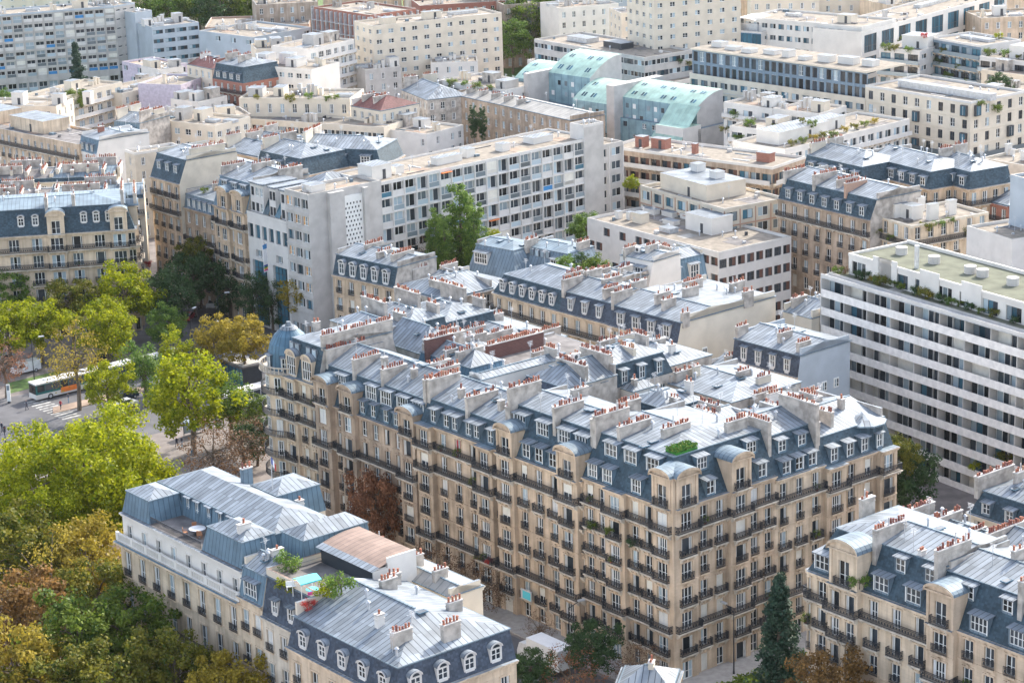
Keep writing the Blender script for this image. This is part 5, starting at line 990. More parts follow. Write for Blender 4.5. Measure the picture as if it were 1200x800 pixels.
b = B_('blue panelled apartment tower block with a long antenna stair strip', (-60, 24, 134, 9), 22, 12, {**ul, 'mat': 'concrete', 'fh': 2.55, 'gf': 3, 'bay': 2.9, 'ww': 2.4, 'wh': 1.9, 'sill': .3, 'rec': .5, 'st': {'La3': 5, 'La4': 1.3, 'Lb3': 3, 'Lc': 1.4, 'Lb': 2, 'La': 3}, 'fins': .3, 'bandmat': 'concrete'}, 'fppp', nbox=7, party='concrete_blue')
B_('blank pale blue end wall block beside the panelled tower', (134, 9, 158, 5), 22, 12, {'mat': 'concrete', 'bay': 3, 'ww': 1.5, 'wh': .5, 'sill': 1.4, 'fh': 2.6}, 'fppp', nbox=1, party='concrete_blue')
B_('plain pale blue gable block stepping down from the panelled tower', (158, 17, 178, 14), 20, 10, {'mat': 'concrete_blue', 'skip': 1.1}, 'fppp', nbox=0, party='concrete_blue')
B_('grey blue office block with long strip windows', (178, 34, 233, 28), 17, 14, {'mat': 'concrete_blue', 'fh': 2.6, 'bay': 3.3, 'ww': 3.0, 'wh': 1.1, 'st': {'stripb': 1}}, 'fppp', nbox=6, party='concrete_blue', name='office_building')
B_('flat grey blue hall with a row of white roof hatches', (233, 38, 296, 46), 15, 22, {'mat': 'concrete_blue', 'skip': .8}, 'ffpp', nbox=6, party='concrete_blue', name='hall')
B_('low violet grey house with a tan sedum roof below the tower', (143, 74, 183, 82), 12, 10, {'mat': 'render_lilac', 'skip': .5}, 'ffpp', ro=dict(mat='sand', boxes=(), vents=2), nbox=0, party='render_lilac')
for i, (px, z, lab, mt) in enumerate((((186, 84, 215, 80), 13, 'small white stepped house right of the tan sedum roof', 'render_white'), ((150, 100, 190, 104), 12, 'small white house with dark door openings beneath the sedum roof', 'render_white'), ((200, 118, 232, 122), 14, 'white house with stacked roof terraces in front of the lilac house', 'render_white'), ((300, 60, 360, 56), 17, 'pale house with slate patches behind the amber curtained building', 'render_cream'), ((428, 84, 470, 80), 12, 'grey metal workshop at the foot of the scaffolding', 'concrete'), ((505, 76, 560, 74), 12, 'white annex behind the planter terrace', 'render_white'))):
    B_(lab, px, z, 10, {**ul, 'mat': mt, 'bay': 3.4}, 'ffpp', nbox=3, party=mt)
# upper middle and right
H('long rose rendered house with a chimney lined grey roof', PX(533, 112, 668, 142, 15), 15, 10, {**ul, 'mat': 'stone_rose', 'bay': 3.0, 'st': {'fh': 2, 'fc': 1}}, 'fppp', ro=dict(h1=.1, ins=.1, h2=1.2, m2='zinc_pale'), ch=[(x, 1.5, 4, 1.2, {}) for x in (3, 8, 13, 18, 23)], party='stone_rose')
b = B_('brown and white banded apartment block with brick chimneys on a tan roof', (712, 174, 905, 199), 19, 12, {'mat': 'stone_rose', 'fh': 3.0, 'bay': 2.6, 'ww': 2.2, 'wh': 1.9, 'sill': .1, 'rec': .3, 'st': {'brownp': 4, 'strip': 1, 'stripb': 1}, 'rails': 'CCCCC', 'bst': 'white', 'bd': 1.0}, 'ffpp', ro=dict(mat='gravel', boxes=((5, 5, 2, 2, 2.2, 'brick'), (9, 6, 3.5, 2, 2.0, 'brick'), (18, 5, 1, 1, 2, 'brick'), (34, 6, 3, 2, 1.8, 'brick')), vents=3, pm='render_white'), party='render_white')
B_('white apartment house with a curved corner and a long strip of terrace plants', (920, 178, 1066, 142), 18, 14, {'mat': 'render_white', 'fh': 2.9, 'bay': 3.0, 'ww': 2.0, 'wh': 1.6, 'sill': .6, 'band': (.3, .25), 'rails': 'CnCn', 'bst': 'white'}, 'fppf', ro=dict(mat='gravel', boxes=((12, 8, 16, 6, 2.6), (24, 9, 8, 4, 2.4)), vents=4), party='render_white')
for i, (px, z, lab) in enumerate((((848, 122, 905, 130), 19, 'white terraced house with planted corners against the copper roofs'), ((890, 128, 960, 136), 19, 'white house with two stepped planted terraces behind the curved corner'), ((855, 150, 925, 158), 17, 'low white house with a dark roof garden behind the banded block'))):
    B_(lab, px, z, 11, {'mat': 'render_white', 'bay': 4.2, 'ww': 2.6, 'wh': 1.8, 'sill': .2, 'rails': 'C', 'bst': 'white'}, 'ffpp', nbox=3, party='render_white')
b = B_('long cream block with a continuous glazed attic of yellow and teal panels', (808, 88, 1014, 118), 19, 14, {'mat': 'render_cream', 'fh': 3.0, 'bay': 3.2, 'ww': 2.2, 'wh': 1.5, 'sill': .7, 'band': (.12, .12), 'st': {'strip': 2, 'stripb': 2}}, 'fppp', ro=dict(mat='gravel', boxes=(), vents=2), finish=False)
facade(b, b.q(.2, .8), b.q(b.L, .8), 25, {**mod, 'z0': 19.02, 'fh': 2.9, 'gf': 3, 'mat': 'panel_slate', 'bay': 2.0, 'ww': 1.4, 'wh': 2.3, 'gwh': 2.4, 'sill': .2, 'st': {'stripb': 3, 'fc': 1, 'am': .4}, 'gst': {'stripb': 3, 'strip': 1}})
b.roof.box(b.q(0, 0), b.d, b.i, 0, b.L, .3, 14, 25, 25.35, 'render_cream', 'gravel')
for k in range(9): p = b.q(4+k*b.L/9.5, 6+rnd.uniform(-2, 2)); b.rpart('rooftop_shed', one('rooftop_shed', roofbox_mb(rnd.uniform(2, 5), 2.5, rnd.uniform(.8, 1.6))), p[0], p[1], 25.3, math.atan2(b.d[1], b.d[0]))
b.finish()
B_('large pale stone block with dark glazed bay boxes and a teal glass balcony', (1014, 102, 1138, 122), 22, 18, {'mat': 'render_cream', 'fh': 2.95, 'bay': 3.4, 'ww': 1.3, 'wh': 1.9, 'sill': .4, 'st': {'fd': 2, 'dkbox': 1, 'dk': 2, 'fc': 1}, 'rails': 'nnnCn', 'bst': 'glass', 'band': (.15, .1), 'bandmat': 'render_cream'}, 'ffpp', ro=dict(mat='gravel', boxes=((12, 6, 14, 2, 1.4, 'metal_light'), (25, 6, 12, 2, 1.4, 'metal_light')), vents=3, pm='panel_white'), party='render_cream')
B_('cream block with a planted corner terrace and a wooden rail at the right edge', (1140, 130, 1240, 104), 19, 14, {'mat': 'render_cream', 'fh': 2.95, 'bay': 3.2, 'ww': 1.4, 'wh': 1.8, 'sill': .4, 'st': {'fd': 2, 'dkbox': 1}, 'rails': 'nCnC', 'bst': 'glass'}, 'fppp', nbox=3, party='render_cream')
B_('low tan roofed block with grey plant boxes behind the cream right edge block', (1150, 84, 1240, 96), 19, 14, {'mat': 'render_cream', 'bay': 5}, 'ffpp', nbox=4)
b = B_('grey strip windowed office block with wide overhanging flat roofs', (626, 48, 755, 70), 20, 16, {'mat': 'concrete', 'fh': 2.9, 'bay': 4, 'ww': 3.7, 'wh': 1.3, 'sill': 1.2, 'st': {'strip': 2, 'stripb': 1}}, 'ffpp', ro=dict(mat='gravel', boxes=((10, 8, 8, 4, 1.2, 'metal_light'), (24, 8, 7, 4, 1.4, 'frame_dark')), vents=1, pm='concrete'), party='concrete', name='office_building')
B_('long white base block under the strip windowed offices', (618, 72, 790, 98), 14, 10, {'mat': 'render_white', 'fh': 2.9, 'bay': 4, 'ww': 3, 'wh': 1.4, 'st': {'strip': 1}}, 'ffpp', nbox=0)
B_('cream tower block with six rows of small windows and a plant room', (766, 2, 868, -8), 32, 14, {'mat': 'render_cream', 'fh': 2.7, 'bay': 3.4, 'ww': 1.4, 'wh': 1.2, 'st': {'fd': 1, 'fc': 1, 'fm': 1}}, 'fppf', nbox=2, party='render_cream')
B_('lower cream block with a cluttered flat roof in front of the tower block', (728, 18, 790, 14), 22, 12, {'mat': 'render_cream', 'fh': 2.7, 'bay': 3.6, 'ww': 1.4, 'wh': 1.2, 'st': {'fd': 1, 'fc': 1}}, 'fppf', nbox=3, party='render_cream')
b = B_('dark glass office block with a white curved roof canopy', (836, 36, 892, 40), 22, 14, {'mat': 'steel_blue', 'fh': 3, 'bay': 3, 'ww': 2.8, 'wh': 2.6, 'sill': .2, 'st': {'stripb': 1, 'curt': 2}}, 'ffpp', sp2={**mod, 'mat': 'panel_white', 'bay': 6, 'ww': 3, 'wh': 1.0}, nbox=1, party='panel_white', name='office_building', finish=False)
n_ = 8
for k in range(n_):
    t0, t1 = k/n_, (k+1)/n_; f_ = lambda t: 22.8+2.6*math.sin(math.pi*(.08+.62*t))
    b.roof.face((b.q(1+10*t0, 2, f_(t0)), b.q(1+10*t1, 2, f_(t1)), b.q(1+10*t1, 11, f_(t1)), b.q(1+10*t0, 11, f_(t0))), 'white_sheet')
b.roof.box(b.q(0, 0), b.d, b.i, 1, 11.5, 2.2, 10.8, 22, 24, 'metal_light'); b.finish()
b = B_('long white office wing with dense square windows across the top right', (872, 22, 1010, 34), 25, 16, {'mat': 'render_white', 'fh': 2.9, 'bay': 2.4, 'ww': 1.7, 'wh': 1.3, 'st': {'strip': 1, 'stripb': 1}}, 'ffpp', nbox=2, party='render_white', name='office_building')
B_('white office wing with large dark blue glazed bays receding to the top right corner', (1010, 40, 1180, -6), 24, 14, {'mat': 'render_white', 'fh': 5.5, 'bay': 8.5, 'ww': 6, 'wh': 4.4, 'sill': .5, 'st': {'curt': 1}}, 'fppp', nbox=2, party='render_white', name='office_building')
g_ = {'mat': 'panel_white', 'fh': 3, 'bay': 3.3, 'ww': 2.7, 'wh': 2.2, 'sill': .2, 'st': {'stripb': 1, 'curt': 1, 'dk': 1}, 'rails': 'CC', 'bst': 'glass'}
B_('dark glazed apartment pavilion under a flat white pavilion roof with a red shrub', (1030, 58, 1078, 62), 21, 14, g_, 'ffpp', sp2={**mod, 'mat': 'panel_white', 'bay': 5, 'ww': 2.6, 'wh': 1.2}, ro=dict(mat='gravel', boxes=((7, 8, 7, 6, 3),), vents=0, pm='panel_white'), party='panel_white')
B_('teal fronted apartment block with planted gallery balconies', (1090, 46, 1150, 56), 23, 13, {**g_, 'mat': 'panel_slate', 'rails': 'CCCCC'}, 'fppp', nbox=1, party='panel_white')
B_('dark glazed apartment pavilion with yellow shrubs at the right edge', (1148, 68, 1215, 76), 21, 14, g_, 'fppf', ro=dict(mat='gravel', boxes=((9, 7, 7, 6, 3),), vents=0, pm='panel_white'), party='panel_white')
for i, (px, z, lab, mt) in enumerate((((590, 8, 650, 4), 18, 'old stone terrace house at the top edge behind the trees', 'stone_grey'), ((655, 12, 725, 6), 20, 'white gridded house at the top edge left of the cream tower', 'render_white'), ((300, 8, 372, 4), 18, 'grey old house at the top edge with dark roofs', 'stone_grey'), ((880, 2, 960, 0), 22, 'white house behind the dense windowed office wing', 'render_cream'), ((1150, 24, 1230, 20), 22, 'old stone houses at the top right corner', 'stone_warm'), ((1040, 8, 1100, 2), 20, 'zinc roofed house behind the blue glazed office wing', 'stone_cream'))):
    B_(lab, px, z, 14, {**ul, 'mat': mt, 'bay': 3.0}, 'ffpp', nbox=4, party=mt)
# ------------------------------------------------------------------ the copper vaulted building
def vault(b, x0, x1, y0, y1, zs, h, mat='copper', wm='copper_blue', a0=0.06, a1=.62):
    """quarter barrel: springs at the front, crests towards the back"""
    n = 10; R = b.roof
    f = lambda t: (y0+(y1-y0)*t, zs+h*math.sin(math.pi/2*min(1, .12+t*.95)))
    for k in range(n):
        (ya, za), (yb, zb) = f(k/n), f((k+1)/n)
        R.face((b.q(x0, ya, za), b.q(x1, ya, za), b.q(x1, yb, zb), b.q(x0, yb, zb)), mat)
        R.face((b.q(x1, ya, zs-6), b.q(x1, yb, zs-6), b.q(x1, yb, zb), b.q(x1, ya, za)), 'concrete'); R.face((b.q(x0, yb, zs-6), b.q(x0, ya, zs-6), b.q(x0, ya, za), b.q(x0, yb, zb)), 'concrete')
    (ya, za) = f(0); R.face((b.q(x0, ya, zs-6), b.q(x1, ya, zs-6), b.q(x1, ya, za), b.q(x0, ya, za)), wm)
    (yb, zb) = f(1); R.face((b.q(x1, yb, zs-6), b.q(x0, yb, zs-6), b.q(x0, yb, zb), b.q(x1, yb, zb)), wm)
    for zz in (zs-1.7, zs-4.3):
        for k in range(int((x1-x0)/2.2)):
            if (k*7+int(zz)) % 4 == 0: continue
            xx = x0+.9+k*2.2; R.box(b.q(0, 0), b.d, b.i, xx, xx+.9, y0-.05, y0, zz, zz+1.1, ('glass', 'frame_white', 'glass_pale')[(k*5+int(zz)) % 3])
    for r_, t in enumerate((.12, .5)):
        for k in range(int((x1-x0)/3)):
            x = x0+1.5+k*3; (ya, za), (yb, zb) = f(t), f(t+.12)
            if (k+r_) % 3 == 2: continue
            for dx in (0, .8): R.face((b.q(x+dx, ya, za+.06), b.q(x+dx+.55, ya, za+.06), b.q(x+dx+.55, yb, zb+.06), b.q(x+dx, yb, zb+.06)), 'glass_blue')
AB = PX(600, 118, 818, 152, 12); b = Bld('vaulted_building', 'large building with pale green copper barrel roofs and blue panelled fronts', AB[0], AB[1], 22, 'building'); L = b.L
sc_ = {**mod, 'mat': 'copper_blue', 'fh': 2.8, 'bay': 3.0, 'ww': 1.3, 'wh': 1.2, 'st': {'fd': 1, 'fc': 1, 'dk': 1}, 'skip': .3}
facade(b, b.q(0, 0), b.q(L, 0), 12, sc_); plainwall(b, b.q(L, 0), b.q(L, 22), 12, 'concrete'); plainwall(b, b.q(0, 22), b.q(0, 0), 12, 'concrete'); plainwall(b, b.q(L, 22), b.q(0, 22), 12, 'concrete')
b.roof.face((b.q(0, 0, 12), b.q(L, 0, 12), b.q(L, 22, 12), b.q(0, 22, 12)), 'zinc_mid')
vault(b, -3, L*.10, 4, 13, 16, 4); vault(b, L*.13, L*.36, 5, 16, 18, 5.2); vault(b, L*.36, L*.56, -1, 9, 14, 4.6); vault(b, L*.60, L*.98, 1, 10, 16, 3.6)
for (xa, xb) in ((L*.105, L*.13), (L*.56, L*.60)): b.roof.box(b.q(0, 0), b.d, b.i, xa, xb, -2, 15, 0, 19.6, 'concrete')
b.roof.box(b.q(0, 0), b.d, b.i, L*.86, L*1.0, -5, 1, 0, 13, 'render_white', 'copper'); b.roof.face((b.q(L*.85, -6, 10), b.q(L*1.0, -6, 10), b.q(L*1.0, 1, 17), b.q(L*.85, 1, 17)), 'copper')
b.roof.box(b.q(0, 0), b.d, b.i, L*.3, L*.36, -3, 0, 8, 12.5, 'ochre', 'copper'); b.roof.box(b.q(0, 0), b.d, b.i, -2, L*.03, -2, 1, 8, 14, 'ochre', 'copper')
b.finish()
# ------------------------------------------------------------------ roofs between the slab and the second row
H('house with tall white arched dormers in slate below the blank stair tower', PX(390, 321, 462, 337, 16), 16, 10, {**hs, 'rails': 'gggg'}, 'fppp', ro=dict(h1=3.2, ins=1.0, m1='slate', h2=1.0, m2='zinc'), dm=[(0, .3, 1.4, 2.0, 2.9, 'arch')], ch=[(4, 4, 8, 1.0, {}), (9, 2, 5, 1.1, {}), (12.4, 2, 7, 1.2, {})], sky=(4, 3, 0, 0))
H('zinc roofed house with shuttered grey walls left of the curved metal roofs', PX(527, 338, 578, 350, 16) if False else PX(520, 352, 578, 338, 16), 16, 13, {**hs, 'mat': 'render_grey', 'trim': 0, 'st': {'fh': 2, 'fd': 1}}, 'fppf', ro=dict(h1=.1, ins=.1, h2=1.8), ch=[(2, 2, 6, 1.3, {})], sky=(3, 2, 0, 0))
H('low zinc roof cluster with a round white flue pipe below the poplars', PX(478, 338, 535, 352, 15), 15, 14, {**hs, 'trim': 0, 'mat': 'render_cream'}, 'ffpp', ro=dict(h1=.1, ins=.1, h2=1.6), sky=(4, 4, 1, 0), party='render_cream')
for i, (px, z) in enumerate((((548, 317, 604, 328), 17), ((608, 320, 668, 332), 17))):
    b = H(('house with a curved seamed metal roof and a boxed window bay', 'house with a curved seamed metal roof pierced by a row of roof windows')[i], PX(*px, 14), 14, 9, {**hs, 'mat': 'render_cream', 'trim': 0}, 'ffpp', ro=dict(h1=4.2, ins=2.4, m1='zinc_mid', h2=.6, m2='zinc_mid'), dm=[(0, 1.4, 3.0, 2.0, 9, 'white', [8.0 if i else 2.4])]+([(0, 3.0, .8, 1.2, 1.2, 'velux', [1.6, 2.8, 4.0, 5.2])] if i else []), ch=[(9, 5, 8, 1.2, {})], sky=(2, 2, 0, 0))
b = B_('low flat tan roofed school building with a round rooflight and white plant boxes', (660, 300, 868, 352) if False else (688, 258, 842, 299), 16, 17, {'mat': 'panel_white', 'fh': 3.0, 'bay': 2.2, 'ww': 1.8, 'wh': 1.5, 'skip': .35, 'st': {'brownp': 1}}, 'ffpp', sp2={**mod, 'mat': 'panel_white', 'fh': 3.3, 'bay': 2.0, 'ww': 1.7, 'wh': 1.6, 'sill': .8, 'st': {'brownp': 3, 'dk': 1}}, ro=dict(mat='gravel', boxes=((21, 11, 7, 5, 3.0, 'render_white'), (4, 12, 3, 1.5, .9), (8, 13, 3, 1.5, .9), (12, 14, 3, 1.5, .9), (13, 9, 3, 1.5, .8), (8, 6, 2.5, 2, 1.8, 'render_cream'), (3, 5, 1, 1, 1.4), (5, 6, 1, 1, 1.4), (17, 5, 3, 2, .8, 'metal_light')), vents=8, pm='panel_white'), party='panel_white', name='school_building')
for i, (px, z, D, mt, lab) in enumerate((((690, 345, 722, 352), 16, 8, 'render_grey', 'small zinc penthouse house with a rough grey side wall amid the courtyard bushes'), ((722, 330, 760, 338), 16.5, 8, 'render_white', 'white walled house with a glass penthouse in the courtyard'), ((778, 340, 830, 328), 14.5, 8, 'render_tan', 'blue mansard house with large white studio windows before the flat tan roof'))):
    H(lab, PX(*px, z), z, D, {**hs, 'trim': 0, 'mat': mt}, 'fppp' if i < 2 else 'fppf', ro=dict(h1=4.2 if i else 2.6, ins=1.2, h2=.8, m1='zinc_teal' if i != 1 else 'render_white', partym=mt), dm=[(0, .5, 2.0, 2.8 if i else 1.8, 3.4, 'white' if i else 'light')], party=mt, ch=[(1, 1, 4, 1.2, {}), (4, 3, 6, 1.2, {})], sky=(2, 1, 1, 0))
# ------------------------------------------------------------------ the farthest rows, seen just below the top edge
far = ((-20, -6, 60, -10, 20, 'render_cream', 'far cream block beyond the panelled tower'), (60, -12, 150, -16, 20, 'render_white', 'far white block beyond the trees of the top left'), (300, -4, 372, -8, 16, 'stone_grey', 'far grey stone block above the brick workshop'), (380, -10, 470, -14, 20, 'stone_warm', 'far stone block behind the scaffolding'), (478, -8, 560, -12, 20, 'render_cream', 'far cream block behind the chequered block'), (560, -14, 650, -18, 22, 'stone_grey', 'far dark stone block above the green belt'), (655, -16, 760, -20, 24, 'concrete_blue', 'far blue grey tower block at the top centre'), (150, -20, 300, -26, 18, 'render_cream', 'far long cream block over the tree tops'), (860, -12, 950, -14, 22, 'stone_warm', 'far stone block above the white office wing'), (950, -8, 1060, -12, 22, 'render_cream', 'far cream block above the receding office wing'), (1090, -6, 1240, -12, 22, 'stone_cream', 'far stone row at the very top right'))
for (xa, ya, xb, yb, z, mt, lab) in far:
    B_(lab, (xa, ya, xb, yb), z, 16, {**ul, 'mat': mt, 'bay': 3.2, 'fh': 3.0}, 'ffpp', nbox=5, party=mt, group='distant blocks at the top edge')
# ------------------------------------------------------------------ ground, roads
def sheet(name, pts, z, mat, kind='structure'):
    m = MB(); m.face([(p[0], p[1], z) for p in pts], mat); return tag(link(name, m.mesh(name)), kind=kind)
def slab(name, pts, z1, mat, z0=0.0):
    m = MB(); m.poly(pts, z0, z1, mat); return tag(link(name, m.mesh(name)), kind='structure')
sheet('ground', ((-3000, -200), (3000, -200), (3000, 9000), (-3000, 9000)), 0, 'paving')
PXs = lambda *a: [P(x, y, 0) for x, y in a]
sheet('boulevard_road', PXs((-70, 566), (330, 474), (330, 392), (-70, 484)), .004, 'asphalt')
sheet('avenue_road', PXs((150, 412), (330, 470), (420, 420), (345, 372), (196, 332), (172, 352)), .008, 'asphalt')
sheet('street_road', [K(s, t) for s, t in ((96, -19), (96, -5), (-70, -5), (-70, -19))], .012, 'asphalt')
sheet('side_street_road', [K(s, t) for s, t in ((-14, -5), (-5, -5), (-5, 130), (-14, 130))], .016, 'asphalt')
sheet('esplanade', [K(s, t) for s, t in ((180, -46), (-60, -46), (-60, -170), (180, -170))], .004, 'sand')
sheet('side_path', [K(s, t) for s, t in ((96, -43), (52.5, -43), (52.5, -22), (96, -22))], .008, 'sand')
for i, (a, c, w_) in enumerate((((-20, 512), (52, 494), 4), ((0, 452), (62, 440), 3))): pass
for pts in ([K(s, t) for s, t in ((84, -4.5), (-4.5, -4.5), (-4.5, 39), (0.05, 39), (0.05, -.05), (84, -.05))], [K(s, t) for s, t in ((-15, 2), (-15, 60), (-18.8, 60), (-18.8, 2))], [K(s, t) for s, t in ((-15, -3.5), (-60, -3.5), (-60, 2.0), (-15, 2.0))], [K(s, t) for s, t in ((54, -20), (54, -27), (-12, -27), (-12, -20))]):
    slab('pavement', pts[::-1], .13, 'kerb')
for pts in (PXs((-70, 470), (74, 436), (74, 444), (-70, 480)), PXs((96, 458), (150, 444), (150, 450), (96, 464))): pass
slab('median', PXs((62, 485), (300, 428), (300, 421), (62, 478))[::1], .14, 'sand')
sheet('verge', PXs((8, 462), (72, 446), (70, 434), (8, 449)), .024, 'grass'); sheet('front_garden', [K(s, t) for s, t in ((12, -26.5), (-9, -26.5), (-9, -20.5), (12, -20.5))], .14, 'grass')
# zebra crossing bars and lane lines
m_ = MB()
za_, zb_ = P(26, 468), P(76, 486)
for k in range(11):
    x = 28+k*4.4; y = 472+k*1.9; q = PXs((x, y), (x+22, y-5.3), (x+23.6, y-4.4), (x+1.6, y+.9)); m_.face([(p[0], p[1], .026) for p in q[::-1]], 'paint_road')
for k in range(9):
    x = 255+k*3.6; q = PXs((x, 414+k*1.1), (x+14, 410.5+k*1.1), (x+15.4, 411.2+k*1.1), (x+1.4, 414.7+k*1.1)); m_.face([(p[0], p[1], .026) for p in q[::-1]], 'paint_road')
for k in range(14):
    a = K(80-k*8, -12), K(77-k*8, -12); m_.face([(a[0][0], a[0][1], .026), (a[1][0], a[1][1], .026), (a[1][0]+.1, a[1][1]+.12, .026), (a[0][0]+.1, a[0][1]+.12, .026)], 'paint_road')
tag(link('road_marking', m_.mesh('road_marking')), kind='structure')
sheet('park', ((-260, 640), (140, 640), (120, 900), (-400, 900)), .004, 'grass')
# ------------------------------------------------------------------ trees
def crown_mb(kind, seed):
    r = random.Random(seed); m = MB(); cl = []
    if kind == 'big': R, Hh, n, lv, cr, ls = 12.5, 7.8, 400, 135, 1.75, .46
    elif kind == 'broad': R, Hh, n, lv, cr, ls = 4.6, 4.0, 84, 110, 1.1, .36
    elif kind == 'sparse': R, Hh, n, lv, cr, ls = 4.6, 4.4, 75, 34, 1.2, .26
    elif kind == 'oval': R, Hh, n, lv, cr, ls = 3.2, 4.6, 55, 90, 1.05, .32
    elif kind == 'poplar': R, Hh, n, lv, cr, ls = 1.9, 7.0, 150, 80, .8, .3
    elif kind == 'fir': R, Hh, n, lv, cr, ls = 2.6, 6.0, 210, 70, .7, .3
    else: R, Hh, n, lv, cr, ls = 1.3, 1.0, 16, 60, .55, .2      # bush
    ph = [r.uniform(0, 6.28) for _ in range(4)]
    for k in range(n):
        while True:
            x, y, z = r.uniform(-1, 1), r.uniform(-1, 1), r.uniform(-.9, 1); d = math.sqrt(x*x+y*y+z*z)
            if .02 < d <= 1 and (d > .5 or r.random() < .25): break
        a = math.atan2(y, x); f = 1+.13*math.sin(3*a+ph[0])+.1*math.sin(5*a+ph[1]+z*2)+.1*math.sin(4*z+ph[2])
        if kind == 'fir':
            z = r.uniform(-1, 1); w_ = (1-(z+1)/2)**.9*(.75+.25*math.sin(z*16))+.06; a = r.uniform(0, 6.28); q = math.sqrt(r.uniform(.2, 1)); cl.append((math.cos(a)*w_*q*R, math.sin(a)*w_*q*R, z*Hh, cr*(.6+w_*.6))); continue
        cl.append((x*R*f, y*R*f, z*Hh*f, cr*r.uniform(.7, 1.25)))
    for (cx, cy, cz, c_) in cl:
        for k in range(lv):
            u, v, w_ = r.gauss(0, 1), r.gauss(0, 1), r.gauss(0, 1); d = math.sqrt(u*u+v*v+w_*w_) or 1; q = c_*(r.random()**.45)/d
            px, py, pz = cx+u*q, cy+v*q, cz+w_*q*.75
            n_ = Vector((u/d*.6+r.uniform(-.8, .8), v/d*.6+r.uniform(-.8, .8), w_/d*.5+r.uniform(-.3, 1.0)))
            if n_.length < .1: n_ = Vector((0, 0, 1))
            n_.normalize(); e = n_.orthogonal().normalized(); g_ = n_.cross(e); an = r.uniform(0, 6.28); e, g_ = e*math.cos(an)+g_*math.sin(an), g_*math.cos(an)-e*math.sin(an)
            s1 = ls*r.uniform(.6, 1.25)/2; s2 = s1*r.uniform(.55, .9); p = Vector((px, py, pz))
            m.v.extend((tuple(p-e*s1), tuple(p-g_*s2), tuple(p+e*s1), tuple(p+g_*s2))); b_ = len(m.v)-4; m.f.append((b_, b_+1, b_+2, b_+3)); m.m.append(0)
    m.mats = ['leaf_green']
    return m, cl, R, Hh
def trunk_mb(kind, cl, Hh, seed, th):
    """trunk from the ground (z=-th below the crown centre) with limbs reaching the clumps"""
    r = random.Random(seed+5); m = MB(); r0 = {'big': .6, 'bush': .06, 'poplar': .2}.get(kind, .26)
    top = Hh*.35 if kind not in ('fir', 'poplar') else Hh*.8; pts = [(0, 0, -th), (r0*.6, r0*.3, -th*.55), (-r0*.4, r0*.5, -Hh*.45), (r0*.2, 0, top)]
    rr = [r0*1.25, r0, r0*.85, r0*.35]
    for i in range(3): m.tube(pts[i], pts[i+1], rr[i], rr[i+1], 'bark', 8)
    for (x, y, z, c) in r.sample(cl, min(len(cl), 26 if kind == 'sparse' else 14)):
        if kind == 'fir': continue
        z0 = r.uniform(-Hh*.6, top*.5); mid = (x*.45, y*.45, (z0+z)/2+.3); k = r0*.42
        m.tube((0, 0, z0), mid, k, k*.65, 'bark', 5); m.tube(mid, (x*.95, y*.95, z), k*.65, k*.2, 'bark', 4)
    return m
PROTO = {}
DG = bpy.context.evaluated_depsgraph_get(); DG.update()
def ground_point(px, py):
    """the surface of the built city at this point of the photograph"""
    x, y = P(px, py, 0); d = (Vector((x, y, 0))-Vector((0, 0, CH))).normalized(); ok, loc, nor, *_ = S.ray_cast(DG, (0, 0, CH), d)
    if not ok: return None
    if abs(nor.z) < .6:
        q = loc-d*.35; ok2, l2, n2, *_ = S.ray_cast(DG, q, (0, 0, -1), distance=2.2)
        if ok2: return l2
    return loc
def tree(kind, px, py, rad, mat, label, zc=None, h=None, name='tree', cat='tree', group=None, fl=1.0, zb=0.0, var=0):
    """crown centre seen at (px, py); rad crown radius; zc height of the crown centre"""
    key = (kind, var)
    if key not in PROTO:
        mb, cl, R, Hh = crown_mb(kind, hash(kind) % 1 + 11+var*7+len(kind)); PROTO[key] = (mb.mesh('crown'), cl, R, Hh)
    me, cl, R, Hh = PROTO[key]; s = rad/R
    if zc is None: zc = rad*1.35+2.4
    x, y = P(px, py, zc)
    if kind == 'bush':
        h_ = ground_point(px, py+rad*5)
        if h_ is not None: x, y, zb = h_; zc = zb+rad*.8
    t = empty(name, (x, y, zb), 0, label, cat, group)
    c = link('crown', me, t, Matrix.Translation((0, 0, zc-zb)) @ Matrix.Rotation(rnd.uniform(0, 6.28), 4, 'Z') @ Matrix.Diagonal((s, s, s*fl, 1)))
    c.material_slots[0].link = 'OBJECT'; c.material_slots[0].material = M[mat]
    th = (zc-zb)/s/fl; tk = ('tr', key, round(th, 0))
    if tk not in PROTO: PROTO[tk] = trunk_mb(kind, cl, Hh, var, round(th, 0)).mesh('trunk')
    link('trunk', PROTO[tk], t, Matrix.Translation((0, 0, zc-zb)) @ Matrix.Diagonal((s, s, s*fl*th/max(1, round(th, 0)), 1)))
    return t
G1, G2, G3 = 'trees of the boulevard and esplanade', 'trees along the avenue', 'street trees'
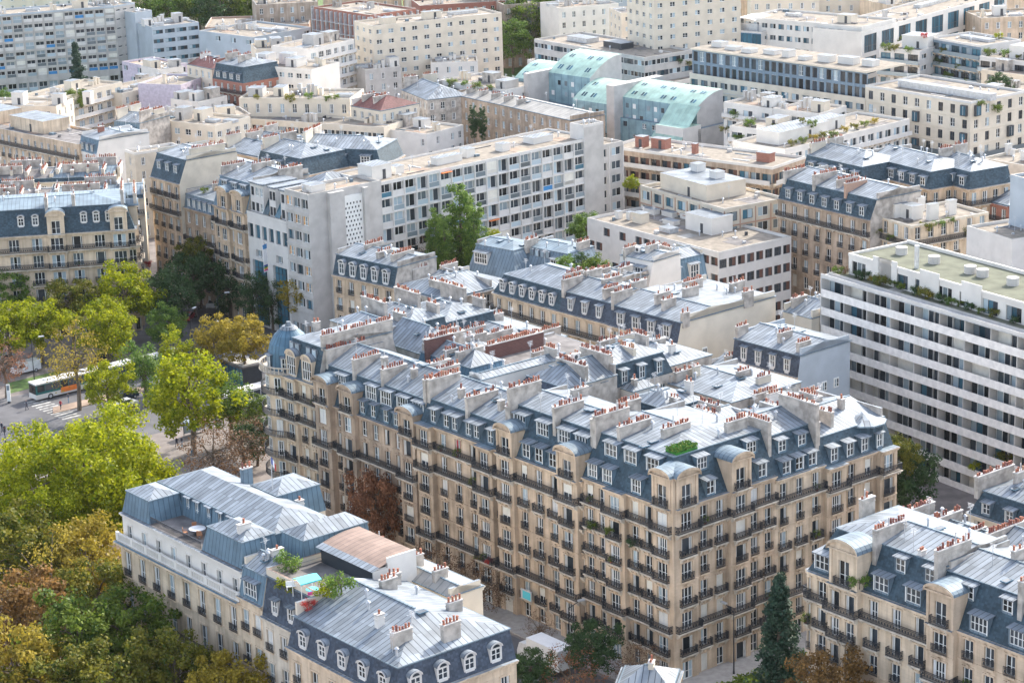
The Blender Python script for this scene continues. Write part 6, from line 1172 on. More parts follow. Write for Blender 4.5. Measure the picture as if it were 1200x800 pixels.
for a in (
 ('big', 100, 560, 12.6, 'leaf_lime', 'huge spreading lime green plane tree, the largest tree of the esplanade', 11),
 ('broad', 222, 462, 6.8, 'leaf_lime', 'tall yellow green tree beside the bus shelter', 9.5), ('sparse', 88, 418, 5.4, 'leaf_gold', 'golden thin leaved tree with bare limbs in front of the bus', 9),
 ('broad', 125, 450, 4.0, 'leaf_lime', 'small lime tree between the two buses', 6), ('oval', 168, 432, 3.2, 'leaf_mid', 'narrow green tree in front of the articulated bus', 6.5), ('oval', 206, 415, 3.0, 'leaf_lime', 'small light tree at the end of the articulated bus', 6),
 ('broad', 145, 342, 5.6, 'leaf_lime', 'bright yellow tree before the corner of the gabled house', 9.5), ('broad', 124, 384, 5.4, 'leaf_lime', 'yellow round tree right of the house door, below the brightest one', 7), ('broad', 45, 378, 5.0, 'leaf_lime', 'lime tree in front of the cream gabled house', 7.5),
 ('broad', 14, 338, 4.6, 'leaf_mid', 'green tree at the left edge against the cream house', 9), ('broad', 8, 385, 5.0, 'leaf_lime', 'yellow green tree at the left edge below the green one', 7.5), ('broad', 82, 352, 4.6, 'leaf_olive', 'olive tree between the lime trees against the cream house', 9),
 ('broad', 196, 345, 5.0, 'leaf_dark', 'dark green round tree at the corner of the avenue', 8), ('broad', 194, 380, 3.6, 'leaf_mid', 'light green tree before the dark corner tree', 6), ('broad', 226, 322, 5.0, 'leaf_dark', 'broad dark green tree against the brown apartment house', 8), ('broad', 232, 300, 4.0, 'leaf_olive', 'rust tipped olive tree behind the broad dark green tree', 10),
 ('oval', 268, 338, 3.2, 'leaf_dark', 'first dark tree along the avenue facades', 5.5), ('oval', 296, 346, 3.0, 'leaf_dark', 'dark tree before the dark glass offices', 6.5), ('oval', 318, 352, 3.0, 'leaf_dark', 'dark tree before the right end of the dark glass offices', 5.5), ('broad', 352, 342, 3.6, 'leaf_gold', 'yellow tree behind the orange chimney pots', 8),
 ('oval', 247, 402, 3.4, 'leaf_gold', 'small gold tree left of the kiosk', 6.5), ('broad', 284, 396, 4.4, 'leaf_gold', 'gold tree leaning over the kiosk', 8), ('sparse', 4, 425, 4.0, 'leaf_rust', 'rust red tree at the left edge beside the white van', 6),
 ('broad', 292, 482, 3.4, 'leaf_green', 'green tree against the round corner of the block', 6), ('oval', 268, 470, 3.4, 'leaf_mid', 'slim tree over the white coach', 7), ('broad', 300, 512, 3.4, 'leaf_dark', 'low dark green tree at the foot of the round corner', 4.5),
 ('sparse', 250, 535, 5.2, 'leaf_brown', 'almost bare brown tree behind the mansion roof', 6), ('sparse', 284, 520, 4.4, 'leaf_brown', 'bare brown tree beside the low dark green one', 5.5),
 ('broad', 30, 650, 6.6, 'leaf_olive', 'olive tree under the edge of the huge lime tree', 8), ('broad', 100, 655, 6.0, 'leaf_gold', 'gold tree touching the mansion corner', 8), ('sparse', 60, 690, 6.0, 'leaf_gold', 'thin golden tree in the lower left trees', 8), ('broad', 115, 700, 5.6, 'leaf_olive', 'brown green tree in the shade of the mansion', 7),
 ('broad', 30, 720, 6.2, 'leaf_amber', 'amber tree low at the left edge', 8), ('broad', 92, 752, 6.2, 'leaf_green', 'olive green tree near the bottom edge', 8), ('broad', 150, 738, 5.6, 'leaf_green', 'green tree before the mansion arches', 7.5), ('broad', 20, 785, 5.6, 'leaf_gold', 'gold tree in the bottom left corner', 8),
 ('broad', 205, 785, 5.0, 'leaf_olive', 'olive gold tree before the mansion doors', 7), ('broad', 130, 800, 5.6, 'leaf_olive', 'olive tree cut by the bottom edge', 7), ('broad', 262, 806, 4.4, 'leaf_gold', 'gold tree at the bottom edge under the narrow pale house', 6.5), ('broad', 60, 800, 5.5, 'leaf_olive', 'brownish tree at the bottom edge near the corner', 7)):
    tree(a[0], a[1], a[2], a[3], a[4], a[5], a[6], group=G1, var=rnd.randrange(3) if a[0] == 'broad' else 0)
tree('big', 55, 606, 8.6, 'leaf_lime', 'second lime crown leaning out below the huge plane tree', 9, group=G1)
for a in (
 ('broad', 440, 592, 3.7, 'leaf_rust', 'copper red tree standing against the soot darkened house', 8, 1.5), ('sparse', 512, 668, 3.6, 'leaf_brown', 'bare twiggy tree near the gabled bay house', 4, 1), ('sparse', 562, 690, 3.4, 'leaf_brown', 'bare shrub like tree on the far pavement', 3.6, 1),
 ('sparse', 632, 736, 1.9, 'leaf_brown', 'little brown tree by the white truck', 3.2, 1), ('broad', 693, 757, 3.3, 'leaf_dark', 'dark round street tree below the corner house', 5.4, 1), ('sparse', 745, 780, 3.0, 'leaf_brown', 'brown tree at the foot of the block corner', 3.6, 1),
 ('broad', 622, 785, 2.8, 'leaf_dark', 'dark tree half hidden by the corner house', 4.5, 1), ('sparse', 668, 796, 3.6, 'leaf_rust', 'rust leaved tree at the bottom edge', 3.6, 1), ('fir', 914, 748, 3.7, 'leaf_fir', 'tall blue green conifer beside the cream corner house', 7.6, .9),
 ('broad', 972, 806, 4.4, 'leaf_amber', 'amber brown tree before the cream corner house', 9.5, 1), ('broad', 1060, 560, 4.4, 'leaf_dark', 'dark green tree between the end house and the banded block', 7, 1.2), ('broad', 1052, 532, 3.0, 'leaf_olive', 'olive topped tree behind the octagonal turret', 11, 1),
 ('broad', 893, 706, 2.4, 'leaf_green', 'leafy garden tree behind the conifer', 4, 1)):
    tree(*a[:7], group=G3, fl=a[7], var=1 if a[0] == 'broad' else 0)
for a in (('poplar', 511, 286, 1.7, 'first poplar before the slab'), ('poplar', 521, 290, 1.5, 'second, shorter poplar before the slab'), ('poplar', 540, 280, 2.6, 'third and broadest poplar before the slab'), ('poplar', 556, 286, 1.9, 'last poplar of the row before the slab')):
    tree('poplar', a[1], a[2], a[3], 'leaf_mid', a[4], 14.5, name='poplar_tree', group='poplars before the slab')
tree('broad', 578, 279, 1.8, 'leaf_lime', 'small round lime tree right of the poplars', 13.5); tree('sparse', 489, 287, 3.2, 'leaf_brown', 'leafless brown tree left of the poplars', 13)
tree('broad', 688, 266, 3.6, 'leaf_mid', 'bushy tree between the slab and the flat tan roof', 13, fl=.8); tree('broad', 740, 214, 1.5, 'leaf_lime', 'shrub on the roof corner at the end of the slab', 17.3, zb=16)
tree('broad', 663, 312, 2.0, 'leaf_mid', 'courtyard tree beside the curved metal roofs', 19.5); tree('broad', 698, 318, 2.8, 'leaf_green', 'wide courtyard bush below the zinc penthouse', 18.5); tree('broad', 682, 306, 1.6, 'leaf_dark', 'dark courtyard bush next to the wide one', 19)
tree('broad', 491, 126, 3.4, 'leaf_green', 'round green tree beside the rough grey gable', 9); tree('sparse', 519, 140, 2.2, 'leaf_rust', 'small rust tree on the white terrace', 8)
for i, (x, y) in enumerate(((555, 143), (565, 145))): tree('poplar', x, y, 1.0, 'leaf_dark', ('taller clipped cypress above the rose house', 'shorter clipped cypress above the rose house')[i], 12-i*.4, name='cypress_tree', group='pair of cypresses')
for i, (x, y, r_, mt) in enumerate(((172, 2, 7, 'leaf_mid'), (203, 6, 7, 'leaf_mid'), (232, 5, 7, 'leaf_green'), (258, 6, 8, 'leaf_dark'), (284, 10, 7, 'leaf_green'), (296, 20, 5, 'leaf_mid'), (598, 30, 7, 'leaf_dark'), (618, 24, 8, 'leaf_green'), (642, 20, 8, 'leaf_mid'), (664, 22, 7, 'leaf_green'), (600, 44, 6, 'leaf_mid'), (655, 36, 6, 'leaf_lime'), (690, 28, 6, 'leaf_mid'), (708, 18, 5, 'leaf_rust'), (718, 32, 5, 'leaf_rust'), (1172, 100, 3, 'leaf_dark'), (90, 84, 3.4, 'leaf_fir'), (90, 116, 3, 'leaf_green'), (4, 117, 3, 'leaf_mid'), (110, 2, 6, 'leaf_green'), (870, 4, 5, 'leaf_mid'))):
    lab = ('lime tree left in the row at the top edge', 'bright tree second in the row behind the strip windowed office', 'round green tree at the top edge above the brick workshop', 'dark tree at the top edge above the workshop', 'green tree at the top edge near the grey old house', 'yellow hedge like tree above the workshop', 'dark tree left end of the green belt behind the offices', 'large green tree of the green belt', 'tallest light tree of the green belt', 'green tree right in the green belt', 'light tree low before the green belt', 'lime tree low in the middle of the green belt', 'light tree near the rust trees', 'upper rust brown tree beside the lower cream block', 'lower rust red tree beside the lower cream block', 'dark fir like tree on the stone block terrace', 'dark conifer rising before the blue panelled tower', 'round green tree on the cream block roof', 'light tree at the far left among cream houses', 'green tree behind the panelled tower', 'tree behind the cream tower block')[i]
    z_ = {15: 20, 16: 10, 17: 14}.get(i); tree('fir' if i in (16,) else 'broad', x, y, r_, mt, lab, z_, var=i % 3, group='distant trees' if i < 15 else None)
# planting on balconies and roofs
for i, (x, y, z, r_, mt, lab) in enumerate(((335, 655, 21.5, 1.6, 'leaf_mid', 'leafy shrub at the back of the roof garden'), (335, 672, 19.8, 1.2, 'leaf_lime', 'pale shrub at the left of the roof garden'), (400, 688, 20.6, 1.7, 'leaf_mid', 'large bush at the right corner of the roof garden'), (383, 694, 20.2, 1.3, 'leaf_lime', 'flowering shrub along the roof garden parapet'), (362, 705, 19.6, .8, 'petals', 'pink flower box on the roof garden'), (1007, 684, 20.2, 1.2, 'leaf_mid', 'planted balcony of the stone attic bay'), (1142, 547, 21.5, 1.0, 'leaf_lime', 'yellow shrub on the cream courtyard roof'), (1180, 530, 21, 1.4, 'leaf_olive', 'olive shrub on the roof at the right edge'),
   (696, 616, 16, .8, 'leaf_green', 'potted shrub on a balcony left of the corner'), (741, 636, 13.5, .7, 'leaf_dark', 'dark creeper hanging from a balcony near the corner'), (714, 622, 15.6, .6, 'leaf_green', 'thin creeper climbing beside the bowed balcony'), (560, 655, 9, .6, 'leaf_green', 'balcony plants on the gabled bay house'), (573, 658, 9, .6, 'petals', 'red balcony flowers on the gabled bay house'),
   (172, 308, 13.6, 1.0, 'petals', 'flower bed on the corner balcony of the gabled cream house'), (240, 222, 21, .8, 'leaf_green', 'planter on the top balcony above the avenue'), (1170, 40, 21, 1.2, 'leaf_lime', 'yellow shrubs on the dark glazed pavilion at the right'), (1055, 40, 23.5, 1.6, 'leaf_green', 'green roof shrubs of the pavilion with the red shrub'), (1083, 40, 23.5, .9, 'petals', 'red shrub on the glazed pavilion roof'), (1105, 52, 22, 1.2, 'leaf_olive', 'trailing plants at the pavilion edge'))):
    tree('bush', x, y, r_, mt, lab, z, zb=z-r_*.8, name='shrub', cat='shrub')
for i, (x, mt, r_) in enumerate(((982, 'leaf_green', .9), (993, 'leaf_brown', .8), (1006, 'leaf_dark', .8), (1013, 'leaf_dark', 1.1), (1035, 'leaf_olive', 1.3), (1028, 'leaf_mid', .8), (1058, 'leaf_green', .9), (1075, 'leaf_dark', 1.0), (1084, 'leaf_olive', 1.3), (1093, 'leaf_gold', .9), (1104, 'leaf_dark', 1.0), (1115, 'leaf_mid', .9), (1126, 'leaf_green', .7), (1138, 'leaf_dark', 1.0), (1150, 'leaf_green', .7), (1166, 'leaf_olive', 1.0), (1048, 'leaf_green', .9), (1022, 'leaf_gold', .7), (1190, 'leaf_dark', .8))):
    zz = 26.3; y = 316+(x-971)*.29-6; tree('bush', x, y, r_, mt, 'terrace shrub of the banded block penthouse', zz, zb=25.05, name='shrub', cat='shrub', group='shrubs on the penthouse terrace')
r_ = random.Random(9)
for i, (x, y, z) in enumerate(((795, 70, 18), (806, 72, 18), (530, 94, 17), (545, 96, 17), (560, 98, 17), (574, 100, 17), (850, 150, 18), (866, 152, 18), (880, 136, 20), (908, 138, 20), (940, 140, 20), (952, 143, 20), (862, 126, 20), (1038, 52, 22), (1048, 54, 22), (1064, 56, 22), (1100, 64, 18), (1112, 80, 15), (1124, 66, 18), (1134, 82, 15), (1160, 58, 22), (1180, 60, 22), (1194, 62, 22), (1150, 120, 20), (1166, 124, 20), (300, 112, 17), (340, 112, 17), (385, 113, 17), (395, 112, 17), (362, 110, 17), (1085, 265, 18), (1100, 262, 18), (1115, 258, 18), (1135, 254, 18), (1045, 272, 18), (1030, 270, 18))):
    tree('bush', x, y, r_.uniform(.8, 1.5), r_.choice(['leaf_green', 'leaf_olive', 'leaf_dark', 'leaf_mid']), 'clump of terrace planting on a far pale building', z, zb=z-1, name='shrub', cat='shrub', group='terrace planting of the far pale buildings')
for i in range(9):
    x = 925+i*12; tree('bush', x+4, 166-i*3.2, 1.0, ('leaf_olive', 'leaf_green', 'leaf_gold')[i % 3], 'terrace plant of the curved corner white house', 17.2, zb=16, name='shrub', cat='shrub', group='plants on the white curved corner house')
# potted plants standing on the iron balconies (places noted while the fronts were built)
pp = MB(); pp.cyl(0, 0, 0, .3, .14, .18, 'terracotta', 8); PM = pp.mesh('pot'); lf, _c, _R, _H = crown_mb('bush', 5); lf = lf.mesh('foliage')
for (x, y, z, r_) in PLANTS[:70]:
    t = empty('potted_plant', (x, y, z), 0, 'small potted plant standing on an iron balcony', 'plant', 'potted plants on the iron balconies'); link('pot', PM, t); link('foliage', lf, t, TR(0, 0, .3+r_*.7) @ Matrix.Diagonal((r_*.7, r_*.7, r_*.9, 1)))
# hedges by the corner of the side street
for i, (s_, t_, L_) in enumerate(((-7.5, 3, 8), (-7.5, 12, 6))):
    m_ = MB(); r = random.Random(i)
    for k in range(2600):
        x, y, z = r.uniform(-1.3, 1.3), r.uniform(-L_/2, L_/2), r.uniform(.1, 1.9)*1; e = Vector((r.gauss(0, 1), r.gauss(0, 1), r.gauss(0, 1))).normalized()*.16; g_ = e.orthogonal().normalized()*.12; p = Vector((x, y, z+.2*math.sin(y*2)))
        m_.v.extend((tuple(p-e), tuple(p-g_), tuple(p+e), tuple(p+g_))); b_ = len(m_.v)-4; m_.f.append((b_, b_+1, b_+2, b_+3)); m_.m.append(0)
    m_.mats = ['leaf_green']; o = bpy.data.objects.new('hedge', m_.mesh('hedge')); COL.objects.link(o); c_ = K(s_, t_); o.location = (*c_, 0); o.rotation_euler = (0, 0, math.atan2(KB[1], KB[0])-math.pi/2); tag(o, ('clipped hedge at the corner of the side street', 'hedge patch beside the dark courtyard door')[i], 'hedge')
# ------------------------------------------------------------------ vehicles
def prof_mesh(m, prof, w, mat, sy=1.0):
    """side profile (y, z) extruded across x, with slightly tucked flanks"""
    n = len(prof); a = [(-w/2, y, z) for y, z in prof]; b = [(w/2, y, z) for y, z in prof]
    m.face(a, mat); m.face(b[::-1], mat)
    for i in range(n): m.face((a[(i+1) % n], a[i], b[i], b[(i+1) % n]), mat)
def wheel_mb(r=.32, w=.22):
    m = MB(); n = 14
    for s, rr, mt in ((1, r, 'rubber'), (1.06, r*.6, 'metal_light')):
        a = [(-w/2*s, rr*math.cos(6.283*k/n), rr*math.sin(6.283*k/n)) for k in range(n)]; b = [(w/2*s, y, z) for _, y, z in a]
        m.face(a[::-1], mt); m.face(b, mt)
        for k in range(n): m.face((a[k], a[(k+1) % n], b[(k+1) % n], b[k]), mt)
    return m
WM = wheel_mb().mesh('wheel'); WB = wheel_mb(.48, .3).mesh('wheel')
def car(px, py, head, mat, label, kind='car', z=0.01, at=None):
    x, y = at or P(px, py, .5); nm = {'car': 'parked_car', 'van': 'van'}[kind]
    t = empty(nm, (x, y, z), head, label, kind, 'cars and vans in the streets')
    m = MB(); g_ = MB()
    if kind == 'car':
        prof_mesh(m, [(-2.1, .3), (2.1, .3), (2.15, .62), (1.95, .78), (1.0, .92), (-1.55, .95), (-2.1, .85)], 1.74, mat)
        prof_mesh(m, [(-1.35, .94), (.95, .92), (.35, 1.42), (-.95, 1.44)], 1.34, mat)
        for s in (-1, 1): g_.face([(s*.685, -1.2, .97), (s*.685, .75, .95), (s*.685, .28, 1.36), (s*.685, -.86, 1.38)][::s], 'glass')
        g_.face(((-.6, .93, .96), (.6, .93, .96), (.58, .40, 1.41), (-.58, .40, 1.41)), 'glass'); g_.face(((.6, -1.35, .98), (-.6, -1.35, .98), (-.58, -.98, 1.42), (.58, -.98, 1.42)), 'glass')
        ws = ((-.8, 1.3), (.8, 1.3), (-.8, -1.3), (.8, -1.3)); fy = 2.13
    else:
        prof_mesh(m, [(-2.5, .35), (2.4, .35), (2.45, .9), (2.1, 1.15), (1.45, 1.95), (1.1, 2.05), (-2.5, 2.05)], 1.9, mat)
        for s in (-1, 1): g_.face([(s*.96, .6, 1.2), (s*.96, 1.9, 1.2), (s*.96, 1.4, 1.8), (s*.96, .6, 1.8)][::s], 'glass')
        g_.face(((-.85, 2.1, 1.2), (.85, 2.1, 1.2), (.8, 1.5, 1.92), (-.8, 1.5, 1.92)), 'glass'); ws = ((-.88, 1.55), (.88, 1.55), (-.88, -1.5), (.88, -1.5)); fy = 2.42
    link('body', m.mesh('body'), t); link('window', g_.mesh('window'), t)
    for wx, wy in ws: link('wheel', WM, t, Matrix.Translation((wx, wy, .32)))
    for s in (-.62, .62): h = MB(); h.bx(s-.16, s+.16, fy-.02, fy+.04, .6, .74, 'frame_white'); link('headlight', h.mesh('headlight'), t)
    return t
def hd(p, q):
    a, b = P(*p), P(*q); return math.atan2(b[1]-a[1], b[0]-a[0])-math.pi/2
hb = hd((150, 440), (50, 464)); ha = hd((225, 385), (260, 350)); hs_ = math.atan2(KA[1], KA[0])-math.pi/2
car(30, 433, hb, 'car_white', 'white van parked under the rust red tree', 'van'); car(5, 421, hb, 'car_grey', 'grey car at the left edge beside the white van'); car(118, 421, hb, 'car_dark', 'dark car left of the dark blue hatchback'); car(186, 417, hb, 'car_dark', 'dark blue hatchback beyond the articulated bus')
car(146, 474, hb, 'car_white', 'silver white car waiting at the crossing'); car(147, 464, hb, 'car_dark', 'dark green car beside the silver white one'); car(182, 447, hb, 'car_white', 'white car glimpsed between the yellow trees')
for i, (x, y, mt) in enumerate(((250, 356, 'car_white'), (262, 362, 'car_dark'), (221, 371, 'car_red'), (243, 374, 'car_dark'), (226, 361, 'car_grey'), (292, 366, 'car_dark'), (237, 348, 'car_dark'), (303, 372, 'car_grey'))):
    car(x, y, ha, mt, ('white car parked on the avenue under the dark trees', 'black car behind the white one on the avenue', 'red car at the mouth of the avenue', 'black car parked nearest the gold tree', 'grey car beside the dark corner tree', 'dark car before the dark glass offices', 'farthest dark car on the avenue', 'grey car at the foot of the office piers')[i])
for i, (s, t, mt) in enumerate(((19, -17.5, 'car_dark'), (25, -17.6, 'car_grey'), (-14, -17.5, 'car_dark'), (44, -6.2, 'car_dark'), (58, -6.2, 'car_grey'), (64, -6.2, 'car_white'))):
    car(0, 0, hs_, mt, ('dark car parked behind the white truck', 'grey car parked two places behind the truck', 'dark car parked near the bottom edge of the street', 'dark car by the facade of the gabled bays', 'grey car near the copper red tree', 'white car near the round corner')[i], at=K(s, t))
def bus(px, py, head, L, label, orange=True, mat='bus_green', low='panel_white', art=False):
    x, y = P(px, py, 1.2); t = empty('bus', (x, y, .01), head, label, 'bus', 'buses on the boulevard')
    secs = [(-L/2, L/2)] if not art else [(-L/2, -.5), (.5, L/2)]
    m = MB(); w_ = MB(); rf = MB()
    for (a, c) in secs:
        m.bx(-1.25, 1.25, a, c, .35, 1.15, low); m.bx(-1.27, 1.27, a+.05, c-.05, 1.15, 1.4, mat); m.bx(-1.2, 1.2, a+.06, c-.06, 1.4, 2.75, mat)
        rf.bx(-1.26, 1.26, a, c, 2.75, 2.98, 'panel_white'); rf.bx(-.7, .7, a+1.0, a+3.0, 2.98, 3.2, 'panel_white'); rf.bx(-.5, .5, c-3.4, c-2.2, 2.98, 3.1, 'metal_light')
        n = int((c-a)/1.5)
        for k in range(n):
            ya, yb = a+.2+(c-a-.4)*k/n, a+.2+(c-a-.4)*(k+1)/n-.12
            for s in (-1, 1): w_.face([(s*1.21, ya, 1.5), (s*1.21, yb, 1.5), (s*1.21, yb, 2.6), (s*1.21, ya, 2.6)][::s], 'glass')
        w_.face(((-1.1, c-.03, 1.2), (-1.1, c-.03, 2.65), (1.1, c-.03, 2.65), (1.1, c-.03, 1.2)), 'glass')
    if art: m.bx(-1.1, 1.1, -.5, .5, .5, 2.8, 'rubber')
    if orange:
        for s in (-1, 1): m.box((0, 0), (1, 0), (0, 1), s*1.28-.01, s*1.28+.01, -L*.18, L*.12, .65, 1.5, 'orange')
    link('body', m.mesh('body'), t); link('window', w_.mesh('window'), t); link('roof', rf.mesh('roof'), t)
    for yy in ((-L/2+2.6, L/2-2.6) if not art else (-L/2+2.4, 2.2, L/2-2.6)):
        for s in (-1.12, 1.12): link('wheel', WB, t, Matrix.Translation((s, yy, .48)))
bus(76, 452, hb, 12, 'teal and white city bus with an orange advert, crossing the zebra'); bus(166, 431, hb, 17.5, 'long articulated city bus behind the yellow trees', False, art=True); bus(292, 466, hb, 12, 'white coach beside the round corner of the block', False, 'car_white')
t = empty('box_truck', (*P(640, 768, 1.5), .01), hs_, 'white box truck parked beside the corner house', 'truck'); m_ = MB(); m_.bx(-1.2, 1.2, -3.6, 2.2, .9, 3.5, 'white_sheet'); link('cargo_box', m_.mesh('cargo_box'), t)
m_ = MB(); prof_mesh(m_, [(2.3, .5), (4.1, .5), (4.15, 1.3), (3.7, 2.4), (2.3, 2.5)], 2.1, 'car_white'); link('cab', m_.mesh('cab'), t); m_ = MB(); m_.face(((-.9, 4.1, 1.4), (.9, 4.1, 1.4), (.85, 3.74, 2.3), (-.85, 3.74, 2.3)), 'glass'); link('windscreen', m_.mesh('windscreen'), t)
for sx in (-1, 1):
    for yy in (-2.4, 3.0): link('wheel', WB, t, Matrix.Translation((sx, yy, .48)))
# ------------------------------------------------------------------ street furniture
def lamp_parts():
    a = MB(); a.cyl(0, 0, 0, .5, .14, .12, 'iron', 8); a.cyl(0, 0, .5, 8, .09, .05, 'iron', 8); a.tube((0, 0, 7.9), (1.6, 0, 8.5), .05, .04, 'iron'); h = MB(); h.bx(1.3, 2.2, -.18, .18, 8.42, 8.6, 'metal_light'); return a.mesh('pole'), h.mesh('lamp_head')
lp = lamp_parts()
for i, (x, y, a_, lab) in enumerate(((226, 419, 1.2, 'street lamp beyond the dark blue hatchback'), (41, 453, .4, 'street lamp by the left crossing'), (262, 436, 2, 'street lamp at the kiosk'), (668, 785, .5, 'street lamp behind the rust leaved tree'), (860, 790, 2.2, 'street lamp before the side street hedge'), (258, 398, .3, 'street lamp near the gold trees'))):
    t = empty('street_lamp', (*P(x, y, 0), 0), a_, lab, 'street lamp', 'street lamps'); link('pole', lp[0], t); link('lamp_head', lp[1], t)
m_ = MB(); m_.bx(-3.5, 3.5, -2.2, 2.2, 3.0, 3.3, 'roof_grey'); m_.bx(-3.2, 3.2, -1.9, 1.9, 3.3, 3.5, 'concrete'); kx, ky = P(284, 445, 0)
t = empty('station_kiosk', (kx, ky, 0), hb, 'dark glazed pavilion with a flat roof under the gold tree', 'kiosk'); link('roof', m_.mesh('roof'), t); m_ = MB(); m_.bx(-3.1, 3.1, -1.8, 1.8, 0, 3.0, 'glass_blue')
for k in range(7): m_.bx(-3.2+k*1.05, -3.1+k*1.05, -1.9, 1.9, 0, 3.0, 'frame_dark')
link('wall', m_.mesh('wall'), t)
sx_, sy_ = P(234, 508, 0); t = empty('bus_shelter', (sx_, sy_, .02), hb, 'glass bus shelter with a pale roof under the tall yellow green tree', 'bus shelter'); m_ = MB(); m_.bx(-.9, .9, -2.6, 2.6, 2.4, 2.52, 'glass_pale'); link('roof', m_.mesh('roof'), t); m_ = MB()
for yy in (-2.4, 0, 2.4): m_.bx(.7, .78, yy-.04, yy+.04, 0, 2.4, 'frame_dark')
link('post', m_.mesh('post'), t); m_ = MB(); m_.bx(.78, .8, -2.4, 2.4, .3, 2.2, 'glass_pale'); link('glass_wall', m_.mesh('glass_wall'), t); m_ = MB(); m_.bx(.2, .6, -1.6, 1.6, .42, .5, 'metal_light'); m_.bx(.35, .45, -1.2, -1.1, 0, .42, 'iron'); m_.bx(.35, .45, 1.1, 1.2, 0, .42, 'iron'); link('bench', m_.mesh('bench'), t)
t = empty('notice_column', (*P(11, 472, 0), 0), 0, 'slim white notice column at the left crossing', 'sign'); m_ = MB(); m_.bx(-.3, .3, -.1, .1, .3, 3.2, 'frame_white'); m_.bx(-.2, .2, -.2, .2, 0, .3, 'iron'); m_.bx(-.22, .22, -.12, .12, 2.2, 3.0, 'glass_pale'); link('panel', m_.mesh('panel'), t)
for i, (x, y, lab) in enumerate(((0, 510, 'traffic signal at the left edge'), (7, 524, 'twin headed traffic signal near the left edge'))):
    t = empty('traffic_light', (*P(x, y, 0), 0), .5, lab, 'traffic light', 'traffic lights'); m_ = MB(); m_.cyl(0, 0, 0, 3.4, .07, .06, 'iron', 8); link('pole', m_.mesh('pole'), t); m_ = MB(); m_.bx(-.18, .18, -.15, .15, 2.5, 3.5, 'frame_dark'); m_.cyl(0, -.17, 3.2, 3.3, .08, .08, 'red', 8); link('signal_head', m_.mesh('signal_head'), t)
for i, (x, y) in enumerate(((91, 651), (107, 648))):
    t = empty('recycling_bin', (*P(x, y, .5), 0), hs_, ('blue recycling bin, left of two beneath the lime tree', 'blue recycling bin, right of two beneath the lime tree')[i], 'bin', 'blue bins'); m_ = MB(); m_.cyl(0, 0, 0, 1.2, .75, .85, 'steel_blue', 14); link('drum', m_.mesh('drum'), t); m_ = MB(); m_.cyl(0, 0, 1.2, 1.6, .85, .3, 'blue_panel', 14); link('lid', m_.mesh('lid'), t)
# banner on the offices, small shop sign, roof garden furniture, roof flags
x, y = P(321, 300, 14); t = empty('hanging_banner', (x-1.4, y-1.4, 11.5), hs_+.4, 'tall white banner with blue top and rainbow foot on the dark glass offices', 'banner'); m_ = MB(); m_.bx(-.6, .6, -.03, .03, 0, 4.6, 'white_sheet'); m_.bx(-.6, .6, -.05, .05, 4.2, 5.0, 'blue_panel')
for k, c_ in enumerate(('pink', 'ochre', 'turf', 'flag_blue')): m_.bx(-.6, .6, -.05, .05, .2+k*.28, .46+k*.28, c_)
link('cloth', m_.mesh('cloth'), t); m_ = MB(); m_.tube((0, 0, 5.0), (1.6, 1.2, 5.0), .04, .04, 'iron'); link('bracket', m_.mesh('bracket'), t)
x, y = K(25.6, -1.0); t = empty('shop_sign', (x, y, 3.0), math.atan2(KA[1], KA[0]), 'teal and white projecting sign on the ground floor of the block', 'sign'); m_ = MB(); m_.bx(-1.0, 1.0, -.08, .08, 0, 1.3, 'panel_white'); m_.bx(-.9, .6, -.1, .1, .15, 1.15, 'canvas_teal'); link('panel', m_.mesh('panel'), t)
gz = 14.6+4.4
x, y = P(359, 678, gz+2); t = empty('garden_parasol', (x, y, gz), .6, 'turquoise canopy over the roof garden table', 'parasol'); m_ = MB(); m_.face(((-1.3, -1.0, 2.0), (1.3, -1.0, 2.0), (1.3, 0, 2.35), (-1.3, 0, 2.35)), 'canvas_teal'); m_.face(((-1.3, 0, 2.35), (1.3, 0, 2.35), (1.3, 1.0, 2.0), (-1.3, 1.0, 2.0)), 'canvas_teal'); m_.bx(-1.3, 1.3, -1.02, -.98, 1.85, 2.0, 'canvas_teal'); link('canopy', m_.mesh('canopy'), t); m_ = MB()
for a_, c_ in ((-1.2, -.95), (1.2, -.95), (-1.2, .95), (1.2, .95)): m_.bx(a_-.03, a_+.03, c_-.03, c_+.03, 0, 2, 'frame_white')
link('post', m_.mesh('post'), t)
x, y = P(366, 692, gz+.5); t = empty('garden_table', (x, y, gz), .4, 'small table with a blue and pink cloth on the roof garden', 'table'); m_ = MB(); m_.cyl(0, 0, .68, .75, .7, .7, 'canvas_teal', 12); m_.bx(-.75, .2, -.7, -.66, .35, .72, 'pink'); link('cloth', m_.mesh('cloth'), t); m_ = MB(); m_.cyl(0, 0, 0, .68, .06, .06, 'iron', 8); m_.cyl(0, 0, 0, .04, .35, .35, 'iron', 10); link('leg', m_.mesh('leg'), t)
t = empty('garden_bench', (*P(345, 687, gz+.3), gz), .2, 'white slatted bench on the roof garden', 'bench'); m_ = MB(); m_.bx(-.9, .9, -.25, .25, .4, .46, 'frame_white'); m_.bx(-.9, .9, .22, .28, .46, .9, 'frame_white'); link('seat', m_.mesh('seat'), t); m_ = MB()
for a_ in (-.8, .8): m_.bx(a_-.04, a_+.04, -.22, .22, 0, .4, 'frame_white')
link('leg', m_.mesh('leg'), t)
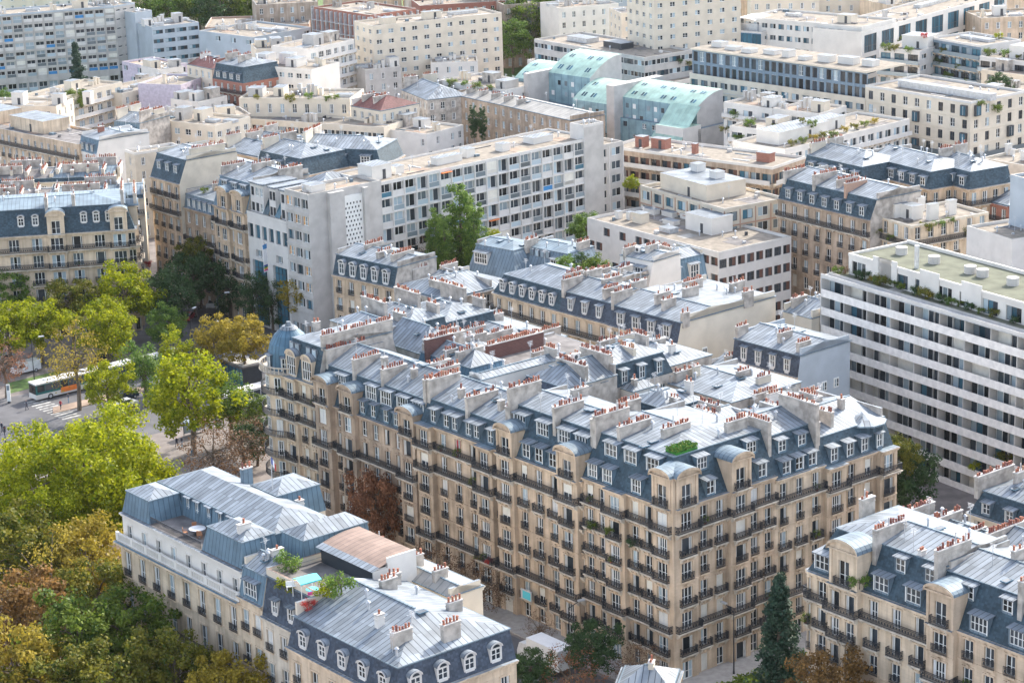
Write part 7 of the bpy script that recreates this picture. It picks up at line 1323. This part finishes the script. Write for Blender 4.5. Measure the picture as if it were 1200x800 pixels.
# ------------------------------------------------------------------ people on the pavements
def person_mesh(top, legs, walk):
    m = bpy.data.meshes.new('person'); w_ = walk
    V = [(0, 0, .95), (0, 0, 1.18), (0, 0, 1.42), (0, .0, 1.55), (0, .02, 1.68), (-.1, 0, .9), (-.11, .12*w_, .5), (-.11, .2*w_-.03, .08), (-.11, .2*w_+.1, .04), (.1, 0, .9), (.11, -.1*w_, .5), (.11, -.28*w_, .1), (.11, -.28*w_+.12, .04), (-.2, 0, 1.4), (-.26, -.08*w_, 1.14), (-.26, -.02*w_+.06, .9), (.2, 0, 1.4), (.26, .08*w_, 1.14), (.26, .18*w_+.04, .92)]
    E_ = [(0, 1), (1, 2), (2, 3), (3, 4), (0, 5), (5, 6), (6, 7), (7, 8), (0, 9), (9, 10), (10, 11), (11, 12), (2, 13), (13, 14), (14, 15), (2, 16), (16, 17), (17, 18)]
    RR = [.14, .13, .15, .055, .1, .09, .065, .05, .04, .09, .065, .05, .04, .07, .05, .035, .07, .05, .035]
    m.from_pydata(V, E_, []); o = bpy.data.objects.new('person', m); COL.objects.link(o)
    sk = o.modifiers.new('s', 'SKIN'); sk.use_smooth_shade = True; o.modifiers.new('u', 'SUBSURF').levels = 1
    for i_, r_ in enumerate(RR): m.skin_vertices[0].data[i_].radius = (r_, r_*.8)
    m.skin_vertices[0].data[0].use_root = True
    dg = bpy.context.evaluated_depsgraph_get(); dg.update(); me = bpy.data.meshes.new_from_object(o.evaluated_get(dg)); bpy.data.objects.remove(o)
    for k in (top, legs, 'skin', 'bark'): me.materials.append(M[k])
    for p in me.polygons:
        c = p.center; p.material_index = 3 if c.z > 1.68 else 2 if c.z > 1.5 or (abs(c.x) > .2 and c.z < .98) else (0 if c.z > .95 else 1)
    return me
pm_ = [person_mesh('cloth_dark', 'cloth_dark', 1), person_mesh('cloth_red', 'cloth_dark', .8), person_mesh('panel_white', 'steel_blue', .3), person_mesh('cloth_dark', 'steel_blue', 0)]
for i, (x, y, k, lab) in enumerate(((31, 474, 0, 'person in dark clothes at the left end of the zebra crossing'), (71, 474, 1, 'person in a red jacket on the zebra crossing'), (207, 518, 0, 'person in dark clothes waiting left of the bus shelter'), (213, 517, 3, 'person in blue trousers waiting left of the bus shelter'), (80, 466, 3, 'person by the side of the teal bus'), (9, 462, 2, 'person in white by the notice column'), (225, 527, 2, 'person in white on the sandy path'), (2, 500, 0, 'person in dark clothes at the left edge'))):
    o = bpy.data.objects.new('person', pm_[k]); COL.objects.link(o); o.location = (*P(x, y, .9), .02); o.rotation_euler = (0, 0, rnd.uniform(0, 6)); tag(o, lab, 'person', 'people on the pavements')
for i in range(16):
    s_ = 78-i*6.1
    if i in (4, 9): continue
    car(0, 0, hs_+rnd.uniform(-.03, .03), ('car_dark', 'car_grey', 'car_dark', 'car_white', 'car_dark')[i % 5], ('black', 'grey', 'dark', 'white', 'black')[i % 5]+' car, '+'first second third fourth fifth sixth seventh eighth ninth tenth eleventh twelfth thirteenth fourteenth fifteenth sixteenth'.split()[i]+' space from the round corner along the mansion side of the street', at=K(s_, -18.0))
m_ = MB(); m_.bx(-900, 900, -60, 1500, -1, 125, 'concrete'); hz = link('haze', m_.mesh('haze')); tag(hz, kind='stuff')
hm = bpy.data.materials.new('haze_air'); hm.use_nodes = True; nt = hm.node_tree; nt.nodes.clear()
out = nt.nodes.new('ShaderNodeOutputMaterial'); pv = nt.nodes.new('ShaderNodeVolumePrincipled'); pv.inputs['Density'].default_value = .00002; pv.inputs['Color'].default_value = (.93, .95, 1, 1); pv.inputs['Anisotropy'].default_value = .3
nt.links.new(pv.outputs[0], out.inputs['Volume']); hz.data.materials.clear(); hz.data.materials.append(hm)
S.cycles.volume_bounces = 0; S.cycles.volume_step_rate = 4; S.cycles.volume_max_steps = 64
